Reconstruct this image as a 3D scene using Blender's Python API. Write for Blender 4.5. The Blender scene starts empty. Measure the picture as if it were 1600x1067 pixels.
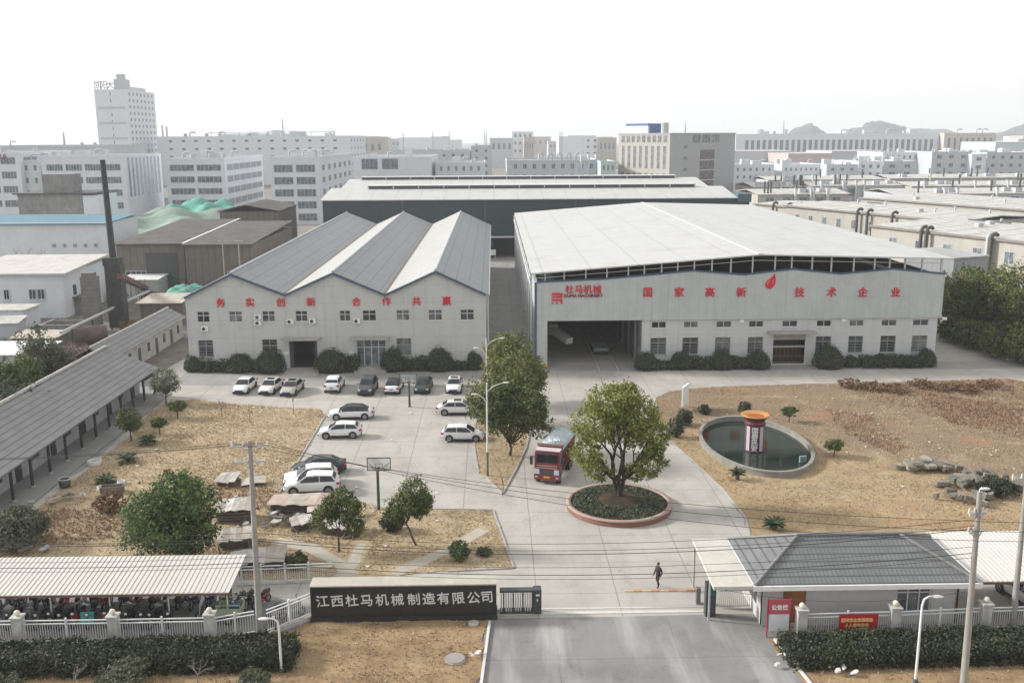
import bpy, bmesh, math, random
import numpy as np
from mathutils import Vector, Matrix
R=math.radians; PI=math.pi
random.seed(7); NP=np.random.RandomState(11)
scene=bpy.context.scene
COL=scene.collection
# ---------------------------------------------------------------- camera, sky, sun, exposure
CAM_H=29.0; FOC=1500.0; PITCH=R(12.02); YAW=R(-1.07); ROLL=R(0.3)
def _axes():
    cp,sp=math.cos(PITCH),math.sin(PITCH); cy,sy=math.cos(YAW),math.sin(YAW)
    f=Vector((-sy*cp,cy*cp,-sp)); r=Vector((cy,sy,0)); u=Vector((-sy*sp,cy*sp,cp))
    cr,sr=math.cos(ROLL),math.sin(ROLL)
    return f, cr*r-sr*u, sr*r+cr*u
FW,RT,UP=_axes()
camd=bpy.data.cameras.new('camera'); camd.lens=36*FOC/1600; camd.sensor_width=36
camd.clip_start=0.5; camd.clip_end=20000
cam=bpy.data.objects.new('camera',camd); COL.objects.link(cam)
cam.matrix_world=Matrix(((RT.x,UP.x,-FW.x,0),(RT.y,UP.y,-FW.y,0),(RT.z,UP.z,-FW.z,CAM_H),(0,0,0,1)))
scene.camera=cam
SUN_EL=R(27); SUN_AZ=R(-76)     # azimuth measured from +Y towards +X: the sun stands left and a little beyond
world=bpy.data.worlds.new('World'); scene.world=world; world.use_nodes=True
wn=world.node_tree.nodes; wl=world.node_tree.links
bg=wn['Background']; sky=wn.new('ShaderNodeTexSky'); sky.sky_type='NISHITA'; sky.sun_disc=False
sky.sun_elevation=SUN_EL; sky.sun_rotation=SUN_AZ; sky.dust_density=1.5; sky.air_density=1.0; sky.ozone_density=1.0
hs=wn.new('ShaderNodeHueSaturation'); hs.inputs['Saturation'].default_value=0.18
wl.new(sky.outputs[0],hs.inputs['Color']); pale=wn.new('ShaderNodeMix'); pale.data_type='RGBA'; pale.inputs['Factor'].default_value=.78; pale.inputs['B'].default_value=(2.58,2.58,2.54,1)   # thin overcast over the clear sky
wl.new(hs.outputs[0],pale.inputs['A']); wl.new(pale.outputs['Result'],bg.inputs['Color']); bg.inputs['Strength'].default_value=0.15
sund=bpy.data.lights.new('sun','SUN'); sund.energy=2.2; sund.angle=R(8); sund.color=(1,0.97,0.92)
sun=bpy.data.objects.new('sun',sund); COL.objects.link(sun)
_sd=Vector((math.sin(SUN_AZ)*math.cos(SUN_EL),math.cos(SUN_AZ)*math.cos(SUN_EL),math.sin(SUN_EL)))
sun.rotation_euler=_sd.to_track_quat('Z','Y').to_euler(); sun.location=_sd*300
vs=scene.view_settings; vs.view_transform='Standard'; vs.look='None'; vs.gamma=1; vs.use_curve_mapping=False
vs.exposure=1.22
HAZE=.00023
scene.cycles.volume_bounces=1; scene.cycles.max_bounces=6; scene.cycles.volume_max_steps=64
# ---------------------------------------------------------------- reading positions off the survey grid
def ray(px,py): return FW+RT*((px-800)/FOC)+UP*((533.5-py)/FOC)
def G(px,py,z=0.0):
    d=ray(px,py); t=(z-CAM_H)/d.z; return Vector((d.x*t,d.y*t,z))
def atY(px,py,Y):
    d=ray(px,py); t=Y/d.y; return Vector((d.x*t,Y,CAM_H+d.z*t))
# ---------------------------------------------------------------- materials
MATS={}
def _nt(name):
    m=bpy.data.materials.new(name); m.use_nodes=True; n=m.node_tree
    return m,n.nodes,n.links,n.nodes['Principled BSDF']
def mixc(n,l,fac,a,b,blend='MIX'):
    x=n.new('ShaderNodeMix'); x.data_type='RGBA'; x.blend_type=blend
    for s,v in ((x.inputs['Factor'],fac),(x.inputs['A'],a),(x.inputs['B'],b)):
        if hasattr(v,'is_linked') or hasattr(v,'links'): l.new(v,s)
        elif isinstance(v,(tuple,list)): s.default_value=(*v[:3],1)
        else: s.default_value=v
    return x.outputs['Result']
def ramp(n,l,src,stops):
    r=n.new('ShaderNodeValToRGB'); e=r.color_ramp.elements
    while len(e)<len(stops): e.new(0.5)
    for k,(p,c) in enumerate(stops): e[k].position=p; e[k].color=(*c,1) if len(c)==3 else c
    l.new(src,r.inputs[0]); return r.outputs[0]
def noise(n,l,scale,detail=4,rough=.6,coord=None,out=0):
    t=n.new('ShaderNodeTexNoise'); t.inputs['Scale'].default_value=scale; t.inputs['Detail'].default_value=detail; t.inputs['Roughness'].default_value=rough
    if coord is not None: l.new(coord,t.inputs['Vector'])
    return t.outputs[out]
def wpos(n): return n.new('ShaderNodeNewGeometry').outputs['Position']
def mapped(n,l,src,scale=(1,1,1),rot=(0,0,0)):
    m=n.new('ShaderNodeMapping'); m.inputs['Scale'].default_value=scale; m.inputs['Rotation'].default_value=rot
    l.new(src,m.inputs['Vector']); return m.outputs[0]
def bump(n,l,b,h,strength=.3,dist=.05):
    k=n.new('ShaderNodeBump'); k.inputs['Strength'].default_value=strength; k.inputs['Distance'].default_value=dist
    l.new(h,k.inputs['Height']); l.new(k.outputs[0],b.inputs['Normal'])
def M(name,col,rough=.7,var=.12,scale=1.5,metal=0,bmp=0,streak=0):
    """plain surface with weathering: broad blotches, fine grain and, where wanted, vertical rain streaks"""
    if name in MATS: return MATS[name]
    m,n,l,b=_nt(name); p=wpos(n)
    a=tuple(max(0,c*(1-var)) for c in col); z=tuple(min(.95,c*(1+var)) for c in col)
    c=ramp(n,l,noise(n,l,scale,5,.65,p),[(.3,a),(.7,z)])
    if streak:
        s=noise(n,l,1,4,.7,mapped(n,l,p,(1.3,1.3,.12)))
        f=ramp(n,l,s,[(.45,(0,0,0)),(.75,(streak,)*3)])
        c=mixc(n,l,f,c,tuple(q*.55 for q in col))
    l.new(c,b.inputs['Base Color']); b.inputs['Roughness'].default_value=rough; b.inputs['Metallic'].default_value=metal
    if bmp: bump(n,l,b,noise(n,l,scale*8,4,.6,p),bmp,.03)
    MATS[name]=m; return m
def M_sheet(name,col,pitch=.9,axis='X',rough=.5,dark=.7,var=.1,metal=0,line=.12,dirt=.0,cross=0,streak=0):
    """profiled metal sheeting or tile courses: seams every `pitch` metres along an axis, with weathering"""
    if name in MATS: return MATS[name]
    m,n,l,b=_nt(name); p=wpos(n); s=n.new('ShaderNodeSeparateXYZ'); l.new(p,s.inputs[0])
    def seams(ax,pt,ln):
        d=n.new('ShaderNodeMath'); d.operation='DIVIDE'; d.inputs[1].default_value=pt; l.new(s.outputs[ax],d.inputs[0])
        f=n.new('ShaderNodeMath'); f.operation='FRACT'; l.new(d.outputs[0],f.inputs[0])
        g=n.new('ShaderNodeMath'); g.operation='LESS_THAN'; g.inputs[1].default_value=ln; l.new(f.outputs[0],g.inputs[0])
        return g.outputs[0]
    base=ramp(n,l,noise(n,l,.6,6,.7,p),[(.3,tuple(q*(1-var) for q in col)),(.7,tuple(min(.95,q*(1+var)) for q in col))])
    c=mixc(n,l,seams(axis,pitch,line),base,tuple(q*dark for q in col))
    if cross: c=mixc(n,l,seams('Y' if axis!='Y' else 'X',cross,line*.6),c,tuple(q*dark for q in col))
    if dirt:
        f=ramp(n,l,noise(n,l,1,5,.7,mapped(n,l,p,(.25,.25,.25))),[(.5,(0,0,0)),(.72,(dirt,)*3)])
        c=mixc(n,l,f,c,(.12,.1,.08))
    if streak:
        f=ramp(n,l,noise(n,l,1,5,.7,mapped(n,l,p,(1.6,1.6,.09))),[(.5,(0,0,0)),(.78,(streak,)*3)]); c=mixc(n,l,f,c,tuple(q*.5 for q in col))
    l.new(c,b.inputs['Base Color']); b.inputs['Roughness'].default_value=rough; b.inputs['Metallic'].default_value=metal
    MATS[name]=m; return m
def M_glass(name,col=(.03,.04,.045),rough=.12):
    if name in MATS: return MATS[name]
    m,n,l,b=_nt(name); p=wpos(n)
    l.new(ramp(n,l,noise(n,l,.9,3,.6,p),[(.35,tuple(c*.5 for c in col)),(.7,tuple(min(.8,c*1.9) for c in col))]),b.inputs['Base Color'])
    b.inputs['Roughness'].default_value=rough; b.inputs['Specular IOR Level'].default_value=.5
    MATS[name]=m; return m
def M_paint(name,col,rough=.3,coat=.4):
    if name in MATS: return MATS[name]
    m,n,l,b=_nt(name); p=n.new('ShaderNodeTexCoord').outputs['Object']
    l.new(ramp(n,l,noise(n,l,2.5,5,.6,p),[(.3,tuple(c*.93 for c in col)),(.7,tuple(min(.9,c*1.03) for c in col))]),b.inputs['Base Color'])
    b.inputs['Roughness'].default_value=rough; b.inputs['Coat Weight'].default_value=coat; b.inputs['Coat Roughness'].default_value=.08
    MATS[name]=m; return m
def M_leaf(name,dark,mid,tip,scale=.5,trans=.25):
    if name in MATS: return MATS[name]
    m,n,l,b=_nt(name); tc=n.new('ShaderNodeTexCoord').outputs['Object']; g=n.new('ShaderNodeNewGeometry')
    a=noise(n,l,scale,3,.6,tc)
    ad=n.new('ShaderNodeMath'); ad.operation='MULTIPLY_ADD'; ad.inputs[1].default_value=.5; l.new(g.outputs['Random Per Island'],ad.inputs[0])
    sb=n.new('ShaderNodeMath'); sb.operation='SUBTRACT'; sb.inputs[1].default_value=.25; l.new(a,sb.inputs[0]); l.new(sb.outputs[0],ad.inputs[2])
    c=ramp(n,l,ad.outputs[0],[(.15,dark),(.5,mid),(.85,tip)])
    l.new(c,b.inputs['Base Color']); b.inputs['Roughness'].default_value=.6; b.inputs['Specular IOR Level'].default_value=.25
    t=n.new('ShaderNodeBsdfTranslucent'); l.new(c,t.inputs[0]); mx=n.new('ShaderNodeMixShader'); mx.inputs[0].default_value=trans
    l.new(b.outputs[0],mx.inputs[1]); l.new(t.outputs[0],mx.inputs[2]); l.new(mx.outputs[0],n['Material Output'].inputs[0])
    MATS[name]=m; return m
# ---------------------------------------------------------------- mesh builder
class MB:
    def __init__(s): s.v=[]; s.f=[]; s.m=[]; s.sm=[]
    def add(s,vs,fs,mi=0,sm=False):
        o=len(s.v); s.v+= [tuple(q) for q in vs]
        for f in fs: s.f.append(tuple(i+o for i in f)); s.m.append(mi); s.sm.append(sm)
        return s
    def box(s,x0,x1,y0,y1,z0,z1,mi=0):
        v=[(x0,y0,z0),(x1,y0,z0),(x1,y1,z0),(x0,y1,z0),(x0,y0,z1),(x1,y0,z1),(x1,y1,z1),(x0,y1,z1)]
        return s.add(v,[(3,2,1,0),(4,5,6,7),(0,1,5,4),(1,2,6,5),(2,3,7,6),(3,0,4,7)],mi)
    def cbox(s,x,y,z,w,d,h,mi=0): return s.box(x-w/2,x+w/2,y-d/2,y+d/2,z,z+h,mi)
    def beam(s,a,b,w,h=None,mi=0):
        a=Vector(a);b=Vector(b);h=h or w;d=(b-a).normalized();u=Vector((0,0,1)) if abs(d.z)<.95 else Vector((1,0,0))
        x=d.cross(u).normalized()*w/2; y=x.cross(d).normalized()*h/2
        v=[p+q for p in (a,b) for q in (-x-y,x-y,x+y,-x+y)]
        return s.add(v,[(3,2,1,0),(4,5,6,7),(0,1,5,4),(1,2,6,5),(2,3,7,6),(3,0,4,7)],mi)
    def tube(s,pts,r,n=8,mi=0,cap=True,sm=True):
        pts=[Vector(p) for p in pts]; rs=r if isinstance(r,(list,tuple)) else [r]*len(pts)
        o=[];ref=None
        for k,p in enumerate(pts):
            d=(pts[min(k+1,len(pts)-1)]-pts[max(k-1,0)]).normalized()
            if ref is None: ref=Vector((0,0,1)) if abs(d.z)<.9 else Vector((1,0,0))
            x=d.cross(ref).normalized(); y=x.cross(d).normalized(); ref=y if abs(d.dot(y))<.9 else ref
            o+=[p+(x*math.cos(2*PI*i/n)+y*math.sin(2*PI*i/n))*rs[k] for i in range(n)]
        f=[(k*n+i,k*n+(i+1)%n,(k+1)*n+(i+1)%n,(k+1)*n+i) for k in range(len(pts)-1) for i in range(n)]
        s.add(o,f,mi,sm)
        if cap:
            e=len(pts)-1
            s.add(o[:n],[tuple(range(n-1,-1,-1))],mi); s.add(o[e*n:],[tuple(range(n))],mi)
        return s
    def cyl(s,x,y,z0,z1,r,r2=None,n=16,mi=0,sm=True): return s.tube([(x,y,z0),(x,y,z1)],[r,r if r2 is None else r2],n,mi,True,sm)
    def lathe(s,prof,n=24,mi=0,c=(0,0,0),sm=True,ang=None,sx=1,sy=1):
        o=[];
        for r,z in prof: o+=[(c[0]+r*sx*math.cos(2*PI*i/n),c[1]+r*sy*math.sin(2*PI*i/n),c[2]+z) for i in range(n)]
        return s.add(o,[(k*n+i,k*n+(i+1)%n,(k+1)*n+(i+1)%n,(k+1)*n+i) for k in range(len(prof)-1) for i in range(n)],mi,sm)
    def ell(s,x,y,z,rx,ry=None,rz=None,n=14,m=8,mi=0):
        ry=ry or rx; rz=rz or rx
        prof=[(math.sin(PI*k/m),-math.cos(PI*k/m)) for k in range(m+1)]
        o=[]
        for r,c in prof: o+=[(x+rx*max(r,.001)*math.cos(2*PI*i/n),y+ry*max(r,.001)*math.sin(2*PI*i/n),z+rz*c) for i in range(n)]
        return s.add(o,[(k*n+i,k*n+(i+1)%n,(k+1)*n+(i+1)%n,(k+1)*n+i) for k in range(m) for i in range(n)],mi,True)
    def poly(s,pts,z0,z1,mi=0):
        """flat outline in plan, given thickness"""
        n=len(pts); a=sum(pts[i][0]*pts[(i+1)%n][1]-pts[(i+1)%n][0]*pts[i][1] for i in range(n))
        if a<0: pts=pts[::-1]
        v=[(p[0],p[1],z0) for p in pts]+[(p[0],p[1],z1) for p in pts]
        return s.add(v,[tuple(range(n-1,-1,-1)),tuple(range(n,2*n))]+[(i,(i+1)%n,n+(i+1)%n,n+i) for i in range(n)],mi)
    def slab(s,q,t,mi=0):
        """a sheet through the corner points q, thickened downwards by t"""
        q=[Vector(p) for p in q]; n=len(q); v=[tuple(p) for p in q]+[(p.x,p.y,p.z-t) for p in q]
        return s.add(v,[tuple(range(n)),tuple(range(2*n-1,n-1,-1))]+[(i,n+i,n+(i+1)%n,(i+1)%n) for i in range(n)],mi)
    def mesh(s,name,mats):
        me=bpy.data.meshes.new(name); me.from_pydata(s.v,[],s.f)
        for m in (mats if isinstance(mats,(list,tuple)) else [mats]): me.materials.append(m)
        me.polygons.foreach_set('material_index',s.m); me.polygons.foreach_set('use_smooth',s.sm); me.update()
        return me
    def fix(s):
        s.recalc=True; return s
    def build(s,name,mats,parent=None,label=None,cat=None,kind=None,group=None,loc=None,rz=None):
        me=s.mesh(name,mats); bm=bmesh.new(); bm.from_mesh(me); bmesh.ops.recalc_face_normals(bm,faces=bm.faces); bm.to_mesh(me); bm.free()
        return link(name,me,parent,label,cat,kind,group,loc,rz)
def link(name,me,parent=None,label=None,cat=None,kind=None,group=None,loc=None,rz=None):
    o=bpy.data.objects.new(name,me); COL.objects.link(o)
    if parent: o.parent=parent
    if loc is not None: o.location=loc
    if rz is not None: o.rotation_euler=(0,0,rz)
    if label: o['label']=label
    if cat: o['category']=cat
    if kind: o['kind']=kind
    if group: o['group']=group
    return o
def thing(name,label,cat,loc=(0,0,0),rz=0,group=None):
    return link(name,None,None,label,cat,None,group,loc,rz)
KIDS={}
def dup(o,parent=None):
    """a copy of a thing, its parts and their sub-parts (meshes shared)"""
    c=o.copy(); COL.objects.link(c)
    if parent is not None: c.parent=parent
    for k in list(o.children): dup(k,c)
    return c
def again(root,loc,rz=0,label=None,scale=None,group=None):
    c=dup(root); c.location=loc; c.rotation_euler=(0,0,rz)
    if scale: c.scale=scale if isinstance(scale,(tuple,list)) else (scale,)*3
    if label: c['label']=label
    if group: c['group']=group
    return c
def text_mesh(ch,size,depth=.06,bold=.0,mat=None,name='red_character'):
    cu=bpy.data.curves.new('t','FONT'); cu.body=ch; cu.size=size; cu.extrude=depth/2; cu.offset=0; cu.align_x='CENTER'; cu.align_y='CENTER'; cu.resolution_u=3
    o=bpy.data.objects.new('t',cu); COL.objects.link(o); dg=bpy.context.evaluated_depsgraph_get()
    me=bpy.data.meshes.new_from_object(o.evaluated_get(dg)); me.name=name; bpy.data.objects.remove(o); bpy.data.curves.remove(cu)
    if bold:   # thicken the strokes with shifted copies, each a few millimetres proud of the last
        v=[tuple(q.co) for q in me.vertices]; f=[tuple(p.vertices) for p in me.polygons]; b=bold*1.5; V=[];F=[]
        for k,(dx,dy) in enumerate(((-b,0),(b,0),(0,b),(0,-b))): F+=[tuple(i+len(V) for i in g) for g in f]; V+=[(x*1+dx,y+dy,z+.004*k) for x,y,z in v]
        me=bpy.data.meshes.new(name); me.from_pydata(V,[],F); me.update()
    me.materials.clear()
    if mat: me.materials.append(mat)
    return me
def sign_text(ch,size,x,y,z,parent,mat,name='red_character',depth=.06,bold=0,rz=0,tilt=R(90)):
    me=text_mesh(ch,size,depth,bold,mat,name); o=link(name,me,parent); o.location=(x,y,z); o.rotation_euler=(tilt,0,rz); return o
# ---------------------------------------------------------------- shared materials
WHITE=M('white_paint',(.72,.72,.72),.5,.06,2)
TRIMW=M('window_trim',(.62,.63,.64),.5,.05,2)
BLUE=M('blue_trim',(.055,.09,.15),.5,.1,2)
STEEL=M('galvanised_steel',(.42,.43,.44),.45,.12,2)
DARKM=M('dark_metal',(.05,.052,.055),.5,.2,2)
BLACK=M('black_rubber',(.018,.018,.019),.8,.2,5)
RED=M('red_letter',(.6,.012,.028),.45,.05,2)
GLASS=M_glass('window_glass',(.05,.06,.065))
GLASSB=M_glass('pale_glass',(.14,.16,.18),.2)
WGL=[GLASS,GLASS,M_glass('window_glass_dark',(.025,.03,.03)),M_glass('window_glass_curtain',(.13,.135,.135),.2),M_glass('window_glass_blind',(.085,.095,.1),.15)]
HALLA=M_sheet('pale_grey_render',(.5,.508,.5),2.17,'Z',.8,.78,.05,0,.02,0,0,.4)
HALLB=M_sheet('pale_grey_cladding',(.455,.485,.485),1.0,'X',.55,.9,.08,0,.07,.1,0,.3)
HALLBL=M_sheet('pale_grey_lower_wall',(.53,.54,.545),1.4,'Z',.8,.8,.05,0,.02,0,0,.4)
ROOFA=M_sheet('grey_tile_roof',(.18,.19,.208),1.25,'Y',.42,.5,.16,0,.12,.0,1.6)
ROOFA2=M_sheet('pale_left_slope_roof',(.4,.4,.385),1.1,'Y',.5,.75,.08,0,.07,.2)  # paler roof colour for the left hall's left-facing slopes
ROOFB=M_sheet('white_metal_roof',(.48,.48,.47),1.2,'Y',.5,.84,.07,0,.08,.2,6)
TEAL=M_sheet('dark_teal_sheeting',(.018,.034,.047),1.2,'X',.5,.8,.2,0,.08)
CONC=M('concrete_trim',(.36,.35,.33),.85,.15,1.2,0,.15,.3)
def wall(mb,x0,x1,top,holes,y,th=.3,z0=0,mi=0):
    """a wall along X with its front face at y, real openings, top(x) piecewise linear through the given breaks"""
    brk=sorted(set([x0,x1]+[p for p,_ in top]+[h[0] for h in holes]+[h[1] for h in holes])); brk=[b for b in brk if x0-1e-6<=b<=x1+1e-6]
    def tz(x):
        for (a,za),(b,zb) in zip(top,top[1:]):
            if a-1e-6<=x<=b+1e-6: return za+(zb-za)*(x-a)/(b-a)
        return top[-1][1]
    for a,b in zip(brk,brk[1:]):
        c=(a+b)/2; hs_=sorted((h[2],h[3]) for h in holes if h[0]<c<h[1]); lo=z0
        for h0,h1 in hs_:
            if h0>lo+1e-4: mb.add([(a,y,lo),(b,y,lo),(b,y,h0),(a,y,h0),(a,y+th,lo),(b,y+th,lo),(b,y+th,h0),(a,y+th,h0)],[(0,1,2,3),(7,6,5,4)],mi)
            lo=h1
        mb.add([(a,y,lo),(b,y,lo),(b,y,tz(b)),(a,y,tz(a)),(a,y+th,lo),(b,y+th,lo),(b,y+th,tz(b)),(a,y+th,tz(a))],[(0,1,2,3),(7,6,5,4),(3,2,6,7)],mi)
    for h in holes:
        a,b,c,d=h[:4]; mb.add([(a,y,c),(b,y,c),(b,y,d),(a,y,d),(a,y+th,c),(b,y+th,c),(b,y+th,d),(a,y+th,d)],[(0,4,5,1),(1,5,6,2),(2,6,7,3),(3,7,4,0)],mi)
    return mb
def window(parent,x0,x1,z0,z1,y,cols=2,rail=None,frame=TRIMW,glass=GLASS,bars=0,name='window',sill=True,t=.07):
    f=MB(); yy=y+.1
    f.box(x0,x0+t,yy,yy+.06,z0,z1).box(x1-t,x1,yy,yy+.06,z0,z1).box(x0+t,x1-t,yy,yy+.06,z1-t,z1).box(x0+t,x1-t,yy,yy+.06,z0,z0+t)
    for k in range(1,cols):
        c=x0+(x1-x0)*k/cols; f.box(c-t/2,c+t/2,yy,yy+.05,z0+t,z1-t)
    if rail: zr=z0+(z1-z0)*rail; f.box(x0+t,x1-t,yy-.01,yy+.055,zr-t/2,zr+t/2)
    for k in range(1,bars):
        zb=z0+(z1-z0)*k/bars; f.box(x0+t,x1-t,yy-.02,yy-.004,zb-.02,zb+.02)
    o=f.build(name,frame,parent)
    MB().box(x0+.02,x1-.02,yy+.065,yy+.09,z0+.02,z1-.02).build('pane',WGL[len(bpy.data.objects)*7%5] if glass is GLASS else glass,o)
    if sill: MB().box(x0-.08,x1+.08,y-.08,y+.095,z0-.08,z0-.003).build('sill',frame,o)
    return o
# ================================================================ left hall, three gables
YA=119.5; YAB=217.5; YF=121
hallA=thing('factory_hall','pale grey two-storey factory hall with three grey gable roofs side by side','factory',(0,0,0))
xa0,xa1=-38.7,-1.05
topA=[(xa0,9.4),(-32.8,12.3),(-26.15,9.65),(-20.08,12.35),(-13.67,9.55),(-7.29,12.45),(xa1,9.5)]
upA=[(307,328),(357,379),(409,430),(461,481),(530,548),(566,588),(619,640),(669,691),(719,741)]
winA=[]
for a,b in upA:
    p=atY(a,486,YA); q=atY(b,503,YA); winA.append((p.x,q.x,6.35,7.75))
loA=[(309,334),(409,434),(619,643)]
winL=[]
for a,b in loA:
    p=atY(a,530,YA); q=atY(b,553,YA); winL.append((p.x,q.x,1.9,4.1))
doorA=[(atY(451,530,YA).x,atY(495,530,YA).x,.35,4.05),(atY(557,530,YA).x,atY(602,530,YA).x,.6,4.05)]
mb=MB(); wall(mb,xa0,xa1,topA,winA+winL+doorA,YA)
mb.box(xa0,xa0+.3,YA+.3,YAB-.3,0,9.3).box(xa1-.3,xa1,YA+.3,YAB-.3,0,9.4); wall(mb,xa0,xa1,topA,[],YAB-.3)
mb.build('wall',HALLA,hallA)
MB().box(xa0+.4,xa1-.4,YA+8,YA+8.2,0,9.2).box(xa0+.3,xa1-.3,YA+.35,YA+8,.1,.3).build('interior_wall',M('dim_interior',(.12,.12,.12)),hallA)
rf=MB()
for (x0,z0),(x1,z1) in zip(topA,topA[1:]):
    y0,y1=YA-.35,YAB+.2; dz=.32
    if x0==xa0: x0-=.4; z0-=.2
    if x1==xa1: x1+=.4; z1-=.2
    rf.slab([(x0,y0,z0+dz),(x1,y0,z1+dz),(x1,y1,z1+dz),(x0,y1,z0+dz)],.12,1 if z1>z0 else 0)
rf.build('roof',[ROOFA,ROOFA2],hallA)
tr=MB()
for (x0,z0),(x1,z1) in zip(topA,topA[1:]):
    tr.add([(x0,YA-.42,z0-.02),(x1,YA-.42,z1-.02),(x1,YA-.42,z1+.24),(x0,YA-.42,z0+.24),(x0,YA-.36,z0-.02),(x1,YA-.36,z1-.02),(x1,YA-.36,z1+.24),(x0,YA-.36,z0+.24)],[(0,1,2,3),(7,6,5,4),(0,4,5,1),(3,2,6,7)])
tr.build('verge_trim',BLUE,hallA)
rc=MB()
for x,z in topA[1::2]: rc.tube([(x,YA-.3,z+.36),(x,YAB,z+.36)],.16,6)
rc.build('ridge_cap',STEEL,hallA)
gu=MB()
for x,z in (topA[2],topA[4]): gu.box(x-.3,x+.3,YA-.3,YAB,z+.26,z+.42)
gu.build('valley_gutter',M('rusty_gutter',(.14,.11,.08),.7,.3),hallA)
eg=MB().box(xa1+.2,xa1+.5,YA-.3,YAB,9.45,9.62); eg.tube([(xa1+.3,YA-.2,9.4),(xa1+.3,YA-.2,.1)],.09,8)
eg.build('downpipe',STEEL,hallA)
for k,w in enumerate(winA): window(hallA,*w[:4],YA,2,.62)
for w in winL: window(hallA,*w[:4],YA,2,.62,M('dim_frame',(.3,.31,.32)),GLASS,6)
# doorways: canopy slab, one dark and open, one glazed with a step flight
for k,(a,b,c,d) in enumerate(doorA):
    cn=MB().box(a-.7,b+.6,YA-1.5,YA-.003,d+.12,d+.36); cn.box(a-.7,b+.6,YA-1.5,YA-1.38,d+.363,d+.46); cn.build('canopy',CONC,hallA)
    if k:
        e=MB(); n_=4
        for i in range(n_+1):
            x=a+(b-a)*i/n_; e.box(x-.05,x+.05,YA+.2,YA+.28,c,d)
        e.box(a,b,YA+.19,YA+.27,2.9,3.0); fr=e.build('entrance_door',TRIMW,hallA); MB().box(a,b,YA+.29,YA+.31,c,d).build('pane',GLASSB,fr)
        s=MB()
        for i in range(4): s.box(a-.2,b+.2,YA-.45-.4*(i+1),YA-.005-.4*i if i==0 else YA-.45-.4*i,0,.6-.15*i)
        s.build('steps',CONC,hallA)
    else:
        MB().box(a,a+.5,YA+.32,YA+.4,c,d-.02).build('door_leaf',DARKM,hallA); MB().box(b-.45,b,YA+.32,YA+.4,c,d-.02).build('door_leaf',DARKM,hallA)
        MB().add([(a-.2,YA-.01,.35),(b+.2,YA-.01,.35),(b+.5,YA-3,.03),(a-.5,YA-3,.03)],[(0,1,2,3)]).build('ramp',CONC,hallA)
for ch,px in zip('务实创新合作共赢',(345,391,439,486,557,604,651,698)):
    p=atY(px,474,YA); sign_text(ch,1.18,p.x,YA-.06,8.78,hallA,RED,depth=.09,bold=.012)
for px in (447,549): MB().cbox(atY(px,548,YA).x,YA-.03,2.2,.6,.05,.28).build('wall_plaque',WHITE,hallA)
# air conditioners hung on the walls
ac=thing('air_conditioner','white outdoor air conditioner under the leftmost upper window of the three-gabled hall','air conditioner',(0,0,0),0,'air conditioners on the left hall')
MB().box(-.42,.42,-.32,0,0,.62).build('casing',WHITE,ac)
g_=MB().tube([(-.1,-.335,.31),(-.1,-.322,.31)],.22,16); g_.build('fan_grille',DARKM,ac)
MB().box(-.4,-.34,-.3,0,-.06,-.005).box(.34,.4,-.3,0,-.06,-.005).build('bracket',STEEL,ac)
first=True
for px,py,lab in ((321,517,None),(404,499,'upper one of two white air conditioners stacked beside the third upper window'),(404,508,'lower one of two white air conditioners stacked beside the third upper window'),(454,506,'white air conditioner to the left of the fourth upper window'),(489,505,'white air conditioner to the right of the fourth upper window'),(558,505,'white air conditioner between the two close-set middle upper windows')):
    p=atY(px,py,YA); o=ac if first else again(ac,(0,0,0),0,lab); o.location=(p.x,YA-.02,p.z); first=False
# ================================================================ right hall under the wide white roof
YB=120.0; YBB=216
hallB=thing('workshop_hall','wide factory hall with a raised white metal roof, red emblem and open dark gateway','factory')
xb0,xb1=5.4,57.25
topB=[(xb0,11.0),(14,11.35),(20,11.85),(25.1,12.3),(31.6,11.75),(37.85,12.4),(43.9,11.75),(50.5,12.33),(xb1,11.65)]
upB=[(1018,1041),(1068,1091),(1119,1143),(1170,1193),(1222,1246),(1276,1299),(1327,1350),(1377,1401),(1426,1451)]
loB=[(1016,1041),(1066,1091),(1117,1141),(1168,1192),(1274,1298),(1325,1348),(1375,1399),(1424,1448)]
cw=lambda a,py,b:(atY(a,py,YB).x,atY(b,py,YB).x)
winU=[(*cw(a,508,b),5.0,5.85) for a,b in upB]; winB_=[(*cw(a,540,b),1.55,3.75) for a,b in loB]
gdoor=(*cw(1208,540,1258),.15,4.2); gate=(6.75,18.85,0,6.05)
mb=MB(); wall(mb,19.0,xb1-.35,[(19.0,6.1),(xb1-.35,6.1)],winU+winB_+[gdoor],YB)
mb.box(18.86,19.0,YB,YB+14,0,6.1).box(xb1-.65,xb1-.35,YB+.3,YBB,0,6.1)
mb.build('wall',HALLBL,hallB)
mb=MB(); wall(mb,xb0,xb1,topB,[],YB-.2,.18,6.1); mb.box(xb0,6.75,YB-.2,YB+.5,0,6.097); mb.box(xb1-.2,xb1,YB,YBB,6.1,11.5); mb.box(xb0,xb0+.2,YB+.5,YBB,0,10.8)
mb.build('upper_cladding',HALLB,hallB)
tb=MB()
for (x0,z0),(x1,z1) in zip(topB,topB[1:]): tb.beam((x0,YB-.1,z0+.1),(x1,YB-.1,z1+.1),.34,.22)
tb.box(xb0-.28,xb0-.003,YB-.26,YB+.2,0,11.0); tb.build('edge_trim',BLUE,hallB)
og=MB()
for x0,x1,x2 in ((xb0+.3,25.1,31.6),(31.6,37.85,43.9),(43.9,50.5,xb1-.3)):
    za,zb=10.4,11.95
    og.slab([(x0,YB+.4,za),(x1,YB+.4,zb),(x1,YBB,zb),(x0,YBB,za)],.1).slab([(x1,YB+.4,zb),(x2,YB+.4,za),(x2,YBB,za),(x1,YBB,zb)],.1)
og.build('old_roof',M('dark_green_roof',(.035,.055,.05),.6,.3),hallB)
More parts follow.
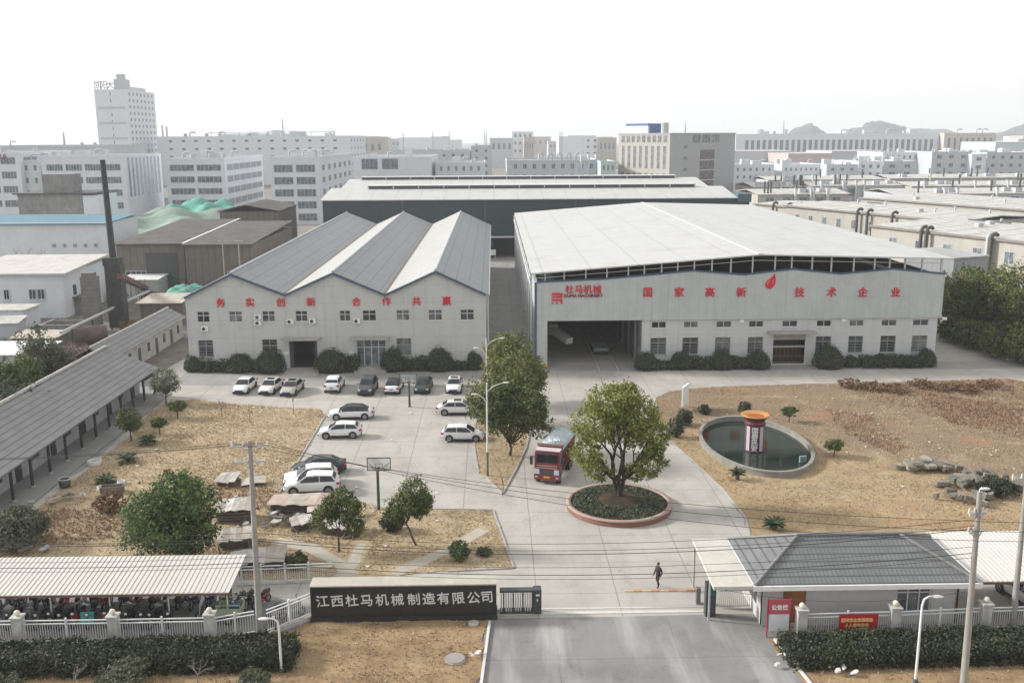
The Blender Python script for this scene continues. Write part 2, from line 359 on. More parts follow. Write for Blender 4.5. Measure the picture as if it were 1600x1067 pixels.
RL,RP,RR=(4.7,12.32),(33.4,14.5),(57.9,13.82); y0,y1=YB-1.0,YBB+.4
MB().slab([(RL[0],y0,RL[1]),(RP[0],y0,RP[1]),(RP[0],y1,RP[1]),(RL[0],y1,RL[1])],.16).slab([(RP[0],y0,RP[1]),(RR[0],y0,RR[1]),(RR[0],y1,RR[1]),(RP[0],y1,RP[1])],.16).build('roof',ROOFB,hallB)
MB().beam((RP[0],y0,RP[1]+.03),(RP[0],y1,RP[1]+.03),.6,.1).build('ridge_cap',M('ridge_white',(.5,.5,.49),.5),hallB)
def rz_(x): return RL[1]+(RP[1]-RL[1])*(x-RL[0])/(RP[0]-RL[0]) if x<RP[0] else RP[1]+(RR[1]-RP[1])*(x-RP[0])/(RR[0]-RP[0])
def tz_(x):
    for (a,za),(b,zb) in zip(topB,topB[1:]):
        if a<=x<=b: return za+(zb-za)*(x-a)/(b-a)
    return topB[-1][1]
PWH=M('pale_steel',(.55,.56,.56),.5,.1)
for px in (852,881.6,915.6,948.6,982,1007,1034,1059,1085,1112.6,1142,1176,1211,1237,1269,1299,1334,1366.6,1390,1414,1441,1471):
    x=min(atY(px,425,YB).x,xb1-.2); MB().box(x-.09,x+.09,YB+.1,YB+.28,tz_(x)+.1,rz_(x)-.17).build('roof_post',PWH,hallB)
rl=MB()
for (xa,xb_) in ((xb0,33.4),(33.4,xb1)): rl.beam((xa,YB+.19,rz_(xa)-.85 if xa!=33.4 else 13.6),(xb_,YB+.19,13.6 if xb_==33.4 else rz_(xb_)-.8),.07)
rl.build('rail',PWH,hallB)
for k in range(11):
    y=YB+4+k*9.2; p=MB().box(4.75,4.95,y,y+.2,0,12.1); p.beam((4.85,y+.1,9.6),(4.85,y+4,12.0),.1); p.build('side_post',PWH,hallB)
p=MB().tube([(4.6,YB,10.9),(4.6,YBB,10.9)],.12,6).tube([(4.6,YB,11.7),(4.6,YBB,11.7)],.08,6); p.build('side_pipe',PWH,hallB)
# gateway interior: floor, crane rails, side racks, white machine
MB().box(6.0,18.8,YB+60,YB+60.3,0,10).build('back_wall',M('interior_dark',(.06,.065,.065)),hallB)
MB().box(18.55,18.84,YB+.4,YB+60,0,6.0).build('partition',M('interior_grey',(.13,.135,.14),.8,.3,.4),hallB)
for k in range(7): MB().box(18.2,18.5,YB+2+k*6,YB+2.3+k*6,0,6.8).build('column',M('column_grey',(.2,.21,.22)),hallB)
MB().box(13.2,13.35,YB-2,YB+55,.02,.09).box(15.6,15.75,YB-2,YB+55,.02,.09).build('floor_rail',STEEL,hallB)
sl=thing('rail_cart','low steel cart loaded with plates standing on the floor rails inside the gateway','cart',(14.5,YB+9,.1))
MB().box(-1.3,1.3,-2.5,2.5,.3,.5).build('deck',DARKM,sl)
for sx in (-1.2,1.2):
    for sy in (-1.8,1.8): MB().tube([(sx-.08,sy,.22),(sx+.08,sy,.22)],.2,10).build('wheel',STEEL,sl)
MB().box(-1,.8,-2.2,1.8,.505,.62).box(-.8,1.1,-2.0,2.1,.63,.72).build('steel_plate',STEEL,sl)
sk=thing('white_duct','white square duct hanging inside the left edge of the dark gateway','duct',(9.0,YB+10,2.2))
MB().box(-1.6,-.4,-3,4,.6,2.0).beam((-1,-3,1.3),(.9,-6.5,.5),1.0,.8).build('duct_body',M('dull_white',(.35,.35,.34)),sk)
MB().box(-1.2,-1.1,2,2.1,2,7.4).box(-1.2,-1.1,-2,-1.9,2,7.4).build('hanger',STEEL,sk)
for w in winU: window(hallB,*w,YB,2,None,TRIMW,GLASS)
for k,w in enumerate(winB_): window(hallB,*w,YB,2,.7,M('dim_frame',(.3,.31,.32)),GLASS,6)
a,b,c,d=gdoor
MB().box(a,b,YB+.1,YB+.16,2.3,2.55).box(a,b,YB+.12,YB+.16,3.3,d).build('roller_shutter',M('beige_shutter',(.33,.31,.26),.6,.1),hallB)
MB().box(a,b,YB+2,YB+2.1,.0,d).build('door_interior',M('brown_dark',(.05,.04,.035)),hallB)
e=MB()
for i in range(9): x=a+(b-a)*i/8; e.box(x-.03,x+.03,YB+.2,YB+.25,.15,2.3)
e.box(a,b,YB+.19,YB+.26,1.1,1.2).build('gate_bars',M('brown_bar',(.12,.07,.05)),hallB)
MB().box(a-.9,b+.9,YB-1.6,YB-.205,4.35,4.6).build('canopy',CONC,hallB)
for ch,px in zip('国家高新技术企业',(1012,1061,1109,1158,1249,1299,1348,1399)):
    p=atY(px,457,YB-.2); sign_text(ch,1.3,p.x,YB-.27,p.z-.05,hallB,RED,depth=.1,bold=.012)
for ch,px in zip('杜马机械',(890,904.5,918.5,933)):
    p=atY(px,453,YB-.2); sign_text(ch,1.12,p.x,YB-.27,p.z,hallB,RED,depth=.1,bold=.012)
p=atY(911.5,462.3,YB-.2); sign_text('DUMA MACHINERY',.56,p.x,YB-.26,p.z,hallB,M('dark_red_letter',(.25,.03,.05)),'latin_lettering',.06,.012)
q=atY(862,474.6,YB-.2); lg=MB(); u=.107
def lb(x0,x1,z0,z1): lg.box(q.x+x0,q.x+x1,YB-.3,YB-.215,q.z+z0,q.z+z1)
lb(0,1.36,1.1,1.38); lb(0,1.36,.76,.98); lb(1.12,1.36,.985,1.095); lb(0,1.36,.36,.6); lb(0,.23,0,.2); lb(.56,.8,0,.2); lb(1.13,1.36,0,.355)
lg.build('company_emblem',RED,hallB)
# flame emblem
fl=[(.0,.0),(-.55,.25),(-.82,.75),(-.62,1.25),(-.1,1.6),(.35,2.05),(.62,2.55),(.72,2.0),(.82,1.4),(.72,.8),(.4,.28)]
q=atY(1203,452,YB-.2); mb=MB(); v=[(q.x+x*.82,YB-.3,q.z+z*.82) for x,z in fl]+[(q.x+x*.82,YB-.215,q.z+z*.82) for x,z in fl]; n_=len(fl)
mb.add(v,[tuple(range(n_)),tuple(range(2*n_-1,n_-1,-1))]+[(i,n_+i,n_+(i+1)%n_,(i+1)%n_) for i in range(n_)])
em=mb.build('flame_emblem',RED,hallB)
MB().tube([(q.x-.35,YB-.33,q.z+.55),(q.x-.4,YB-.33,q.z+.85),(q.x-.15,YB-.33,q.z+1.05)],.09,6).tube([(q.x+.2,YB-.33,q.z+.65),(q.x+.38,YB-.33,q.z+.95),(q.x+.4,YB-.33,q.z+1.25)],.06,6).build('emblem_highlight',M('pink_letter',(.6,.2,.24)),em)
MB().box(xb0,6.74,YB-.7,YB-.21,0,.45).build('bollard_block',M('yellow_paint',(.55,.36,.06),.6,.25),hallB)
for px,py in ((1156,498),(1314,497),(1470,494)):
    p=atY(px,py,YB); lp=thing('flood_light','white flood light on the ledge of the wide hall '+{1156:'near its shuttered doorway',1314:'nearer its far right windows',1470:'at its far right corner'}[px],'lamp',(p.x,YB-.21,p.z)); MB().beam((0,0,0),(0,-.7,-.1),.07).build('arm',STEEL,lp); MB().cbox(0,-.85,-.25,.5,.3,.28).build('lamp_head',WHITE,lp)
# ================================================================ dark hall across the back
hallC=thing('dark_shed','long dark teal metal shed with a pale double roof behind the two pale halls','factory')
yc=235; x0,x1=-41.3,62.5
prof=[(yc-.6,14.3),(251,16.3),(266,15.3),(284,17.2),(302,15)]
mb=MB(); mb.box(x0,x1,yc,yc+.3,5.2,14.15).box(x0,.2,yc,yc+.3,0,5.197).box(5.2,x1,yc,yc+.3,0,5.197).box(x0,x0+.3,yc+.3,301,0,14.2).box(x1-.3,x1,yc+.3,301,0,14.2).box(x0,x1,301,301.3,0,14.6); mb.build('wall',TEAL,hallC)
rf=MB()
for (ya,za),(yb,zb) in zip(prof,prof[1:]):
    rf.slab([(x0-.4,ya,za),(x1-3,ya,za),(x1-3,yb,zb),(x0-.4,yb,zb)],.2)
rf.build('roof',ROOFB,hallC)
for y,z,xa,xb_ in ((251,16.3,-32,52),(284,17.2,-38,53)):
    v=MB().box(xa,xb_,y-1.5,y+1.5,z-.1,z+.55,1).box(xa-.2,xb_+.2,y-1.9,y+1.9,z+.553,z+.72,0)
    for k in range(14): x=xa+(xb_-xa)*k/13; v.box(x-.12,x+.12,y-1.75,y-1.51,z-.1,z+.55,0)
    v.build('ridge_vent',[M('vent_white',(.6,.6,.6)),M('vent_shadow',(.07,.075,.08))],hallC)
MB().box(x1-3,x1+.3,yc-.7,yc+8,13.2,15.2).build('end_parapet',M('teal_paint',(.05,.1,.115),.6,.15),hallC)
MB().box(-.9,6,yc-1.2,yc-.003,5.0,5.3).build('door_canopy',PWH,hallC)
for x in (-22,-2,20,40): MB().box(x-.25,x+.25,yc-.25,yc-.003,0,14).build('pilaster',M('teal_pilaster',(.05,.08,.09)),hallC)
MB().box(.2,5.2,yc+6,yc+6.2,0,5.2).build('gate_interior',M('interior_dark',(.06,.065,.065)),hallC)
nb=thing('notice_board','small white notice board on legs at the far end of the alley','sign',(-.4,yc-8,0)); MB().box(-.9,.9,-.05,.05,1.6,2.9).build('panel',WHITE,nb); MB().box(-.8,-.7,-.04,.04,0,1.597).box(.7,.8,-.04,.04,0,1.597).build('leg',STEEL,nb)
# ================================================================ ground, yard, lawns, roads
def M_yard(name,col,px=5.2,py=4.6,line=.016,dirt=.62,tone=.16,wear=0):
    if name in MATS: return MATS[name]
    m,n,l,b=_nt(name); p=wpos(n)
    w=noise(n,l,.35,3,.5,p,1); pw=n.new('ShaderNodeVectorMath'); pw.operation='MULTIPLY_ADD'; pw.inputs[1].default_value=(.12,.12,0); l.new(w,pw.inputs[0]); l.new(p,pw.inputs[2])
    s=n.new('ShaderNodeSeparateXYZ'); l.new(pw.outputs[0],s.inputs[0])
    c=ramp(n,l,noise(n,l,.22,7,.68,p),[(.28,tuple(q*(1-tone*1.6) for q in col)),(.5,col),(.72,tuple(q*(1+tone) for q in col))])
    c=mixc(n,l,ramp(n,l,noise(n,l,9,3,.7,p),[(.3,(0,0,0)),(.75,(.5,)*3)]),c,tuple(q*.85 for q in col))
    # slab-to-slab differences
    ck=n.new('ShaderNodeTexVoronoi'); ck.feature='F1'; ck.distance='CHEBYCHEV'; ck.inputs['Randomness'].default_value=0
    l.new(mapped(n,l,p,(1/px,1/py,0)),ck.inputs['Vector']); ck.inputs['Scale'].default_value=1
    sp=n.new('ShaderNodeSeparateColor'); l.new(ck.outputs['Color'],sp.inputs[0])
    c=mixc(n,l,ramp(n,l,sp.outputs[0],[(0,(0,0,0)),(1,(.3,)*3)]),c,tuple(q*.8 for q in col))
    for ax,pt in (('X',px),('Y',py)):
        d=n.new('ShaderNodeMath'); d.operation='DIVIDE'; d.inputs[1].default_value=pt; l.new(s.outputs[ax],d.inputs[0])
        a=n.new('ShaderNodeMath'); a.operation='ADD'; a.inputs[1].default_value=.5; l.new(d.outputs[0],a.inputs[0])
        f=n.new('ShaderNodeMath'); f.operation='FRACT'; l.new(a.outputs[0],f.inputs[0])
        g=n.new('ShaderNodeMath'); g.operation='LESS_THAN'; g.inputs[1].default_value=line; l.new(f.outputs[0],g.inputs[0])
        k=n.new('ShaderNodeMath'); k.operation='MULTIPLY'; k.inputs[1].default_value=.7; l.new(g.outputs[0],k.inputs[0])
        c=mixc(n,l,k.outputs[0],c,tuple(q*.5 for q in col))
    f=ramp(n,l,noise(n,l,.5,6,.75,mapped(n,l,p,(1,.55,1))),[(.52,(0,0,0)),(.75,(dirt,)*3)])
    c=mixc(n,l,f,c,tuple(q*.55 for q in col))
    if wear:
        f=ramp(n,l,noise(n,l,1,4,.6,mapped(n,l,p,(.45,.06,1))),[(.5,(0,0,0)),(.68,(wear,)*3)])
        c=mixc(n,l,f,c,tuple(min(.9,q*1.75) for q in col))
    f=ramp(n,l,noise(n,l,1,5,.65,mapped(n,l,p,(.7,.07,1),(0,0,.12))),[(.54,(0,0,0)),(.74,(.3,)*3)])
    c=mixc(n,l,f,c,tuple(q*.6 for q in col))
    f=ramp(n,l,noise(n,l,.8,3,.5,p),[(.68,(0,0,0)),(.76,(.45,)*3)]); c=mixc(n,l,f,c,tuple(q*.5 for q in col))
    # cracks
    v=n.new('ShaderNodeTexVoronoi'); v.feature='DISTANCE_TO_EDGE'; v.inputs['Scale'].default_value=.09; w2=noise(n,l,.25,6,.7,p,1); pw2=n.new('ShaderNodeVectorMath'); pw2.operation='MULTIPLY_ADD'; pw2.inputs[1].default_value=(9,9,0); l.new(w2,pw2.inputs[0]); l.new(p,pw2.inputs[2]); l.new(pw2.outputs[0],v.inputs['Vector'])
    c=mixc(n,l,ramp(n,l,v.outputs[0],[(.001,(.4,)*3),(.004,(0,0,0))]),c,tuple(q*.4 for q in col))
    l.new(c,b.inputs['Base Color']); b.inputs['Roughness'].default_value=.85
    bump(n,l,b,noise(n,l,20,3,.6,p),.15,.02); MATS[name]=m; return m
def M_soil(name,stops,scale=.35,bm=.6,fine=6,patch=None):
    if name in MATS: return MATS[name]
    m,n,l,b=_nt(name); p=wpos(n)
    a=noise(n,l,scale,8,.72,p)
    c=ramp(n,l,a,stops)
    c=mixc(n,l,ramp(n,l,noise(n,l,fine,5,.75,p),[(.35,(0,0,0)),(.7,(.4,)*3)]),c,tuple(q*.68 for q in stops[1][1]))
    if name=='dry_weedy_lawn':
        s=n.new('ShaderNodeSeparateXYZ'); l.new(p,s.inputs[0]); a1=n.new('ShaderNodeMath'); a1.operation='MULTIPLY_ADD'; a1.inputs[1].default_value=.035; l.new(s.outputs[1],a1.inputs[0]); a1.inputs[2].default_value=-3.35
        a2=n.new('ShaderNodeMath'); a2.operation='MULTIPLY_ADD'; a2.inputs[1].default_value=.022; l.new(s.outputs[0],a2.inputs[0]); l.new(a1.outputs[0],a2.inputs[2]); a3=n.new('ShaderNodeMath'); a3.operation='ADD'; l.new(a2.outputs[0],a3.inputs[0]); l.new(noise(n,l,.16,5,.7,p),a3.inputs[1])
        c=mixc(n,l,ramp(n,l,a3.outputs[0],[(.95,(0,0,0)),(1,(.0,)*3)]) if False else ramp(n,l,a3.outputs[0],[(.66,(0,0,0)),(1.05,(.6,)*3)]),c,(.17,.125,.105))
        c=mixc(n,l,ramp(n,l,noise(n,l,.11,4,.6,p),[(.56,(0,0,0)),(.66,(.5,)*3)]),c,(.4,.2,.11))
    if patch:
        for k,(pc,sc,lo,hi,amt) in enumerate(patch):
            f=ramp(n,l,noise(n,l,sc,5,.7,mapped(n,l,p,(1,1.4,1),(0,0,k*.7+.3))),[(lo,(0,0,0)),(hi,(amt,)*3)])
            c=mixc(n,l,f,c,pc)
    l.new(c,b.inputs['Base Color']); b.inputs['Roughness'].default_value=.95; b.inputs['Specular IOR Level'].default_value=.1
    bump(n,l,b,noise(n,l,fine*.7,6,.75,p),bm,.15); MATS[name]=m; return m
YARD=M_yard('yard_concrete',(.42,.395,.36))
ROAD=M_yard('road_concrete',(.235,.23,.225),7,9,.006,.5,.2,.7)
PATHC=M_yard('path_concrete',(.26,.255,.25),3,3,.012,.4,.15)
LAWN=M_soil('dry_lawn',[(.28,(.3,.225,.14)),(.5,(.42,.325,.21)),(.74,(.52,.425,.285))],.5,.8,4,[((.2,.2,.09),.16,.56,.75,.35),((.3,.17,.11),.12,.55,.72,.5),((.5,.44,.33),.2,.56,.7,.6)])
LAWNR=M_soil('dry_weedy_lawn',[(.28,(.28,.205,.125)),(.5,(.395,.3,.18)),(.74,(.49,.39,.25))],.35,.8,4,[((.30,.18,.11),.09,.52,.7,.45),((.22,.175,.14),.14,.56,.72,.7),((.48,.42,.3),.17,.57,.7,.6)])
VERGE=M_soil('dry_verge',[(.28,(.19,.125,.075)),(.5,(.36,.25,.145)),(.74,(.49,.37,.22))],.5,.8,6,[((.19,.12,.075),.3,.55,.7,.6)])
DIRT=M_soil('bare_soil',[(.28,(.16,.15,.14)),(.5,(.24,.225,.205)),(.74,(.34,.32,.29))],.06,.3,1.2)
SCRUB=M_soil('rubble_soil',[(.28,(.1,.09,.08)),(.5,(.19,.175,.155)),(.74,(.3,.28,.25))],.35,.8,4)
PATHS=M_soil('trodden_path',[(.28,(.34,.3,.25)),(.5,(.44,.4,.34)),(.74,(.5,.46,.4))],.6,.3,5)
def ragged(pts,amp,step,seed):
    rs=np.random.RandomState(seed); o=[]
    for a,b in zip(pts,list(pts[1:])+[pts[0]]):
        a=Vector(a[:2]);b=Vector(b[:2]); L=(b-a).length; n=max(1,int(min(L,70)/step)); d=(b-a).normalized(); q=Vector((-d.y,d.x))
        for i in range(n): o.append(a.lerp(b,i/n)+q*(rs.normal()*amp*(i>0)))
    return o
def sheet(name,pts,z,mat,th=.012,kind='structure'):
    if name in ('lawn','lawn_east','median_lawn','verge_east','verge'): pts=ragged(pts,.13,.55,len(name))
    return MB().poly([(p[0],p[1]) for p in pts],z-th,z).build(name,mat,kind=kind)
P=lambda *a:[G(*q) for q in a]
MB().add([(-4500,-500,0),(4500,-500,0),(4500,4600,0),(-4500,4600,0)],[(0,1,2,3)]).build('ground',DIRT,kind='structure')
sheet('yard',[(-56,54.3),(-15,54.3),(16,54.3),(75,54.3),(110,90),(120,150),(110,250),(64,250),(64,234.9),(-41,234.9),(-40,150),(-46.4,147),(-46.8,113)],.016,YARD,.01)
sheet('road',[G(757,968),G(1192,958),(16.4,50),(17.3,40),(17.6,20),(-1.1,20),(-.9,40)],.022,ROAD,.01)
sheet('alley_pavement',[(-.9,118),(5.3,118),(5.3,241),(-.9,241)],.021,M_yard('alley_concrete',(.3,.29,.275),6,5,.01,.4,.15),.004)
sheet('forecourt_pavement',[(-39,112.5),(-2,110.5),(5,118),(60,116.8),(75,118),(75,122),(58,121),(5.2,121),(-39,120.5)],.0215,M_yard('forecourt_concrete',(.31,.3,.285),4.5,4.5,.01,.4,.15),.004)
lawnL=P((235,642),(300,624),(372,632),(500,640),(508,650),(437,770),(470,780),(560,785),(605,795),(770,797),(803,888),(700,893),(560,903),(470,908),(375,905),(378,868),(0,872),(-40,870),(0,838),(130,740),(215,672))
lawnR=P((1024,622),(1045,612),(1100,606),(1200,602),(1300,600),(1440,596),(1575,592),(1640,604),(1720,650),(1760,800),(1720,838),(1440,835),(1173,846),(1165,810),(1130,765),(1090,728),(1048,690),(1028,655))
medi=P((757,566),(818,560),(838,575),(836,640),(822,700),(806,735),(785,772),(762,748),(748,742),(740,690),(746,640))
vergeL=[(-50,52.0),(-15.4,52.0),(-11.4,54.0),(-.2,54.0),(-.75,53.2),(-1.3,40),(-1.5,20),(-50,20)]
vergeR=[(15.9,51.3),(34,51.6),(45,52),(45,20),(18.1,20),(17.8,40)]
LG={}
LG['lawn']=sheet('lawn',lawnL,.06,LAWN,.05); sheet('lawn_east',lawnR,.06,LAWNR,.05); sheet('median_lawn',medi,.08,LAWN,.07)
sheet('verge',vergeL,.06,VERGE,.05); sheet('verge_east',vergeR,.06,VERGE,.05)
sheet('path',P((235,640),(262,600),(235,580),(155,690),(0,835),(-60,890),(-60,860),(0,800),(130,735)),.03,PATHC,.012)
def strip(name,pts,w,z,mat,kind='structure'):
    pts=[Vector(p[:2]) for p in pts]; L=[];Rr=[]
    for i,p in enumerate(pts):
        d=(pts[min(i+1,len(pts)-1)]-pts[max(i-1,0)]).normalized(); q=Vector((-d.y,d.x))*w*(.5+.12*math.sin(i*2.3)); L.append(p+q); Rr.append(p-q)
    return MB().poly([(q.x,q.y) for q in L+Rr[::-1]],z-.004,z).build(name,mat,kind=kind)
strip('dirt_track',P((430,845),(480,855),(530,880),(548,900)),1.1,.066,PATHS)
strip('dirt_track',P((530,905),(552,880),(565,850)),.8,.0655,PATHS)
strip('dirt_track',P((615,897),(655,880),(700,860),(755,828)),1.0,.065,PATHS)
sheet('pavement',[(-45,50.9),(-15,50.9),(-11.6,53.6),(-11.6,56.0),(-15.5,58.2),(-45,58.6)],.024,M_yard('worn_pavement',(.2,.195,.195),3,3,.012,.5,.2),.004)
def kerb(name,pts,w=.18,h=.13,mat=CONC,label=None):
    mb=MB()
    for a,b in zip(pts,pts[1:]): mb.beam((a[0],a[1],h/2),(b[0],b[1],h/2),w,h)
    mb.build(name,mat,kind='structure')
kerb('kerb',[(-.45,53.8),(-.95,46),(-1.2,36),(-1.3,20)],.16,.16,M('white_kerb',(.6,.59,.57),.7,.12))
kerb('kerb',[(16.3,51.2),(17.2,44),(17.6,36),(17.75,20)],.16,.16,M('white_kerb',(.6,.59,.57)))
kerb('kerb',lawnR[11:]+lawnR[:1],.15,.1); kerb('kerb',lawnL[8:12],.15,.1); kerb('kerb',[lawnL[4],lawnL[5]],.15,.1); kerb('kerb',medi[1:]+medi[:1],.14,.12)
MB().box(-.2,13.2,54.7,55.0,.02,.05).box(-.2,13.2,55.35,55.5,.02,.045).build('gate_track',M('pale_concrete',(.55,.53,.5)),kind='structure')
TRK=[]
for T_ in (P((430,845),(480,855),(530,880),(548,900)),P((530,905),(552,880),(565,850)),P((615,897),(655,880),(700,860),(755,828))): TRK+=list(zip(T_,T_[1:]))
# grass blades: too many to count
def grass(name,polys,n,h,mat,seed,clump=.5):
    rs=np.random.RandomState(seed); V=[];F=[]
    def inside(pt,poly):
        if (pt[1]-86.75)**2/77+(pt[0]-24.62)**2/28<1: return False
        c=False;j=len(poly)-1
        for i in range(len(poly)):
            xi,yi,xj,yj=poly[i][0],poly[i][1],poly[j][0],poly[j][1]
            if (yi>pt[1])!=(yj>pt[1]) and pt[0]<(xj-xi)*(pt[1]-yi)/(yj-yi)+xi: c=not c
            j=i
        return c
    pts=[]
    for poly,z,k in polys:
        xs=[p[0] for p in poly]; ys=[p[1] for p in poly]; got=0
        cen=[(rs.uniform(min(xs),max(xs)),rs.uniform(min(ys),max(ys))) for _ in range(240)]
        while got<int(n*k):
            if rs.rand()<clump: c=cen[rs.randint(240)]; q=(c[0]+rs.normal()*1.1,c[1]+rs.normal()*1.1)
            else: q=(rs.uniform(min(xs),max(xs)),rs.uniform(min(ys),max(ys)))
            if q[1]<44 or not inside(q,poly): continue
            if any(abs((q[0]-a[0])*(b[1]-a[1])-(q[1]-a[1])*(b[0]-a[0]))/math.hypot(b[0]-a[0],b[1]-a[1])<.6 and min(a[0],b[0])-.6<q[0]<max(a[0],b[0])+.6 and min(a[1],b[1])-.6<q[1]<max(a[1],b[1])+.6 for a,b in TRK): continue
            pts.append((q[0],q[1],z)); got+=1
    pts=np.array(pts); N=len(pts)*3
    base=np.repeat(pts,3,0); a=rs.rand(N)*2*PI; hh=h*(.4+rs.rand(N)**2*1.3); w=.02+.035*rs.rand(N)
    d=np.stack([np.cos(a),np.sin(a),0*a],1); t=np.stack([-np.sin(a),np.cos(a),0*a],1); base=base+d*.06*rs.rand(N,1)
    tip=base+d*(hh*rs.uniform(.3,1.3,N))[:,None]; tip[:,2]+=hh
    v=np.stack([base-t*w[:,None],base+t*w[:,None],tip],1).reshape(-1,3)
    me=bpy.data.meshes.new(name); me.vertices.add(len(v)); me.vertices.foreach_set('co',v.ravel().astype('f4'))
    me.loops.add(len(v)); me.loops.foreach_set('vertex_index',np.arange(len(v),dtype='i4')); me.polygons.add(N)
    me.polygons.foreach_set('loop_start',np.arange(0,3*N,3,dtype='i4')); me.update(calc_edges=True); me.validate(); me.materials.append(mat)
    return link(name,me,kind='stuff')
STRAW=M_leaf('straw',(.26,.185,.115),(.43,.33,.205),(.56,.46,.31),.3,.1)
WEED=M_leaf('russet_weed',(.13,.075,.055),(.3,.17,.11),(.4,.29,.18),.15,.1)
grass('dry_grass',[(lawnL,.06,.42),(lawnR,.06,.4),(vergeL,.06,.1),(vergeR,.06,.03),(medi,.08,.05)],52000,.085,STRAW,3)
weedP=[P((1330,602),(1575,594),(1640,606),(1700,650),(1500,668),(1420,640),(1340,622)),P((1430,610),(1600,640),(1610,690),(1480,660)),P((1290,640),(1360,650),(1420,700),(1400,712),(1320,680))]
grass('dry_weeds',[(weedP[0],.06,.55),(weedP[1],.06,.3),(weedP[2],.06,.15)],5000,.22,WEED,5,.5)
grass('dry_weeds_west',[(P((60,800),(200,790),(200,840),(20,860)),.06,.6),(P((340,740),(440,770),(430,800),(330,790)),.06,.4)],1500,.22,WEED,6,.6)
# ================================================================ round planter with brick ring
PC=G(967,784,.45); pr=4.17
pl=thing('round_planter','round brick-walled planter in the driveway holding the big forked tree','planter',(PC.x,PC.y,0))
BRICK=M_sheet('red_brick',(.21,.1,.075),.09,'Z',.85,.6,.2,0,.15)
MB().lathe([(pr,0),(pr,.42),(pr-.28,.42),(pr-.28,.3),(pr-.28,0)],56).build('brick_ring',BRICK,pl)
MB().lathe([(pr+.05,.423),(pr+.05,.52),(pr-.33,.52),(pr-.33,.423),(pr+.05,.423)],56).build('coping',M('pink_stone',(.34,.25,.215),.8,.15),pl)
soil=MB().lathe([(pr-.3,.35),(pr-.8,.42),(2.2,.62),(1.0,.85),(.01,.9)],40); soil.build('soil',M_soil('leaf_litter',[(.3,(.03,.028,.02)),(.5,(.06,.045,.03)),(.75,(.17,.1,.06))],.9,.6,6),pl)
# ================================================================ oval pond with the cauldron-topped column
a,b_,c,d=G(1090,680,.75),G(1185,648,.75),G(1275,712,.75),G(1190,733,.75)
po=Vector(((a.x+c.x)/2,86.6,0)); 
pond=thing('pond','oval pond of dark water inside a low concrete wall','pond',(24.62,86.75,0),R(-90))
rx,ry=8.48,4.94
w=MB(); n_=72
prof=[(.03,0),(.03,.5),(.08,.52),(.08,.64),(-.24,.64),(-.24,.52),(-.18,.5),(-.18,-.6)]
o=[(( rx+p)*math.cos(2*PI*i/n_),(ry+p)*math.sin(2*PI*i/n_),z) for p,z in prof for i in range(n_)]
w.add(o,[(k*n_+i,k*n_+(i+1)%n_,(k+1)*n_+(i+1)%n_,(k+1)*n_+i) for k in range(len(prof)-1) for i in range(n_)])
w.build('pond_wall',M('grey_stone',(.25,.235,.21),.85,.2,1,0,.2,.5),pond)
def water():
    m,n,l,b=_nt('pond_water'); p=wpos(n); l.new(ramp(n,l,noise(n,l,.25,4,.6,p),[(.3,(.012,.018,.014)),(.75,(.03,.046,.036))]),b.inputs['Base Color']); b.inputs['Roughness'].default_value=.05; b.inputs['Specular IOR Level'].default_value=.28
    bump(n,l,b,noise(n,l,2.5,3,.5,p),.05,.02); return m
wv=[((rx-.2)*math.cos(2*PI*i/n_),(ry-.2)*math.sin(2*PI*i/n_),.13) for i in range(n_)]
link('water',(lambda m:m.mesh('water',water()))(MB().add(wv,[tuple(range(n_))])),None,None,None,'structure',None,(24.62,86.75,0),R(-90))
bc=G(1178,703,.13)
col=thing('fountain_column','purple octagonal column with white character panels and an orange bowl, in the pond','column',(bc.x,bc.y,.1),R(8))
PUR=M('deep_purple',(.06,.015,.045),.5,.2); ORG=M('orange_bowl',(.48,.22,.05),.35,.2,2); MAR=M('maroon',(.11,.025,.03),.5,.2)
ch_=atY(1180,652,bc.y).z
MB().cyl(0,0,0,2.6,.88,.9,8,0,False).build('shaft',PUR,col)
MB().lathe([(.86,2.6),(1.0,2.66),(.86,2.8),(.9,3.1),(1.28,3.42)],28).build('neck',MAR,col)
MB().lathe([(1.285,3.42),(1.36,3.5),(1.3,3.56),(1.0,3.47),(.8,3.35),(.01,3.3)],28).build('bowl',ORG,col)
MB().lathe([(.8,3.36),(.01,3.34)],24).build('bowl_inside',M('burnt_orange',(.3,.08,.02),.6,.2),col)
PANEL=M('lilac_panel',(.5,.42,.46),.6,.12,4)
for k in range(8):
    an=2*PI*(k+.5)/8; ri=.9*math.cos(PI/8)
    def pt(u,z,o): return (math.cos(an)*(ri+o)-math.sin(an)*u,math.sin(an)*(ri+o)+math.cos(an)*u,z)
    if k in (5,): # the face towards the gate carries big characters
        continue
    m_=MB(); v=[pt(u,z,o) for o in (.0,.03) for u,z in ((-.2,.15),(.2,.15),(.2,2.5),(-.2,2.5))]; m_.add(v,[(0,1,2,3),(7,6,5,4),(0,4,5,1),(1,5,6,2),(2,6,7,3),(3,7,4,0)]); m_.build('character_panel',PANEL,col)
an=2*PI*5.5/8
for k,ch in enumerate('国泰民安'):
    me=text_mesh(ch,.62,.04,.012,WHITE,'white_character'); o=link('white_character',me,col); ri=.9*math.cos(PI/8)+.02
    o.location=(math.cos(an)*ri,math.sin(an)*ri,2.15-.58*k); o.rotation_euler=(R(90),0,an+R(90))
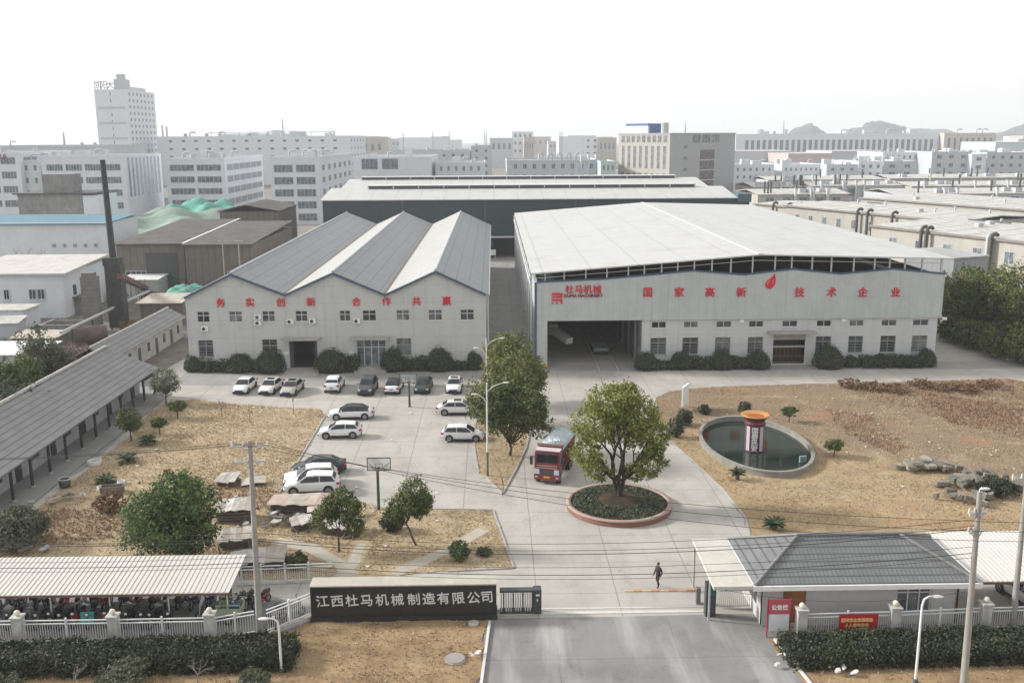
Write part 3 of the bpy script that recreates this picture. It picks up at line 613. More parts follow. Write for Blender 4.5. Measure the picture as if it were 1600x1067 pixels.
# ================================================================ black name wall, sliding gate
sg=thing('name_wall','long black stone wall with the company name in white characters','sign wall',(0,0,0))
s0,s1=G(487,971),G(776,967); yb=s0.y
MB().box(s0.x,s1.x,yb,yb+1.15,.3,2.28).build('slab',M('black_granite',(.022,.022,.024),.3,.3,6),sg)
MB().box(s0.x-.05,s1.x+.05,yb-.12,yb+1.25,0,.297).build('plinth',M('granite_plinth',(.035,.034,.034),.4,.3,5),sg)
MB().box(s0.x-.03,s1.x+.03,yb-.04,yb+1.19,2.283,2.36).build('coping',M('cream_coping',(.42,.39,.34),.8,.12),sg)
for ch,px,py in zip('江西杜马机械制造有限公司',(504,527,550,573,597,621,647,670,693,716,740,761),(939,938.5,938,937.5,937,936.5,936,935,934.5,934,933.5,932)):
    p=atY(px,py,yb); o=sign_text(ch,.82,p.x,yb-.03,p.z-.03,sg,M('silver_letter',(.62,.63,.62),.4,.08),'white_character',.04,.006); o.rotation_euler=(R(90),R(-4),0)
gt=thing('sliding_gate','black and steel retractable gate folded at the end of the black name wall','gate',(0,0,0))
g0,g1=G(781,962),G(846,960); yy=g0.y+.35
fr=MB().box(g0.x,g1.x,yy-.25,yy+.25,1.5,1.62).box(g0.x,g1.x,yy-.25,yy+.25,.12,.24); fr.build('frame',DARKM,gt)
for k in range(14):
    x=g0.x+.1+k*(g1.x-g0.x-.65)/13; MB().box(x-.045,x+.045,yy-.24,yy+.24,.243,1.497).build('upright',M('bright_steel',(.6,.61,.62),.3,.08,2,.6) if k%4!=1 else DARKM,gt)
hd=MB().box(g1.x-.5,g1.x,yy-.32,yy+.32,.1,1.68).build('drive_head',DARKM,gt); MB().box(g1.x-.35,g1.x-.12,yy-.34,yy-.323,1.3,1.4).box(g1.x-.3,g1.x-.22,yy-.34,yy-.323,.95,1.08).build('status_light',WHITE,hd)
for x in (g0.x+.3,g1.x-.9,g1.x-.25): MB().tube([(x,yy-.2,.08),(x,yy+.2,.08)],.08,10).build('wheel',BLACK,gt)
# ================================================================ white fences
FENCE=M('fence_white',(.66,.67,.67),.5,.06,2); PILL=M('pillar_render',(.46,.45,.43),.85,.2,2,0,.1,.5)
def fence(name,label,a,b,h=1.75,base=.3,posts=4,group=None,rails=True):
    a=Vector(a[:2]);b=Vector(b[:2]); L=(b-a).length; t=thing(name,label,'fence',(a.x,a.y,0),math.atan2(b.y-a.y,b.x-a.x),group)
    MB().box(0,L,-.12,.12,0,base).build('base_wall',PILL,t)
    MB().box(0,L,-.035,.035,h-.06,h).box(0,L,-.035,.035,h-.27,h-.21).box(0,L,-.03,.03,base+.1,base+.15).build('rail',FENCE,t)
    m=MB(); n=int(L/.14)
    for i in range(n): x=(i+.5)*L/n; m.box(x-.011,x+.011,-.011,.011,base+.003,h-.275)
    m.build('picket_panel',FENCE,t)
    for i in range(1,posts): x=L*i/posts; MB().box(x-.05,x+.05,-.055,.055,base,h+.12).build('post',FENCE,t)
    return t
def pillar(px,py,label,h=1.95,group='fence pillars with globe lamps'):
    p=G(px,py); t=thing('fence_pillar',label,'pillar',(p.x,p.y,0),0,group)
    MB().cbox(0,0,0,.55,.55,h).build('shaft',PILL,t); MB().cbox(0,0,h+.003,.68,.68,.1).build('cap',PILL,t)
    MB().ell(0,0,h+.28,.17).build('globe_lamp',M('cream_globe',(.68,.66,.52),.3,.05),t); return t
lp=[(33,1012,'weathered fence pillar with a globe lamp near the left end of the scooter shelter'),(181,1010,'weathered fence pillar with a globe lamp before the middle of the scooter shelter'),(331,1007,'weathered fence pillar with a globe lamp in front of the green cargo tricycle')]
pp=[pillar(*q).location for q in lp]
kx=G(408,1000)
fence('metal_fence','white metal fence running off left from the globe pillar at the shelter end',(-42,pp[0].y),(pp[0].x-.3,pp[0].y),posts=5)
fence('metal_fence','white metal fence between the two pillars before the parked scooters',(pp[0].x+.3,pp[0].y),(pp[1].x-.3,pp[1].y),posts=2)
fence('metal_fence','white metal fence between the middle pillar and the pillar by the cargo tricycle',(pp[1].x+.3,pp[1].y),(pp[2].x-.3,pp[2].y),posts=2)
fence('metal_fence','white metal fence between the tricycle pillar and the concrete utility pole',(pp[2].x+.3,pp[2].y),(kx.x-.4,kx.y+.3),posts=2)
fence('metal_fence','white metal fence slanting from the utility pole back to the black name wall',(kx.x+.3,kx.y+.4),(s0.x-.05,yb+.3),posts=2)
i0,i1=G(372,915),G(520,908)
fence('metal_fence','inner white fence with closely set pickets beside the scooter shelter and lawn',i0,i1,1.35,.1,4)
rp=[(1250,1000,'white-painted fence pillar with a globe lamp in front of the guard house notice board'),(1395,996,'weathered fence pillar with a globe lamp beside the red banner'),(1536,990,'weathered fence pillar with a globe lamp beyond the right utility pole')]
qq=[pillar(*q).location for q in rp]
fence('metal_fence','white metal fence in front of the guard house carrying the red banner',(qq[0].x+.3,qq[0].y),(qq[1].x-.3,qq[1].y),1.7,.3,2)
fence('metal_fence','white metal fence in front of the guard house right end window',(qq[1].x+.3,qq[1].y),(qq[2].x-.3,qq[2].y),1.7,.3,2)
fence('metal_fence','white metal fence running off right past the car shelter',(qq[2].x+.3,qq[2].y),(40,qq[2].y+.4),1.7,.3,3)
# red banner hung on the fence
ba=(qq[0].x+qq[1].x)/2+.55; by=qq[0].y-.14
bn=thing('red_banner','red cloth banner with two lines of yellow characters tied to the fence','banner',(ba,by,0))
m_=MB(); nx=16
v=[(-1.15+2.3*i/nx,.02*math.sin(i*1.7),z) for z in (.72,1.7) for i in range(nx+1)]+[(-1.15+2.3*i/nx,.02*math.sin(i*1.7)+.012,z) for z in (.72,1.7) for i in range(nx+1)]
k_=nx+1
m_.add(v,[(i,i+1,k_+i+1,k_+i) for i in range(nx)]+[(2*k_+i+1,2*k_+i,3*k_+i,3*k_+i+1) for i in range(nx)]); m_.build('cloth',M('banner_red',(.4,.015,.022),.7,.12),bn)
YL=M('banner_yellow',(.75,.45,.2),.6,.05)
for t_,z,w_ in (('坚持安全发展理念',1.33,.235),('人人参与安全',1.0,.235)):
    for i,ch in enumerate(t_):
        o=link('yellow_character',text_mesh(ch,.25,.02,.008,YL,'yellow_character'),bn); o.location=((i-(len(t_)-1)/2)*w_-.1,-.035,z); o.rotation_euler=(R(90),0,0)
# ================================================================ guard house
gh=thing('guard_house','pale guard house with a hipped grey tile roof beside the gateway','guard house',(0,0,0))
GX0,GX1,GY0,GY1=15.2,28.6,52.0,58.7; ez=3.1
TILE=M_sheet('grey_pantile',(.16,.165,.168),.5,'Y',.6,.52,.2,0,.22,.0,.26)
TILEX=M_sheet('grey_pantile_side',(.16,.165,.168),.5,'X',.6,.52,.2,0,.22,.0,.26)
ry_=55.4; rz1=4.75; ra,rb=18.7,25.0
MB().add([(GX0,GY0,ez),(GX1,GY0,ez),(rb,ry_,rz1),(ra,ry_,rz1),(GX1,GY1,ez),(GX0,GY1,ez)],[(0,1,2,3),(4,5,3,2)],0).add([(GX0,GY0,ez),(GX0,GY1,ez),(ra,ry_,rz1),(GX1,GY0,ez),(GX1,GY1,ez),(rb,ry_,rz1)],[(0,2,1),(3,4,5)],1).build('roof',[TILE,TILEX],gh)
hp=MB()
for p_,q_ in (((GX0,GY0),(ra,ry_)),((GX1,GY0),(rb,ry_)),((GX0,GY1),(ra,ry_)),((GX1,GY1),(rb,ry_))): hp.tube([(p_[0],p_[1],ez+.05),(q_[0],q_[1],rz1+.05)],.11,6)
hp.tube([(ra,ry_,rz1+.05),(rb,ry_,rz1+.05)],.12,6); hp.build('hip_cap',M('ridge_tile',(.2,.2,.2),.7,.2),gh)
MB().box(GX0-.12,GX1+.12,GY0-.12,GY1+.12,ez-.3,ez-.005).build('eave_board',WHITE,gh)
wx0,wx1,wy0,wy1=GX0+.75,GX1-.95,GY0+.9,GY1-.8
GHW=M('guard_render',(.49,.485,.475),.8,.08,1,0,.05,.15)
wm=MB(); hol=[(17.2,18.6,.15,2.5),(24.1,26.2,.75,2.55)]; wall(wm,wx0,wx1,[(wx0,ez-.303),(wx1,ez-.303)],hol,wy0,.25)
wm.box(wx0,wx0+.25,wy0+.25,wy1,0,ez-.303).box(wx1-.25,wx1,wy0+.25,wy1,0,ez-.303).box(wx0+.25,wx1-.25,wy1-.25,wy1,0,ez-.303); wm.build('wall',GHW,gh)
MB().box(17.22,18.58,wy0+.12,wy0+.18,.15,2.48).build('door',M('orange_wood_door',(.3,.13,.045),.5,.25),gh)
window(gh,24.1,26.2,.75,2.55,wy0,3,.72)
MB().box(wx0-.03,wx0-.003,wy0+1.2,wy0+3,.9,2.4).build('side_window',GLASS,gh)
MB().tube([(wx1+.1,wy0-.08,ez-.35),(wx1+.1,wy0-.08,.1)],.06,8).build('downpipe',M('brown_pipe',(.06,.03,.025)),gh)
MB().slab([(12.75,GY0-.1,ez+.02),(GX0-.13,GY0-.1,ez+.02),(GX0-.13,GY1+.1,ez+.02),(12.9,GY1+.1,ez+.02)],.22).build('gate_canopy',M('cream_slab',(.5,.48,.43),.8,.12,.8,0,0,.2),gh)
for y in (GY0+1.7,GY1-.5): MB().cbox(12.95,y,0,.1,.1,ez-.2).build('canopy_post',STEEL,gh)
tb_=thing('gate_terminal','black gate control cabinet under the canopy edge','cabinet',(13.15,54.35,0)); MB().cbox(0,0,.05,.62,.5,2.15).build('cabinet',DARKM,tb_); MB().cbox(0,-.26,1.45,.5,.02,.5).build('screen',M('green_screen',(.02,.12,.07),.3),tb_)
sb=thing('side_gate','low steel picket side gate beneath the guard house canopy','gate',(13.9,55.2,0)); m_=MB().box(0,2.0,-.03,.03,1.2,1.26).box(0,2.0,-.03,.03,.15,.2); m_.build('frame',STEEL,sb); m_=MB()
for i in range(16): m_.box(.05+i*.125,.08+i*.125,-.015,.015,.203,1.197)
m_.build('pickets',STEEL,sb)
bx=G(1105,945)
br=thing('barrier_arm','orange and white barrier arm across the gateway','barrier',(12.75,55.9,0)); MB().cbox(0,0,0,.26,.3,1.1).build('housing',M('barrier_grey',(.16,.16,.165),.5,.1),br)
for i in range(8): MB().box(-.2-(i+1)*.56,-.2-i*.56-.002,-.05,.05,.86,.96).build('arm_section',M('arm_orange',(.55,.24,.1),.5,.1) if i%2==0 else M('arm_pink',(.6,.42,.3),.5,.1),br)
nbp=G(1216,1000); nb=thing('notice_board','red-framed notice board with a white sheet in front of the guard house','notice board',(16.6,51.6,0)); nb.scale=(.9,1,.97)
MB().box(-.72,.72,-.05,.05,1.55,2.5).build('header_panel',M('board_red',(.42,.07,.1),.5,.12),nb); MB().box(-.66,.66,-.06,.04,.45,1.545).build('sheet',M('paper_white',(.58,.6,.62),.5,.08,3),nb)
MB().box(-.78,-.725,-.06,.06,0,2.55).box(.725,.78,-.06,.06,0,2.55).build('frame_post',M('board_frame',(.28,.02,.06)),nb)
for i,ch in enumerate('公告栏'):
    o=link('white_character',text_mesh(ch,.36,.02,.01,WHITE,'white_character'),nb); o.location=((i-1)*.36,-.065,1.98); o.rotation_euler=(R(90),0,0)
# ================================================================ shelters with profiled white roofs
RIBL=M_sheet('ribbed_cream_roof',(.6,.575,.535),.3,'X',.5,.85,.05,0,.2,.06)
def shelter(label,x0,x1,y0,y1,zf,zb,nx,mat):
    t=thing('carport' if 'car ' in label else 'scooter_shelter',label,'shelter'); 
    m=MB(); n=int((x1-x0)/.3)
    m.slab([(x0,y0,zf),(x1,y0,zf),(x1,y1,zb),(x0,y1,zb)],.05)
    for i in range(n+1): x=x0+(x1-x0)*i/n; m.beam((x,y0,zf+.015),(x,y1,zb+.015),.06,.04)
    m.build('roof',mat,t)
    MB().box(x0,x1,y0+.05,y0+.15,zf-.22,zf-.053).box(x0,x1,y1-.15,y1-.05,zb-.22,zb-.053).build('beam',M('red_brown_beam',(.17,.075,.06),.6,.2),t)
    for i in range(nx):
        x=x0+.3+(x1-x0-.6)*i/(nx-1)
        for y,z in ((y0+.6,zf-.1),(y1-.3,zb-.1)): MB().cyl(x,y,0,z,.05,n=8).build('post',PWH,t)
        MB().beam((x,y0+.3,zf-.1),(x,y1-.3,zb-.1),.06).build('rafter',PWH,t)
    return t
p1_,p2_=G(378,866,2.85),G(366,925,2.35)
shelter('long scooter shelter with a ribbed cream roof behind the white fence',-38,p1_.x+.25,p2_.y,p1_.y,2.35,2.85,7,RIBL)
q1=G(1440,832,3.0); q2=G(1522,911,2.6)
shelter('car port with a ribbed white roof at the right of the guard house',q1.x+.3,43,q2.y+.2,q1.y,2.6,3.05,5,RIBL)
# ================================================================ long single-storey row on the left
rw=thing('row_house','long single-storey grey-tiled row house with a posted veranda','row house')
ex=-39.0; yA,yB_=66,109.3; rxx=-44.7; rzz=5.6; ee=3.0
RT1=M_sheet('row_tile',(.235,.235,.235),.62,'X',.75,.62,.16,0,.22,.1,0)
MB().slab([(ex,yA,ee),(ex,yB_,ee),(rxx,yB_-.6,rzz),(rxx,yA,rzz)],.12).slab([(rxx,yA,rzz),(rxx,yB_-.6,rzz),(rxx-5.2,yB_,3.2),(rxx-5.2,yA,3.2)],.12).build('roof',RT1,rw)
MB().tube([(rxx,yA,rzz+.08),(rxx,yB_-.6,rzz+.08)],.2,6).build('ridge_cap',M('pale_ridge',(.42,.41,.38),.8,.2),rw)
wxr=ex-2.2
rwm=M('row_wall',(.4,.4,.42),.85,.12,1,0,.1,.35)
m_=MB().box(wxr-.25,wxr,yA,yB_-.7,.15,3.9); m_.add([(wxr-.25,yB_-.7,.15),(rxx-4.8,yB_-.7,.15),(rxx-4.8,yB_-.7,3.1),(rxx,yB_-.7,rzz-.2),(wxr-.25,yB_-.7,3.9)],[(0,1,2,3,4)]); m_.build('wall',rwm,rw)
MB().box(wxr,ex+1.4,yA,yB_-.5,.03,.15).build('veranda_floor',PATHC,rw)
k=0
for i in range(13):
    y=yB_-1.2-i*3.35
    pz=MB().cyl(ex+.05-.35,y,.15,3.05,.13,n=10); pz.build('veranda_post',M('dark_post',(.03,.032,.035),.6,.2),rw); MB().cyl(ex-.3,y,.152,.32,.24,n=10).build('post_base',CONC,rw)
    if i%2==0: d=MB().box(wxr+.003,wxr+.06,y-2.3,y-1.2,.16,2.35).build('door',M('dark_door',(.035,.035,.04)),rw); MB().box(wxr+.061,wxr+.1,y-1.4,y-1.33,1.1,1.25).build('handle',STEEL,d)
    else: f=MB().box(wxr+.003,wxr+.05,y-2.6,y-1.2,1.1,2.3).build('window',DARKM,rw); MB().box(wxr+.051,wxr+.06,y-2.5,y-1.95,1.18,2.22).box(wxr+.051,wxr+.06,y-1.87,y-1.3,1.18,2.22).build('pane',GLASS,f)
r2=thing('outhouse','small grey-tiled outbuilding between the row house and the three-gabled hall','outbuilding')
A=[G(155,545,3.0),G(287,487,3.0)]
MB().slab([(-46.2,114,3.0),(-46.0,142,3.0),(-48.6,142,4.4),(-48.8,114,4.4)],.12).slab([(-48.8,114,4.4),(-48.6,142,4.4),(-51.4,142,3.0),(-51.6,114,3.0)],.12).build('roof',RT1,r2)
MB().poly([(-46.7,114.4),(-46.5,141.6),(-51,141.6),(-51.2,114.4)],0,2.95).build('wall',M('dirty_wall',(.38,.37,.35),.9,.2,.8,0,.1,.6),r2)
for i,y in enumerate((117,120.6,124,127.4,130.4,133.4,136.4,139.4)):
    x=-46.7+.2*(y-114.4)/27.2; MB().box(x-.1,x+.04,y-.45,y+.45,.1 if i%2==0 else 1,2.2).build('door' if i%2==0 else 'window',GLASS if i%2 else DARKM,r2)
MB().tube([(-48.8,114,4.45),(-48.6,142,4.45)],.13,6).build('ridge_cap',M('pale_ridge',(.42,.41,.38)),r2)
# ================================================================ cars
TYRE=M('tyre',(.02,.02,.02),.85,.2,8); RIMM=M('alloy_rim',(.35,.36,.37),.3,.1,8,.6); CGL=M_glass('car_glass',(.02,.025,.03),.06)
HLM=M('headlight',(.55,.57,.6),.15,.1,9); TLM=M('taillight',(.35,.01,.015),.2,.1,9); PLB=M('number_plate',(.03,.07,.3),.5,.05,9); TRIM=M('black_trim',(.02,.02,.022),.5,.2,6)
PAINTS=dict(white=M_paint('car_white',(.74,.75,.76)),pearl=M_paint('car_pearl',(.7,.69,.68)),silver=M_paint('car_silver',(.42,.4,.36)),grey=M_paint('car_grey',(.07,.07,.078)),green=M_paint('car_dark_green',(.02,.035,.03)),black=M_paint('car_black',(.02,.023,.026)))
# side profiles along the length (x forward): lower body top line, cabin base and cabin roof points as fractions of length / metres
KIND=dict(
 sedan=dict(L=4.75,W=1.82,body=[(-.5,.62,.72),(-.485,.92,.86),(-.40,1.0,.92),(-.2,.97,.97),(.1,.95,.98),(.24,.93,.97),(.36,.86,.95),(.46,.74,.88),(.5,.55,.74)],cab=((-.41,.97),(-.24,1.40),(-.02,1.47),(.09,1.42),(.27,.93))),
 hatch=dict(L=4.2,W=1.76,body=[(-.5,.6,.74),(-.488,.95,.88),(-.42,1.02,.93),(-.2,.98,.97),(.1,.96,.98),(.26,.94,.97),(.38,.86,.95),(.465,.74,.88),(.5,.55,.74)],cab=((-.475,1.0),(-.36,1.42),(-.05,1.5),(.08,1.44),(.29,.94))),
 suv=dict(L=4.6,W=1.86,body=[(-.5,.68,.76),(-.488,1.05,.89),(-.42,1.13,.93),(-.2,1.1,.97),(.1,1.08,.98),(.25,1.06,.97),(.37,1.0,.95),(.46,.88,.89),(.5,.64,.76)],cab=((-.475,1.1),(-.38,1.58),(-.05,1.68),(.07,1.6),(.28,1.06))),
)
def make_car(kind,paint,label,roof=None,sunroof=False,open_wheels=True):
    K=KIND[kind]; L,W=K['L'],K['W']; t=thing('parked_car',label,'car',(0,0,0),0,'cars parked in the yard'); pm=PAINTS[paint]
    m=MB(); st=[]; zl=.26
    wheels=(-.31*L,.31*L); wr=.33 if kind!='suv' else .36
    for fx,zt,fw in K['body']:
        hw=W/2*fw; x=fx*L; lo=zl+(.1 if abs(fx)>.47 else 0)
        ring=[(-hw*.9,lo),(-hw,lo+.14),(-hw*1.0,zt*.62),(-hw*.985,zt-.13),(-hw*.9,zt-.02),(-hw*.5,zt+.025),(hw*.5,zt+.025),(hw*.9,zt-.02),(hw*.985,zt-.13),(hw,zt*.62),(hw,lo+.14),(hw*.9,lo)]
        st.append([(x,y,z) for y,z in ring])
    n=12; v=[p for r in st for p in r]
    m.add(v,[(k*n+i,k*n+i+1,(k+1)*n+i+1,(k+1)*n+i) for k in range(len(st)-1) for i in range(n-1)],0,True)
    m.add(st[0],[tuple(range(n))]); m.add(st[-1],[tuple(range(n-1,-1,-1))])
    m.add([p for r in st for p in (r[0],r[-1])],[(2*k,2*k+1,2*k+3,2*k+2) for k in range(len(st)-1)])
    body=m.build('body',pm,t)
    # wheel arches and sills
    for x in wheels:
        for sy in (-1,1): MB().tube([(x,sy*(W/2*.95),wr+.01),(x,sy*(W/2+.006),wr+.01)],wr+.075,18).build('wheel_arch',TRIM,body)
    MB().box(-L*.2,L*.2,-W/2*.985,W/2*.985,.24,.33).build('sill',TRIM,body)
    # cabin
    c=K['cab']; hb=W/2*.9; ht=W/2*.7; m=MB()
    cp=[(x*L,z) for x,z in c]; ws=[hb,ht,ht*1.02,ht,hb]
    zb=[c[0][1],0,0,0,c[4][1]]
    def cz(x): return None
    belt=lambda x: c[0][1]+(c[4][1]-c[0][1])*((x-cp[0][0])/(cp[4][0]-cp[0][0]))-.05
    top=[]; 
    for k,(x,z) in enumerate(cp):
        w=ws[k]; top.append([(x,-w,z if k in(1,2,3) else z-.05),(x,-w*.6,z+(.035 if k in(1,2,3) else -.02)),(x,w*.6,z+(.035 if k in(1,2,3) else -.02)),(x,w,z if k in(1,2,3) else z-.05)])
    v=[p for r in top for p in r]; m.add(v,[(k*4+i,k*4+i+1,(k+1)*4+i+1,(k+1)*4+i) for k in range(4) for i in range(3)],0,False)
    for sy,idx in ((-1,0),(1,3)):
        up=[top[k][idx] for k in range(5)]; dn=[(x,sy*hb,belt(x)) for x in (cp[1][0],cp[2][0],cp[3][0])]
        m.add(up+dn,[(0,1,5),(1,2,6,5),(2,3,7,6),(3,4,7)])
    cab=m.build('cabin',PAINTS[roof] if roof else pm,t)
    def panel(name,pts,off,mat,par=cab):
        pts=[Vector(p) for p in pts]; nn=(pts[1]-pts[0]).cross(pts[2]-pts[0]).normalized()
        cc=sum(pts,Vector())/len(pts)
        if nn.dot(cc-Vector((0,0,.7)))<0: nn=-nn
        q=[p+nn*off for p in pts]; k=len(q); MB().add(q+[p+nn*(off-.012) for p in pts],[tuple(range(k))]+[(i,k+i,k+(i+1)%k,(i+1)%k) for i in range(k)]).build(name,mat,par)
    def lerp(a,b,f): return tuple(a[i]+(b[i]-a[i])*f for i in range(3))
    # windscreen (between 3 and 4), rear window (0 and 1)
    for name,k0,k1,f0,f1 in (('windscreen',3,4,.06,.86),('rear_window',1,0,.1,.72 if kind=='sedan' else .6)):
        for a_,b_ in (((0,3),(0,3)),):
            L0=lerp(top[k0][0],top[k1][0],f0);R0=lerp(top[k0][3],top[k1][3],f0);L1=lerp(top[k0][0],top[k1][0],f1);R1=lerp(top[k0][3],top[k1][3],f1)
            M0=lerp(top[k0][1],top[k1][1],f0);M1=lerp(top[k0][1],top[k1][1],f1);N0=lerp(top[k0][2],top[k1][2],f0);N1=lerp(top[k0][2],top[k1][2],f1)
            s=lambda a,b,f:lerp(a,b,f)
            q=MB(); e=.012; d=Vector((.5 if k0==3 else -.5,0,.86))*.014
            pts=[s(L0,M0,.15),M0,N0,s(R0,N0,.15),s(R1,N1,.12),N1,M1,s(L1,M1,.12)]
            q.add([Vector(p)+d for p in pts],[(0,1,6,7),(1,2,5,6),(2,3,4,5)]); q.build(name,CGL,cab)
    for sy,idx in ((-1,0),(1,3)):
        def onside(x,f):
            # point on the side glass plane at station x, f=0 belt, 1 roof
            for k in range(4):
                if cp[k][0]<=x<=cp[k+1][0]:
                    g=(x-cp[k][0])/(cp[k+1][0]-cp[k][0]); up=lerp(top[k][idx],top[k+1][idx],g); break
            dn=(x,sy*hb,belt(x)+.06); return lerp(dn,up,f)
        xr,x1,xm,x3,xf=cp[0][0]+.3*(cp[1][0]-cp[0][0])+(.12 if kind=='sedan' else .05),cp[1][0]+.05,(cp[1][0]+cp[3][0])/2,cp[3][0],cp[4][0]-.32*(cp[4][0]-cp[3][0])
        panel('rear_side_window',[onside(xr,.15),onside(x1,.86),onside(xm-.04,.86),onside(xm-.04,.04),onside(xr+.2,.04)],.014,CGL)
        panel('front_side_window',[onside(xm+.04,.04),onside(xm+.04,.86),onside(x3-.02,.86),onside(xf,.25),onside(xf,.04)],.014,CGL)
    if sunroof: MB().box(-.5,.25,-.42,.42,c[2][1]+.04,c[2][1]+.055).build('sunroof',CGL,cab)
    # lamps, grille, bumpers, plates, mirrors
    xf=L/2; zh=K['body'][-2][1]
    for sy in (-1,1):
        MB().add([(xf-.12,sy*W*.43,zh-.02),(xf-.02,sy*W*.26,zh-.1),(xf-.0,sy*W*.27,zh-.22),(xf-.1,sy*W*.435,zh-.16),(xf-.2,sy*W*.42,zh-.02),(xf-.1,sy*W*.26,zh-.1),(xf-.08,sy*W*.27,zh-.22),(xf-.2,sy*W*.43,zh-.16)],[(0,1,2,3),(4,5,1,0),(3,2,6,7),(0,3,7,4),(1,5,6,2),(7,6,5,4)]).build('headlight',HLM,t)
        zr=K['body'][1][1]; MB().box(-L/2-.02,-L/2+.16,sy*W*.40-.14,sy*W*.40+.14,zr-.2,zr-.02).build('taillight',TLM,t)
        MB().cbox(cp[4][0]-.35,sy*(W/2+.08),belt(cp[4][0])+.06,.12,.2,.14).build('mirror',pm,t)
    MB().box(xf-.08,xf+.025,-W*.24,W*.24,zh-.3,zh-.12).build('grille',TRIM,t); MB().box(xf-.1,xf+.03,-W*.36,W*.36,.3,.44).build('bumper_trim',TRIM,t)
    MB().box(-L/2-.03,-L/2+.1,-W*.38,W*.38,.34,.48).build('bumper_trim',TRIM,t)
    MB().box(xf+.031,xf+.045,-.22,.22,.46,.58).build('number_plate',PLB,t); MB().box(-L/2-.035,-L/2-.02,-.22,.22,.66,.78).build('number_plate',PLB,t)
    for x in wheels:
        for sy in (-1,1):
            yo=sy*(W/2+.012); yi=sy*(W/2-.2); w_=MB().tube([(x,yi,wr),(x,yo,wr)],wr,20).build('wheel',TYRE,t)
            r_=MB(); r_.tube([(x,yo-sy*.02,wr),(x,yo+sy*.006,wr)],wr*.66,14)
            r_.build('rim',RIMM,w_)
            s_=MB()
            for i in range(5):
                a=2*PI*i/5+.5; s_.beam((x+math.cos(a)*.04,yo+sy*.012,wr+math.sin(a)*.04),(x+math.cos(a+.63)*wr*.6,yo+sy*.012,wr+math.sin(a+.63)*wr*.6),.07,.012)
            s_.build('rim_opening',TRIM,w_)
    return t
def park(kind,paint,px,py,head,label,**k):
    g=G(px,py,.0); t=make_car(kind,paint,label,**k); t.location=(g.x,g.y,.022); t.rotation_euler=(0,0,R(head)); return t
S=-90
park('sedan','white',383,610,S-3,'white saloon car nose-out at the left end of the row by the hedge')
park('sedan','pearl',424,611,S-6,'white saloon car with a dark sunroof, between the leftmost car and the silver one',sunroof=True)
park('sedan','silver',457,613,S-5,'silver-beige saloon car with a sunroof in the parked row',sunroof=True)
park('suv','white',523,608,R(0)+90,'boxy white car parked tail-out with a dark bumper, alone in the gap of the row')
park('suv','grey',575,612,S-3,'dark grey off-roader facing out in the parked row beside the distant basketball hoop')
park('sedan','white',616,610,88,'white saloon car parked tail-out right behind the distant basketball hoop',roof='black')
park('sedan','green',662,609,S-2,'very dark green car facing out in the parked row')
park('sedan','white',710,609,S-1,'white car with a black grille facing out at the right end of the parked row',sunroof=True)
park('sedan','white',549,653,183,'white saloon car with a black roof, side-on and facing the lawn',roof='black')
park('hatch','white',532,682,182,'plain white hatchback side-on at the lawn edge below the black-roofed saloon')
park('sedan','pearl',717,646,-1,'white saloon car side-on with its nose under the median trees',sunroof=True)
park('hatch','white',724,687,-3,'white hatchback with red tail lights and its nose under the median trees')
park('sedan','black',499,738,189,'black saloon car, farthest of three side by side near the scrap stacks')
park('suv','pearl',486,756,191,'white off-roader in the middle of three cars side by side near the scrap stacks')
park('suv','white',488,768,184,'white off-roader nearest the scrap stacks, in front of two other cars',sunroof=False)
wc=park('sedan','white',1605,940,100,'white car parked under the ribbed car port roof at the right edge')
# ================================================================ red tipper truck with a tarpaulin
fz=G(857,757); bz=Vector((fz.x+1.55,fz.y+5.0,0)); hd=math.atan2(fz.y-bz.y,fz.x-bz.x)
tk=thing('dump_truck','dark red tipper truck under a pale blue tarpaulin driving along the driveway','truck',(fz.x-.15,fz.y,.022),hd); tk.scale=(.63,.9,.97)
TRED=M_paint('truck_red',(.19,.022,.03),.4,.3); TB=M('truck_black',(.03,.03,.032),.6,.2)
m=MB(); cabp=[(-1.9,.75),(-1.9,2.75),(-1.6,2.95),(-.55,2.95),(-.2,2.75),(0,1.75),(.03,.75)]; hw=1.2
n=len(cabp); m.add([(x,-hw,z) for x,z in cabp]+[(x,hw,z) for x,z in cabp],[tuple(range(n)),tuple(range(2*n-1,n-1,-1))]+[(i,n+i,n+(i+1)%n,(i+1)%n) for i in range(n)])
cb=m.build('cab',TRED,tk)
MB().add([(-.18,-1.02,2.66),(-.18,1.02,2.66),(.0,1.02,1.98),(.0,-1.02,1.98),(-.15,-1.02,2.68),(-.15,1.02,2.68),(-.0,1.02,2.0),(-.0,-1.02,2.0)],[(4,5,6,7),(0,4,7,3),(1,2,6,5),(0,1,5,4),(3,7,6,2)]).build('windscreen',CGL,cb)
MB().box(-1.7,-.3,-1.18,1.18,2.955,3.05).build('roof_panel',M('pink_white',(.6,.52,.52),.5,.1),cb); MB().box(-.25,.1,-1.1,1.1,2.7,2.8).build('sun_visor',TB,cb)
for sy in (-1,1):
    MB().box(-1.1,-.25,sy*1.205-.008,sy*1.205+.008,1.85,2.6).build('side_window',CGL,cb); MB().box(-1.55,-.15,sy*1.215-.01,sy*1.215+.01,.95,1.8).build('door',TRED,cb)
    mm=MB().cbox(.05,sy*1.5,1.75,.14,.26,.75); mm.beam((-.1,sy*1.2,2.5),(.05,sy*1.5,2.45),.04); mm.build('mirror',TB,tk)
    MB().box(.02,.1,sy*.95-.24,sy*.95+.24,.94,1.4).build('headlight',HLM,tk); MB().box(.05,.12,sy*1.0-.12,sy*1.0+.12,.62,.74).build('fog_lamp',HLM,tk)
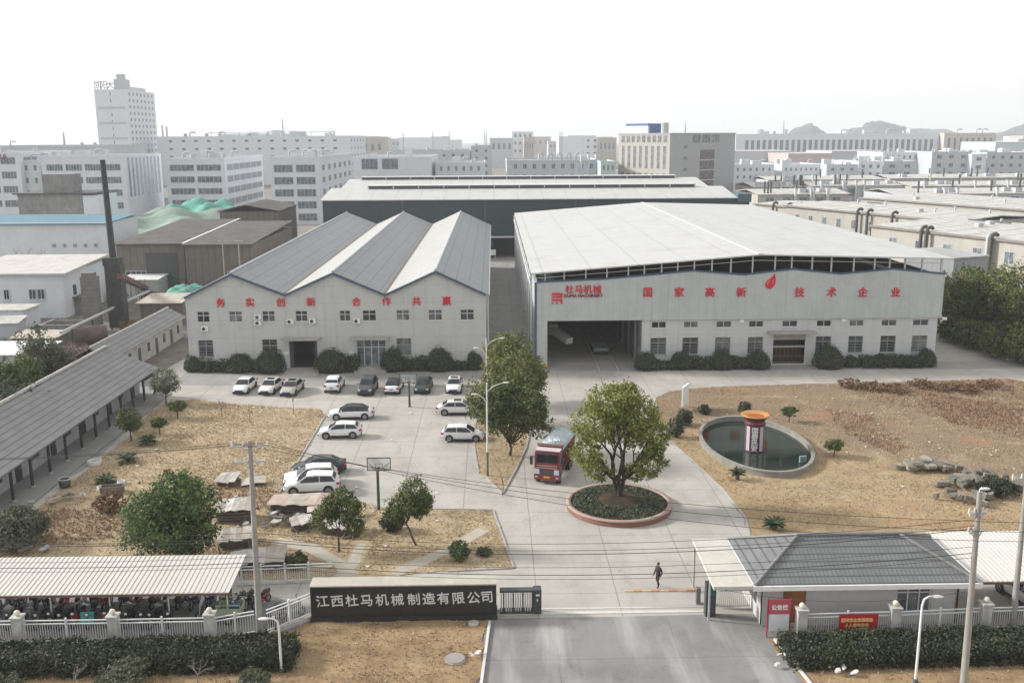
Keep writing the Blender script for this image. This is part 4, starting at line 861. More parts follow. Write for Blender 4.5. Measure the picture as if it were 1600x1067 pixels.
MB().box(.015,.07,-.75,.75,.95,1.32).build('grille',M('grille_grey',(.06,.07,.068),.5),tk); MB().box(-.5,.1,-1.22,1.22,.42,.92).build('bumper',TRED,tk); MB().box(.101,.12,-.3,.3,.6,.76).build('number_plate',M('yellow_plate',(.6,.4,.03),.5),tk)
MB().box(-9.2,-1.95,-.5,.5,.75,1.05).build('chassis',TB,tk)
bd=MB().box(-9.1,-2.1,-1.24,-1.18,1.2,2.75).box(-9.1,-2.1,1.18,1.24,1.2,2.75).box(-2.16,-2.1,-1.18,1.18,1.2,3.3).box(-9.1,-9.04,-1.18,1.18,1.2,2.75).box(-9.1,-2.1,-1.24,1.24,1.06,1.197)
for k in range(12): 
    for sy in (-1,1): bd.cbox(-2.3-k*.6,sy*1.28,1.2,.08,.075,1.5)
for z in (1.6,2.1,2.6):
    for sy in (-1,1): bd.box(-9.1,-2.1,min(sy*1.245,sy*1.262),max(sy*1.245,sy*1.262),z,z+.07)
body=bd.build('cargo_box',M('box_red',(.16,.035,.035),.6,.3,1,0,0,.3),tk); MB().box(-2.2,-2.0,-1.3,1.3,3.1,3.32).build('head_board',M('rust_pink',(.32,.2,.18),.7,.2),body)
for z_ in (1.5,1.7): MB().box(.02,.06,-1.0,1.0,z_,z_+.05).build('front_stripe',M('stripe_white',(.5,.42,.42)),tk)
MB().box(-2.0,-1.92,-1.0,1.0,1.1,2.6).build('cab_gap',TB,tk)
m=MB(); nx,ny=20,12; rs=np.random.RandomState(4)
v=[]
for i in range(nx+1):
    for j in range(ny+1):
        f=i/nx; g=j/ny*2-1; x=-9.15+f*7.0; h=2.85+.75*math.sin(PI*min(1,f*.85+.12))**.7*(1-abs(g)**2.2)+.07*rs.randn()*(1-abs(g))+.13*math.sin(i*1.3+j*.8)*(1-abs(g)); v.append((x,g*1.27,h if abs(g)<.99 else 2.45+.08*rs.rand()))
m.add(v,[(i*(ny+1)+j,i*(ny+1)+j+1,(i+1)*(ny+1)+j+1,(i+1)*(ny+1)+j) for i in range(nx) for j in range(ny)],0,False)
MB.build(m,'tarpaulin',M('tarpaulin_blue',(.44,.5,.53),.95,.2,3,0,.5),tk)
for x in (-1.0,-6.6,-7.9):
    for sy in (-1,1):
        w_=MB().tube([(x,sy*.8,.5),(x,sy*1.2,.5)],.5,20).build('wheel',TYRE,tk); MB().tube([(x,sy*1.19,.5),(x,sy*1.215,.5)],.27,12).build('rim',M('truck_rim',(.2,.2,.2)),w_)
# ================================================================ scooters and bikes under the shelter
def make_scooter(paint,label,box=False,apron=False):
    t=thing('scooter',label,'scooter',(0,0,0),0,'scooters parked under the shelter')
    m=MB(); m.tube([(-.62,0,.62),(-.3,0,.6),(-.05,0,.5)],[.13,.17,.12],8).tube([(-.05,0,.36),(.32,0,.34),(.5,0,.5),(.56,0,.95)],[.13,.13,.11,.1],8); m.cbox(.1,0,.3,.5,.3,.08); m.build('body',paint,t)
    MB().add([(.45,-.2,.4),(.45,.2,.4),(.56,.2,.95),(.56,-.2,.95),(.5,-.2,.4),(.5,.2,.4),(.61,.2,.95),(.61,-.2,.95)],[(0,1,2,3),(4,5,6,7),(0,1,5,4),(1,2,6,5),(2,3,7,6),(3,0,4,7)]).build('leg_shield',paint,t)
    MB().tube([(-.68,0,.77),(-.35,0,.8),(0,0,.74)],[.12,.16,.1],8).build('seat',TRIM,t)
    h=MB().tube([(.5,-.34,1.06),(.57,0,1.02),(.5,.34,1.06)],.025,6).build('handlebar',TRIM,t)
    for sy in (-1,1): q=MB().tube([(.53,sy*.27,1.05),(.5,sy*.33,1.22)],.012,5); q.ell(.5,sy*.34,1.26,.03,.07,.05,8,5); q.build('mirror',TRIM,t)
    MB().ell(.63,0,.95,.07,.1,.09,10,6).build('headlight',HLM,t)
    for x in (-.52,.68):
        w_=MB().lathe([(.25,-.05),(.27,0),(.25,.05),(.17,.05),(.17,-.05),(.25,-.05)],16)
        w_.v=[(x+a,c,.27+b) for a,b,c in w_.v]; w=w_.build('wheel',BLACK,t); MB().tube([(x,-.035,.27),(x,.035,.27)],.165,12).build('rim',RIMM,w)
    MB().tube([(.68,.07,.27),(.57,.06,.7)],.025,6).tube([(.68,-.07,.27),(.57,-.06,.7)],.025,6).build('fork',STEEL,t)
    if box: MB().cbox(-.78,0,.86,.34,.36,.3).build('top_box',TRIM,t)
    if apron: MB().slab([(.66,-.38,.35),(.66,.38,.35),(.55,.4,1.12),(.55,-.4,1.12)],.03).build('wind_apron',apron,t)
    return t
SP=[('black',M_paint('scooter_black',(.02,.02,.022)),'black'),('blue',M_paint('scooter_blue',(.03,.06,.16)),'dark blue'),('red',M_paint('scooter_red',(.25,.03,.03)),'dark red'),('grey',M_paint('scooter_grey',(.2,.21,.22)),'grey'),('white',M_paint('scooter_white',(.6,.6,.58)),'white'),('teal',M_paint('scooter_teal',(.04,.22,.22)),'teal'),('olive',M_paint('scooter_olive',(.1,.11,.07)),'olive')]
proto=[]
for i,(k,pm,nm) in enumerate(SP):
    proto.append(make_scooter(pm,'',i%2==1,M('apron_'+k,[(.03,.035,.06),(.05,.05,.05),(.12,.03,.04),(.06,.07,.1),(.2,.2,.21),(.05,.25,.25),(.08,.08,.07)][i],.8,.2) if i in (5,) else False))
rs=np.random.RandomState(21); used=set()
bays=['at the far left end','beside the far left pillar','right of the far left pillar','just before the second roof post','between the left pillars','by the teal scooter bay','near the middle pillar','right of the middle pillar','past the middle roof post','two bays from the tricycle','one bay from the tricycle','next to the cargo tricycle']
order=['outermost','second','third']
ORD=['first','second','third','fourth','fifth','sixth','seventh','eighth','ninth','tenth','eleventh','twelfth','thirteenth','fourteenth','fifteenth','sixteenth','seventeenth','eighteenth']
for row,(y0_,cnt) in enumerate(((54.35,16),(56.6,16))):
    for i in range(cnt):
        if row==0 and 12.6<i<15.5 : continue
        x=-29.6+i*.8+rs.uniform(-.12,.12); 
        if row==1: x=-31.0+i*.92+rs.uniform(-.1,.1)
        if row==0: x=-29.4+i*.78+rs.uniform(-.1,.1)
        q=5 if (row==0 and i==6) else rs.choice([0,0,0,1,1,2,3,4,6])
        rot=-PI/2+rs.uniform(-.25,.25)+(PI if rs.rand()<.35 else 0)
        lab='%s scooter%s, %s from the left in the %s row under the shelter'%(SP[q][2],' with box' if q%2 else '',ORD[i],'front' if row==0 else 'back')
        s=proto[q] if q not in used else dup(proto[q]); used.add(q)
        s.location=(x,y0_+rs.uniform(-.2,.2),.02); s.rotation_euler=(0,R(0),rot); s['label']=lab
for q in range(len(SP)):
    if q not in used: 
        for ch in list(proto[q].children_recursive)+[proto[q]]: bpy.data.objects.remove(ch)
for k,(px,py,q,rot,lab) in enumerate(((372,955,0,-100,'black scooter with its handlebars turned, just right of the green cargo tricycle'),(381,950,2,-80,'dark red scooter behind the black one beside the cargo tricycle'),(390,948,0,-95,'black scooter closest to the utility pole at the shelter end'),(410,945,2,-120,'dark red scooter half hidden behind the concrete utility pole'),(424,980,0,-60,'black scooter by the fence gap between the utility pole and the name wall'),(455,965,3,30,'grey scooter leaning along the slanting fence near the black name wall'))):
    g=G(px,py); s=dup(proto[q]); s.location=(g.x,g.y,.02); s.rotation_euler=(0,0,R(rot)); s['label']=lab
# green cargo tricycle
g=G(350,968); tc=thing('cargo_tricycle','pale green cargo tricycle with an open box, under the shelter roof end','tricycle',(g.x-.3,g.y,.02),R(180))
TG=M_paint('trike_green',(.3,.36,.24),.5,.2); TGD=M('trike_box_inside',(.06,.12,.13))
m=MB().box(-1.5,0,-.6,-.56,.55,1.0).box(-1.5,0,.56,.6,.55,1.0).box(-1.5,-1.46,-.56,.56,.55,1.0).box(-.04,0,-.56,.56,.55,1.0).box(-1.5,0,-.6,.6,.5,.547); m.build('cargo_box',TG,tc)
m=MB().box(-1.5,0,-.6,-.56,1.2,1.25).box(-1.5,0,.56,.6,1.2,1.25)
for x in (-1.48,-.75,-.05):
    for sy in (-.58,.58): m.cbox(x,sy,1.003,.04,.03,.195)
m.build('box_rail',TG,tc)
MB().box(.1,.5,-.3,.3,.6,.78).build('seat',TRIM,tc); MB().tube([(.85,-.35,1.05),(.92,0,1.0),(.85,.35,1.05)],.025,6).tube([(.92,0,1.0),(1.2,0,.3)],.04,6).build('handlebar',TRIM,tc)
MB().beam((-.1,0,.45),(1.0,0,.45),.3,.12).build('frame',TB,tc); MB().slab([(1.1,-.35,.5),(1.1,.35,.5),(.95,.38,1.5),(.95,-.38,1.5)],.03).build('windshield',WHITE,tc)
for x,y in ((-.75,-.68),(-.75,.68),(1.2,0)):
    w=MB().tube([(x,y-.06,.27),(x,y+.06,.27)],.27,16).build('wheel',BLACK,tc); MB().tube([(x,y-.07,.27),(x,y+.07,.27)],.13,10).build('rim',RIMM,w)
for x,y,c in ((-1.1,0,(.04,.12,.2)),(-.5,.1,(.05,.16,.15))): pass
cr=thing('crate','blue plastic crate standing in the cargo tricycle box','crate',(g.x+.75,g.y,.57)); MB().cbox(0,0,0,.55,.5,.4).box(-.3,.3,-.27,.27,.401,.45).build('crate_body',M('crate_blue',(.04,.13,.22),.6,.15),cr)
# ================================================================ street lamps, poles, wires
LW=M('lamp_white',(.66,.67,.68),.4,.06,2); LG_=M('lamp_grey',(.1,.11,.115),.5)
def median_lamp(px,py,label):
    g=G(px,py); t=thing('street_lamp',label,'street lamp',(g.x,g.y,.02),0,'double-arm lamps on the median')
    MB().cyl(0,0,0,2.2,.1,.1,10).build('pole_base',LG_,t); MB().cyl(0,0,2.2,8.4,.085,.06,10).build('pole',LW,t)
    for sx,L,z in ((1,1.45,7.6),(-1,.85,6.6)):
        MB().tube([(0,0,z),(sx*L*.35,0,z+.45),(sx*L*.75,0,z+.7),(sx*L,0,z+.8)],.035,6).build('arm',LW,t)
        MB().ell(sx*(L+.22),0,z+.82,.3,.11,.06,12,6).build('lamp_head',LW,t)
    return t
median_lamp(762,744,'tall white double-arm street lamp at the front of the median strip')
median_lamp(761,650,'white double-arm street lamp standing behind the first one among the median trees')
def road_lamp(px,py,Y,base,label,flip=1,h=5.4):
    p=atY(px,py,Y); t=thing('street_lamp',label,'street lamp',(base,Y,0)); top=p.z
    MB().tube([(0,0,0),(0,0,top-.5),(flip*.08,0,top-.15),(flip*.3,0,top),(flip*.55,0,top+.02)],[.075,.06,.055,.05,.045],10).build('pole',LW,t)
    MB().ell(flip*.8,0,top,.32,.13,.08,12,6).build('lamp_head',LW,t); MB().cyl(0,0,0,.3,.13,.13,10).build('base_flange',LG_,t); return t
road_lamp(1447,932,46.5,atY(1436,1000,46.5).x,'white single-arm street lamp in front of the dark hedge and guard house',1)
road_lamp(430,966,48.5,atY(437,1000,48.5).x,'white single-arm street lamp at the end of the hedge near the black name wall',-1)
POLEC=M('pole_concrete',(.3,.29,.27),.9,.15,2,0,.1,.4); INS=M('insulator_white',(.6,.58,.58),.3,.1)
def utility_pole(base,top,label,r0=.2,r1=.12,arms=((.35,1.1),(1.3,.9))):
    t=thing('utility_pole',label,'utility pole',base); v=Vector(top)-Vector(base)
    MB().tube([(0,0,0),tuple(v)],[r0,r1],14).build('pole',POLEC,t)
    for d,L in arms:
        c=v*(1-d/v.length); am=MB().beam((c.x-L,c.y-.1,c.z),(c.x+L,c.y+.1,c.z+.05),.09); am.beam((c.x-L*.6,c.y,c.z),(c.x,c.y,c.z-.5),.04).beam((c.x+L*.6,c.y,c.z),(c.x,c.y,c.z-.5),.04); a=am.build('crossarm',STEEL,t)
        for k in (-.92,-.35,.35,.92): MB().cyl(c.x+k*L,c.y,c.z+.06,c.z+.3,.07,.04,8).build('insulator',INS,a)
    return t
pb1=Vector((-14.06,52.3,0)); pt1=atY(390,688,52.3)
pb2=Vector((24.75,45.6,0)); pt2=atY(1531,768,45.6)
pb3=G(1581,988); pb3.z=0; pt3=atY(1606,735,pb3.y)
utility_pole(tuple(pb1),tuple(pt1),'concrete utility pole with two insulator crossarms at the end of the scooter shelter')
utility_pole(tuple(pb2),tuple(pt2),'concrete utility pole topped by a small lamp in front of the guard house',arms=((1.2,.5),(2.2,.45)))
utility_pole(tuple(pb3),tuple(pt3),'concrete utility pole rising out of the frame at the right edge behind the hedge',.19,.12,arms=((.5,.9),))
l2=thing('pole_lamp','small white lamp on a bent arm at the head of the right-hand utility pole','lamp',tuple(pt2)); MB().tube([(0,0,-1.2),(-.02,0,.1),(.1,0,.25)],.03,6).build('arm',LW,l2); MB().ell(.25,0,.15,.28,.1,.08).build('lamp_head',LW,l2)
WIRE=M('cable_black',(.03,.03,.03),.6,.1)
def wire(name,label,a,b,sag,r=.016,seg=26,group='overhead lines'):
    a=Vector(a);b=Vector(b); pts=[a.lerp(b,i/seg)+Vector((0,0,-4*sag*(i/seg)*(1-i/seg))) for i in range(seg+1)]
    m=MB().tube(pts,r,5); return m.build(name,WIRE,None,label,'cable',None,group)
far=(130,40)
def up(d,off): c=pt1-(pt1-pb1).normalized()*d; return Vector((c.x+off,c.y,c.z+.2))
wL=['highest','middle','lowest']
for k,off in enumerate((-1.0,.35,1.0)):
    wire('power_cable','thin black power line crossing the car park, %s of three from the top crossarm'%wL[k],up(.35,off),(48,39+k*.8,12.4-k*.35),2.1+k*.55,.014)
    wire('power_cable','thin black power line leaving the top crossarm leftwards, the %s of three'%wL[k],up(.35,off),(-58,54+k*.6,12.2-.3*k),1.1,.014)
for k,(z,sag,rr) in enumerate(((6.7,1.0,.014),(6.35,1.05,.014),(6.2,1.12,.02),(5.2,.9,.013),(4.85,1.0,.02),(4.6,1.0,.013))):
    lab=['top one of','second from the top of','thick middle one of','thin fourth one of','thick next-to-last one of','bottom one of'][k]
    a=pb1.lerp(pt1,z/pt1.z); a.z=z; b=pb2.lerp(pt2,min(1,(z+3.3)/pt2.z)); b.z=z+3.1
    wire('power_cable','black cable strung across the driveway mouth, %s six low lines'%lab,a,b,sag,rr)
    wire('power_cable','black cable running left over the scooter shelter, %s six low lines'%lab,a,(-60,55.5,z+.5),.9,rr)
wire('power_cable','drop cable looping across the guard house front under the eave',pt2+Vector((-.2,0,-5.5)),(12.9,52.2,2.9),.7,.012)
# ================================================================ basketball hoops
HG=M('hoop_green',(.05,.085,.065),.6,.2)
def hoop(px,py,label,rz,sc=1):
    g=G(px,py); t=thing('basketball_hoop',label,'basketball hoop',(g.x,g.y,.02),rz,'basketball hoops on the car park')
    MB().cyl(0,0,0,3.3,.13,.11,10).build('pole',HG,t); MB().beam((0,0,3.2),(0,-.9,3.25),.14).build('arm',HG,t)
    bm_=M_glass('backboard_clear',(.4,.43,.42),.15); bm_.node_tree.nodes['Principled BSDF'].inputs['Alpha'].default_value=.3; b=MB().box(-.95,.95,-1.0,-.96,2.95,4.05).build('backboard',bm_,t)
    f=MB().box(-.95,-.89,-1.03,-.94,2.95,4.05).box(.89,.95,-1.03,-.94,2.95,4.05).box(-.89,.89,-1.03,-.94,2.95,3.01).box(-.89,.89,-1.03,-.94,3.99,4.05).box(-.3,.3,-1.015,-1.002,3.1,3.14).box(-.3,.3,-1.015,-1.002,3.5,3.54).box(-.3,-.26,-1.015,-1.002,3.14,3.5).box(.26,.3,-1.015,-1.002,3.14,3.5); f.beam((-.8,-.9,3.6),(0,0,3.15),.04).beam((.8,-.9,3.6),(0,0,3.15),.04); f.build('frame',HG,b)
    m=MB().tube([(.23*math.cos(2*PI*i/16),-1.28+.23*math.sin(2*PI*i/16),3.08) for i in range(17)],.02,5); m.build('rim',M('rim_orange',(.4,.1,.03)),t); return t
hoop(592,797,'green-posted basketball hoop nearest the gate, seen from behind its clear backboard',R(180))
hoop(640,636,'far basketball hoop with a white square on its board, in front of the parked row',0)
# ================================================================ person
def make_person(label,loc,rz):
    t=thing('person',label,'person',loc,rz)
    J=dict(pel=(0,0,.95),sp=(0,.0,1.15),ch=(-.01,0,1.34),nk=(0,0,1.48),hd0=(.02,0,1.56),hd=(.03,0,1.66),top=(.03,0,1.73),
     lh=(0,.1,.9),lk=(.12,.1,.5),la=(.04,.1,.09),lt=(.2,.11,.04),rh=(0,-.1,.9),rk=(.03,-.1,.48),ra=(-.2,-.1,.13),rt=(-.06,-.11,.05),
     ls=(-.01,.19,1.40),le=(-.1,.26,1.14),lw=(.04,.27,.92),lf=(.1,.26,.83),rs=(-.01,-.19,1.40),re=(.02,-.26,1.13),rw=(.17,-.25,.93),rf=(.22,-.24,.85))
    rad=dict(pel=(.16,.12),sp=(.15,.11),ch=(.18,.125),nk=.062,hd0=.075,hd=.098,top=.06,lh=.1,lk=.068,la=.05,lt=.04,rh=.1,rk=.068,ra=.05,rt=.04,ls=.08,le=.06,lw=.042,lf=.035,rs=.08,re=.06,rw=.042,rf=.035)
    E=[('pel','sp'),('sp','ch'),('ch','nk'),('nk','hd0'),('hd0','hd'),('hd','top'),('pel','lh'),('lh','lk'),('lk','la'),('la','lt'),('pel','rh'),('rh','rk'),('rk','ra'),('ra','rt'),('ch','ls'),('ls','le'),('le','lw'),('lw','lf'),('ch','rs'),('rs','re'),('re','rw'),('rw','rf')]
    ks=list(J); V=[J[k] for k in ks]; EE=[(ks.index(a),ks.index(b)) for a,b in E]; RR=[rad[k] for k in ks]
    for s_ in ('l','r'):   # fingers
        w=Vector(J[s_+'f']); d=(w-Vector(J[s_+'w'])).normalized(); side=Vector((0,1,0)).cross(d).normalized()
        for q,(o,L) in enumerate(((-.03,.06),(-.01,.075),(.01,.07),(.03,.055),(.045,.035))):
            V.append(tuple(w+side*o+d*.02)); RR.append(.011); V.append(tuple(w+side*o*1.2+d*(.02+L))); RR.append(.008); EE+= [(ks.index(s_+'f'),len(V)-2),(len(V)-2,len(V)-1)]
    me=bpy.data.meshes.new('body'); me.from_pydata(V,EE,[]); o=bpy.data.objects.new('body',me); COL.objects.link(o)
    md=o.modifiers.new('s','SKIN'); sk=me.skin_vertices[0].data
    for i,r in enumerate(RR): sk[i].radius=r if isinstance(r,tuple) else (r,r)
    sk[0].use_root=True; o.modifiers.new('u','SUBSURF').levels=1; o.modifiers['u'].render_levels=1
    dg=bpy.context.evaluated_depsgraph_get(); m2=bpy.data.meshes.new_from_object(o.evaluated_get(dg)); m2.name='body'; bpy.data.objects.remove(o)
    m2.materials.clear()
    for mt in (M('dark_jacket',(.025,.02,.02),.85,.2,9),M('dark_trousers',(.018,.018,.022),.85,.2,9),M('skin',(.3,.17,.11),.6,.08,9),M('black_shoe',(.012,.012,.012),.5)): m2.materials.append(mt)
    for p in m2.polygons:
        c=p.center; p.use_smooth=True
        p.material_index=2 if c.z>1.5 else (2 if abs(c.y)>.2 and c.z<.9 else (0 if c.z>.88 else (3 if c.z<.09 else 1)))
    link('body',m2,t)
    h=MB().ell(.015,0,1.7,.098,.09,.085,14,8); h.build('hair',M('black_hair',(.012,.01,.01),.7),t)
    f=MB().ell(.125,0,1.645,.018,.014,.02,8,5).ell(.105,.09,1.66,.012,.014,.025,6,4).ell(.03,.098,1.65,.02,.012,.03,6,4).ell(.03,-.098,1.65,.02,.012,.03,6,4); f.build('face_features',MATS['skin'],t)
    MB().ell(.118,.035,1.672,.008,.014,.008,6,4).ell(.118,-.035,1.672,.008,.014,.008,6,4).ell(.118,0,1.605,.008,.024,.006,6,4).build('eyes_and_mouth',BLACK,t)
    m=MB().lathe([(.165,.83),(.18,.9),(.165,1.0)],14,0,(0,0,0),True,None,.85,1.0); m.build('jacket_hem',MATS['dark_jacket'],t)
    return t
g=G(1028,918); make_person('man in a dark jacket and dark trousers walking across the driveway behind the barrier arm',(g.x,g.y,.022),R(-150))
# ================================================================ vegetation
BARK=M('bark',(.09,.07,.055),.95,.3,3,0,.4); BARKG=M('grey_bark',(.2,.185,.17),.95,.25,3,0,.3)
LF=dict(
 camphor=M_leaf('leaf_camphor',(.062,.085,.02),(.185,.22,.05),(.4,.39,.11),.4,.4),
 osman=M_leaf('leaf_osmanthus',(.035,.055,.018),(.09,.118,.038),(.19,.2,.06),.5,.22),
 median=M_leaf('leaf_median',(.05,.07,.022),(.12,.15,.045),(.28,.25,.075),.25,.25),
 mdark=M_leaf('leaf_median_dark',(.036,.054,.02),(.09,.115,.038),(.2,.2,.065),.25,.22),
 dense=M_leaf('leaf_dense',(.034,.058,.022),(.082,.125,.042),(.18,.23,.075),.5,.2),
 ball=M_leaf('leaf_ball',(.036,.047,.03),(.072,.088,.052),(.13,.145,.085),.8,.15),
 hedge=M_leaf('leaf_hedge',(.015,.022,.013),(.036,.046,.026),(.09,.1,.052),.7,.12),
 grey=M_leaf('leaf_grey',(.06,.07,.045),(.12,.135,.085),(.2,.21,.14),.6,.2),
 pale=M_leaf('leaf_pale',(.06,.075,.05),(.14,.165,.11),(.24,.26,.17),.8,.25),
 cycad=M_leaf('leaf_cycad',(.012,.026,.012),(.03,.05,.02),(.08,.1,.035),1.5,.12),
 edge=M_leaf('leaf_edge',(.05,.07,.026),(.12,.15,.05),(.28,.28,.09),.2,.22),
 pink=M_leaf('leaf_pink',(.12,.09,.08),(.2,.14,.125),(.3,.17,.16),.4,.2),
 russet=M_leaf('leaf_russet',(.1,.06,.035),(.2,.12,.07),(.3,.2,.12),.6,.2))
def leaves_at(name,C,O,size,mat,rs):
    N=len(C); O=O/(np.linalg.norm(O,axis=1)[:,None]+1e-6); nrm=O*.8+rs.normal(size=(N,3))*.7; nrm/=np.linalg.norm(nrm,axis=1)[:,None]
    t=np.cross(nrm,rs.normal(size=(N,3))); t/=np.linalg.norm(t,axis=1)[:,None]; u=np.cross(nrm,t); L=size*rs.uniform(.6,1.35,(N,1)); W=L*.55
    v=np.stack([C-t*L*.5,C+u*W*.5,C+t*L*.5,C-u*W*.5],1).reshape(-1,3)
    me=bpy.data.meshes.new(name); me.vertices.add(len(v)); me.vertices.foreach_set('co',v.ravel().astype('f4')); me.loops.add(len(v)); me.loops.foreach_set('vertex_index',np.arange(len(v),dtype='i4')); me.polygons.add(N); me.polygons.foreach_set('loop_start',np.arange(0,4*N,4,dtype='i4')); me.update(calc_edges=True); me.validate(); me.materials.append(mat)
    return me
def leaf_mesh(name,blobs,n,size,mat,seed,clump=26,spread=.3,inner=.55,flat=.35):
    """a crown of small leaf faces set in clumps over and through the given ellipsoids (x,y,z,rx,ry,rz)"""
    rs=np.random.RandomState(seed); wts=np.array([(b[3]*b[4]*b[5])**.72 for b in blobs]); wts/=wts.sum(); C=[];O=[]
    for b,w in zip(blobs,wts):
        k=max(3,int(n*w/clump)); d=rs.normal(size=(k,3)); d/=np.linalg.norm(d,axis=1)[:,None]; r=inner+(1-inner)*rs.rand(k,1)**.55
        c=np.array(b[:3])+d*r*np.array(b[3:6]); s=spread*np.array(b[3:6])*rs.uniform(.5,1.15,(k,1))
        q=(np.repeat(c,clump,0)+rs.normal(size=(k*clump,3))*np.repeat(s,clump,0)*.55); C.append(q); O.append(q-np.array(b[:3])-np.array((0,0,-.15*b[5])))
    C=np.concatenate(C);O=np.concatenate(O); N=len(C); O/=np.linalg.norm(O,axis=1)[:,None]+1e-6
    nrm=O*.7+rs.normal(size=(N,3))*.75+np.array((0,0,flat)); nrm/=np.linalg.norm(nrm,axis=1)[:,None]
    t=np.cross(nrm,rs.normal(size=(N,3))); t/=np.linalg.norm(t,axis=1)[:,None]; u=np.cross(nrm,t); L=size*rs.uniform(.6,1.35,(N,1)); W=L*.55
    v=np.stack([C-t*L*.5,C+u*W*.5,C+t*L*.5,C-u*W*.5],1).reshape(-1,3)
    me=bpy.data.meshes.new(name); me.vertices.add(len(v)); me.vertices.foreach_set('co',v.ravel().astype('f4')); me.loops.add(len(v)); me.loops.foreach_set('vertex_index',np.arange(len(v),dtype='i4')); me.polygons.add(N); me.polygons.foreach_set('loop_start',np.arange(0,4*N,4,dtype='i4')); me.update(calc_edges=True); me.validate(); me.materials.append(mat)
    return me
def limb(m,a,b,r0,r1,bend=.15,seed=0,n=6,sides=8):
    rs=np.random.RandomState(seed); a=Vector(a);b=Vector(b); L=(b-a).length; w=[Vector(rs.normal(size=3))*L*bend*.25 for _ in range(2)]
    pts=[]
    for i in range(n+1):
        f=i/n; pts.append(a.lerp(b,f)+w[0]*math.sin(PI*f)+w[1]*math.sin(2*PI*f)*.5)
    m.tube(pts,[r0+(r1-r0)*i/n for i in range(n+1)],sides); return pts
def tree(label,base,blobs,n,size,leaf,trunk_r,fork,seed,group=None,name='tree',bark=None,clump=26,core=0,cat='tree',lean=(0,0),inner=.55,multi=1,zoff=0):
    t=thing(name,label,cat,(base[0],base[1],zoff),0,group); m=MB(); f=Vector((lean[0],lean[1],fork))
    for k in range(multi):
        a=Vector((.25*trunk_r*math.cos(k*2.4)*(multi>1),.25*trunk_r*math.sin(k*2.4)*(multi>1),-.05)); ff=f if multi==1 else f+Vector((.9*math.cos(k*2.1+.4),.5*math.sin(k*2.1+.4),0))*trunk_r*2
        limb(m,a,ff,trunk_r*(1 if multi==1 else .75),trunk_r*.7*(1 if multi==1 else .8),.12,seed+k)
    for k,b in enumerate(blobs):
        ff=f if multi==1 else f+Vector((.9*math.cos((k%multi)*2.1+.4),.5*math.sin((k%multi)*2.1+.4),0))*trunk_r*2
        tip=Vector(b[:3])+Vector((0,0,b[5]*.35)); pts=limb(m,ff,tip,trunk_r*.55,trunk_r*.08,.25,seed+11+k)
        for j in range(3):
            rs=np.random.RandomState(seed*7+k*3+j); d=rs.normal(size=3); d/=np.linalg.norm(d); limb(m,pts[2+j],Vector(b[:3])+Vector(d*np.array(b[3:6])*.75),trunk_r*.25,trunk_r*.05,.3,seed+40+k*5+j,4,6)
    m.build('trunk',bark or BARK,t); link('crown',leaf_mesh('crown',blobs,n,size,LF[leaf],seed,clump,inner=inner),t)
    return t
def mb_(c,*o): return [(c[0]+q[0],c[1]+q[1],c[2]+q[2],q[3],q[4],q[5]) for q in o]
# the forked camphor tree in the planter
tree('large forked camphor tree with an airy yellow-green crown in the round planter',(PC.x-.0,PC.y+.4),
  [(-0.55, 0.4, 7.6, 2.09, 2.0, 1.7), (-2.13, 0, 6.1, 1.61, 1.9, 1.5), (1.31, 0.2, 6.7, 1.71, 1.9, 1.5), (2.62, 0, 5.0, 1.33, 1.6, 1.5), (0.2, -0.2, 8.4, 1.42, 1.5, 0.9), (-2.59, -0.2, 3.6, 1.23, 1.4, 1.1), (2.52, -0.3, 2.7, 1.28, 1.4, 0.95), (-1.66, -0.3, 2.3, 1.23, 1.3, 0.8), (1.13, -0.6, 2.2, 0.85, 1, 0.6), (0.48, 1.0, 5.2, 1.61, 1.5, 1.4), (2.99, 0.3, 3.9, 0.76, 1.0, 0.7)],
  15500,.25,'camphor',.26,1.4,5,None,'camphor_tree',bark=M('dark_bark',(.045,.036,.03),.95,.3,3,0,.4),multi=3,zoff=.8,inner=.66,clump=18)
# low planting in the planter
rs=np.random.RandomState(8); a_=rs.rand(5200)*2*PI; r_=np.sqrt(rs.uniform(.22,1,5200))*3.7; c_=np.stack([r_*np.cos(a_),r_*np.sin(a_),.85-.12*r_+rs.rand(5200)*.12],1)
link('ground_cover',leaves_at('ground_cover',c_,np.tile((0,0,1.),(5200,1)),.26,LF['ball'],rs),pl)
# median row
def tree_px(label,px,py,top,w,n,size,leaf,seed,fork=1.4,group=None,low=.2,name='tree',lobes=6,tr=.16,core=0,lean=(0,0),depth=1.0,zb=None,**k):
    g=G(px,py) if zb is None else G(px,py,zb); g.z=0; h=atY(px,top,g.y).z; hw=w/2*(g.y*1.02+3)/FOC; cz0=h*low; rs=np.random.RandomState(seed+100)
    rz=(h-cz0)/2; c=(lean[0]*1.5,lean[1],cz0+rz); bl=[(c[0],c[1],c[2],hw*.72,hw*.72*depth,rz*.78)]
    for i in range(lobes):
        a=2*PI*i/lobes+rs.uniform(-.3,.3); zz=rs.uniform(-.45,.5); q=math.sqrt(max(.2,1-zz*zz)); s=rs.uniform(.38,.55)
        bl.append((c[0]+math.cos(a)*hw*.6*q,c[1]+math.sin(a)*hw*.6*q*depth,c[2]+zz*rz*.95,hw*s,hw*s*depth,rz*s*.95))
    bl.append((c[0]+hw*.1,c[1],c[2]+rz*.6,hw*.5,hw*.5*depth,rz*.4))
    return tree(label,(g.x,g.y),bl,n,size,leaf,tr,max(fork,h*low*.9) if fork else .3,seed,group,name,lean=lean,**k)
MG='trees along the median strip'
tree_px('dense round green tree at the front of the median strip',797,713,582,132,17000,.28,'mdark',11,1.2,MG,.08,lobes=12)
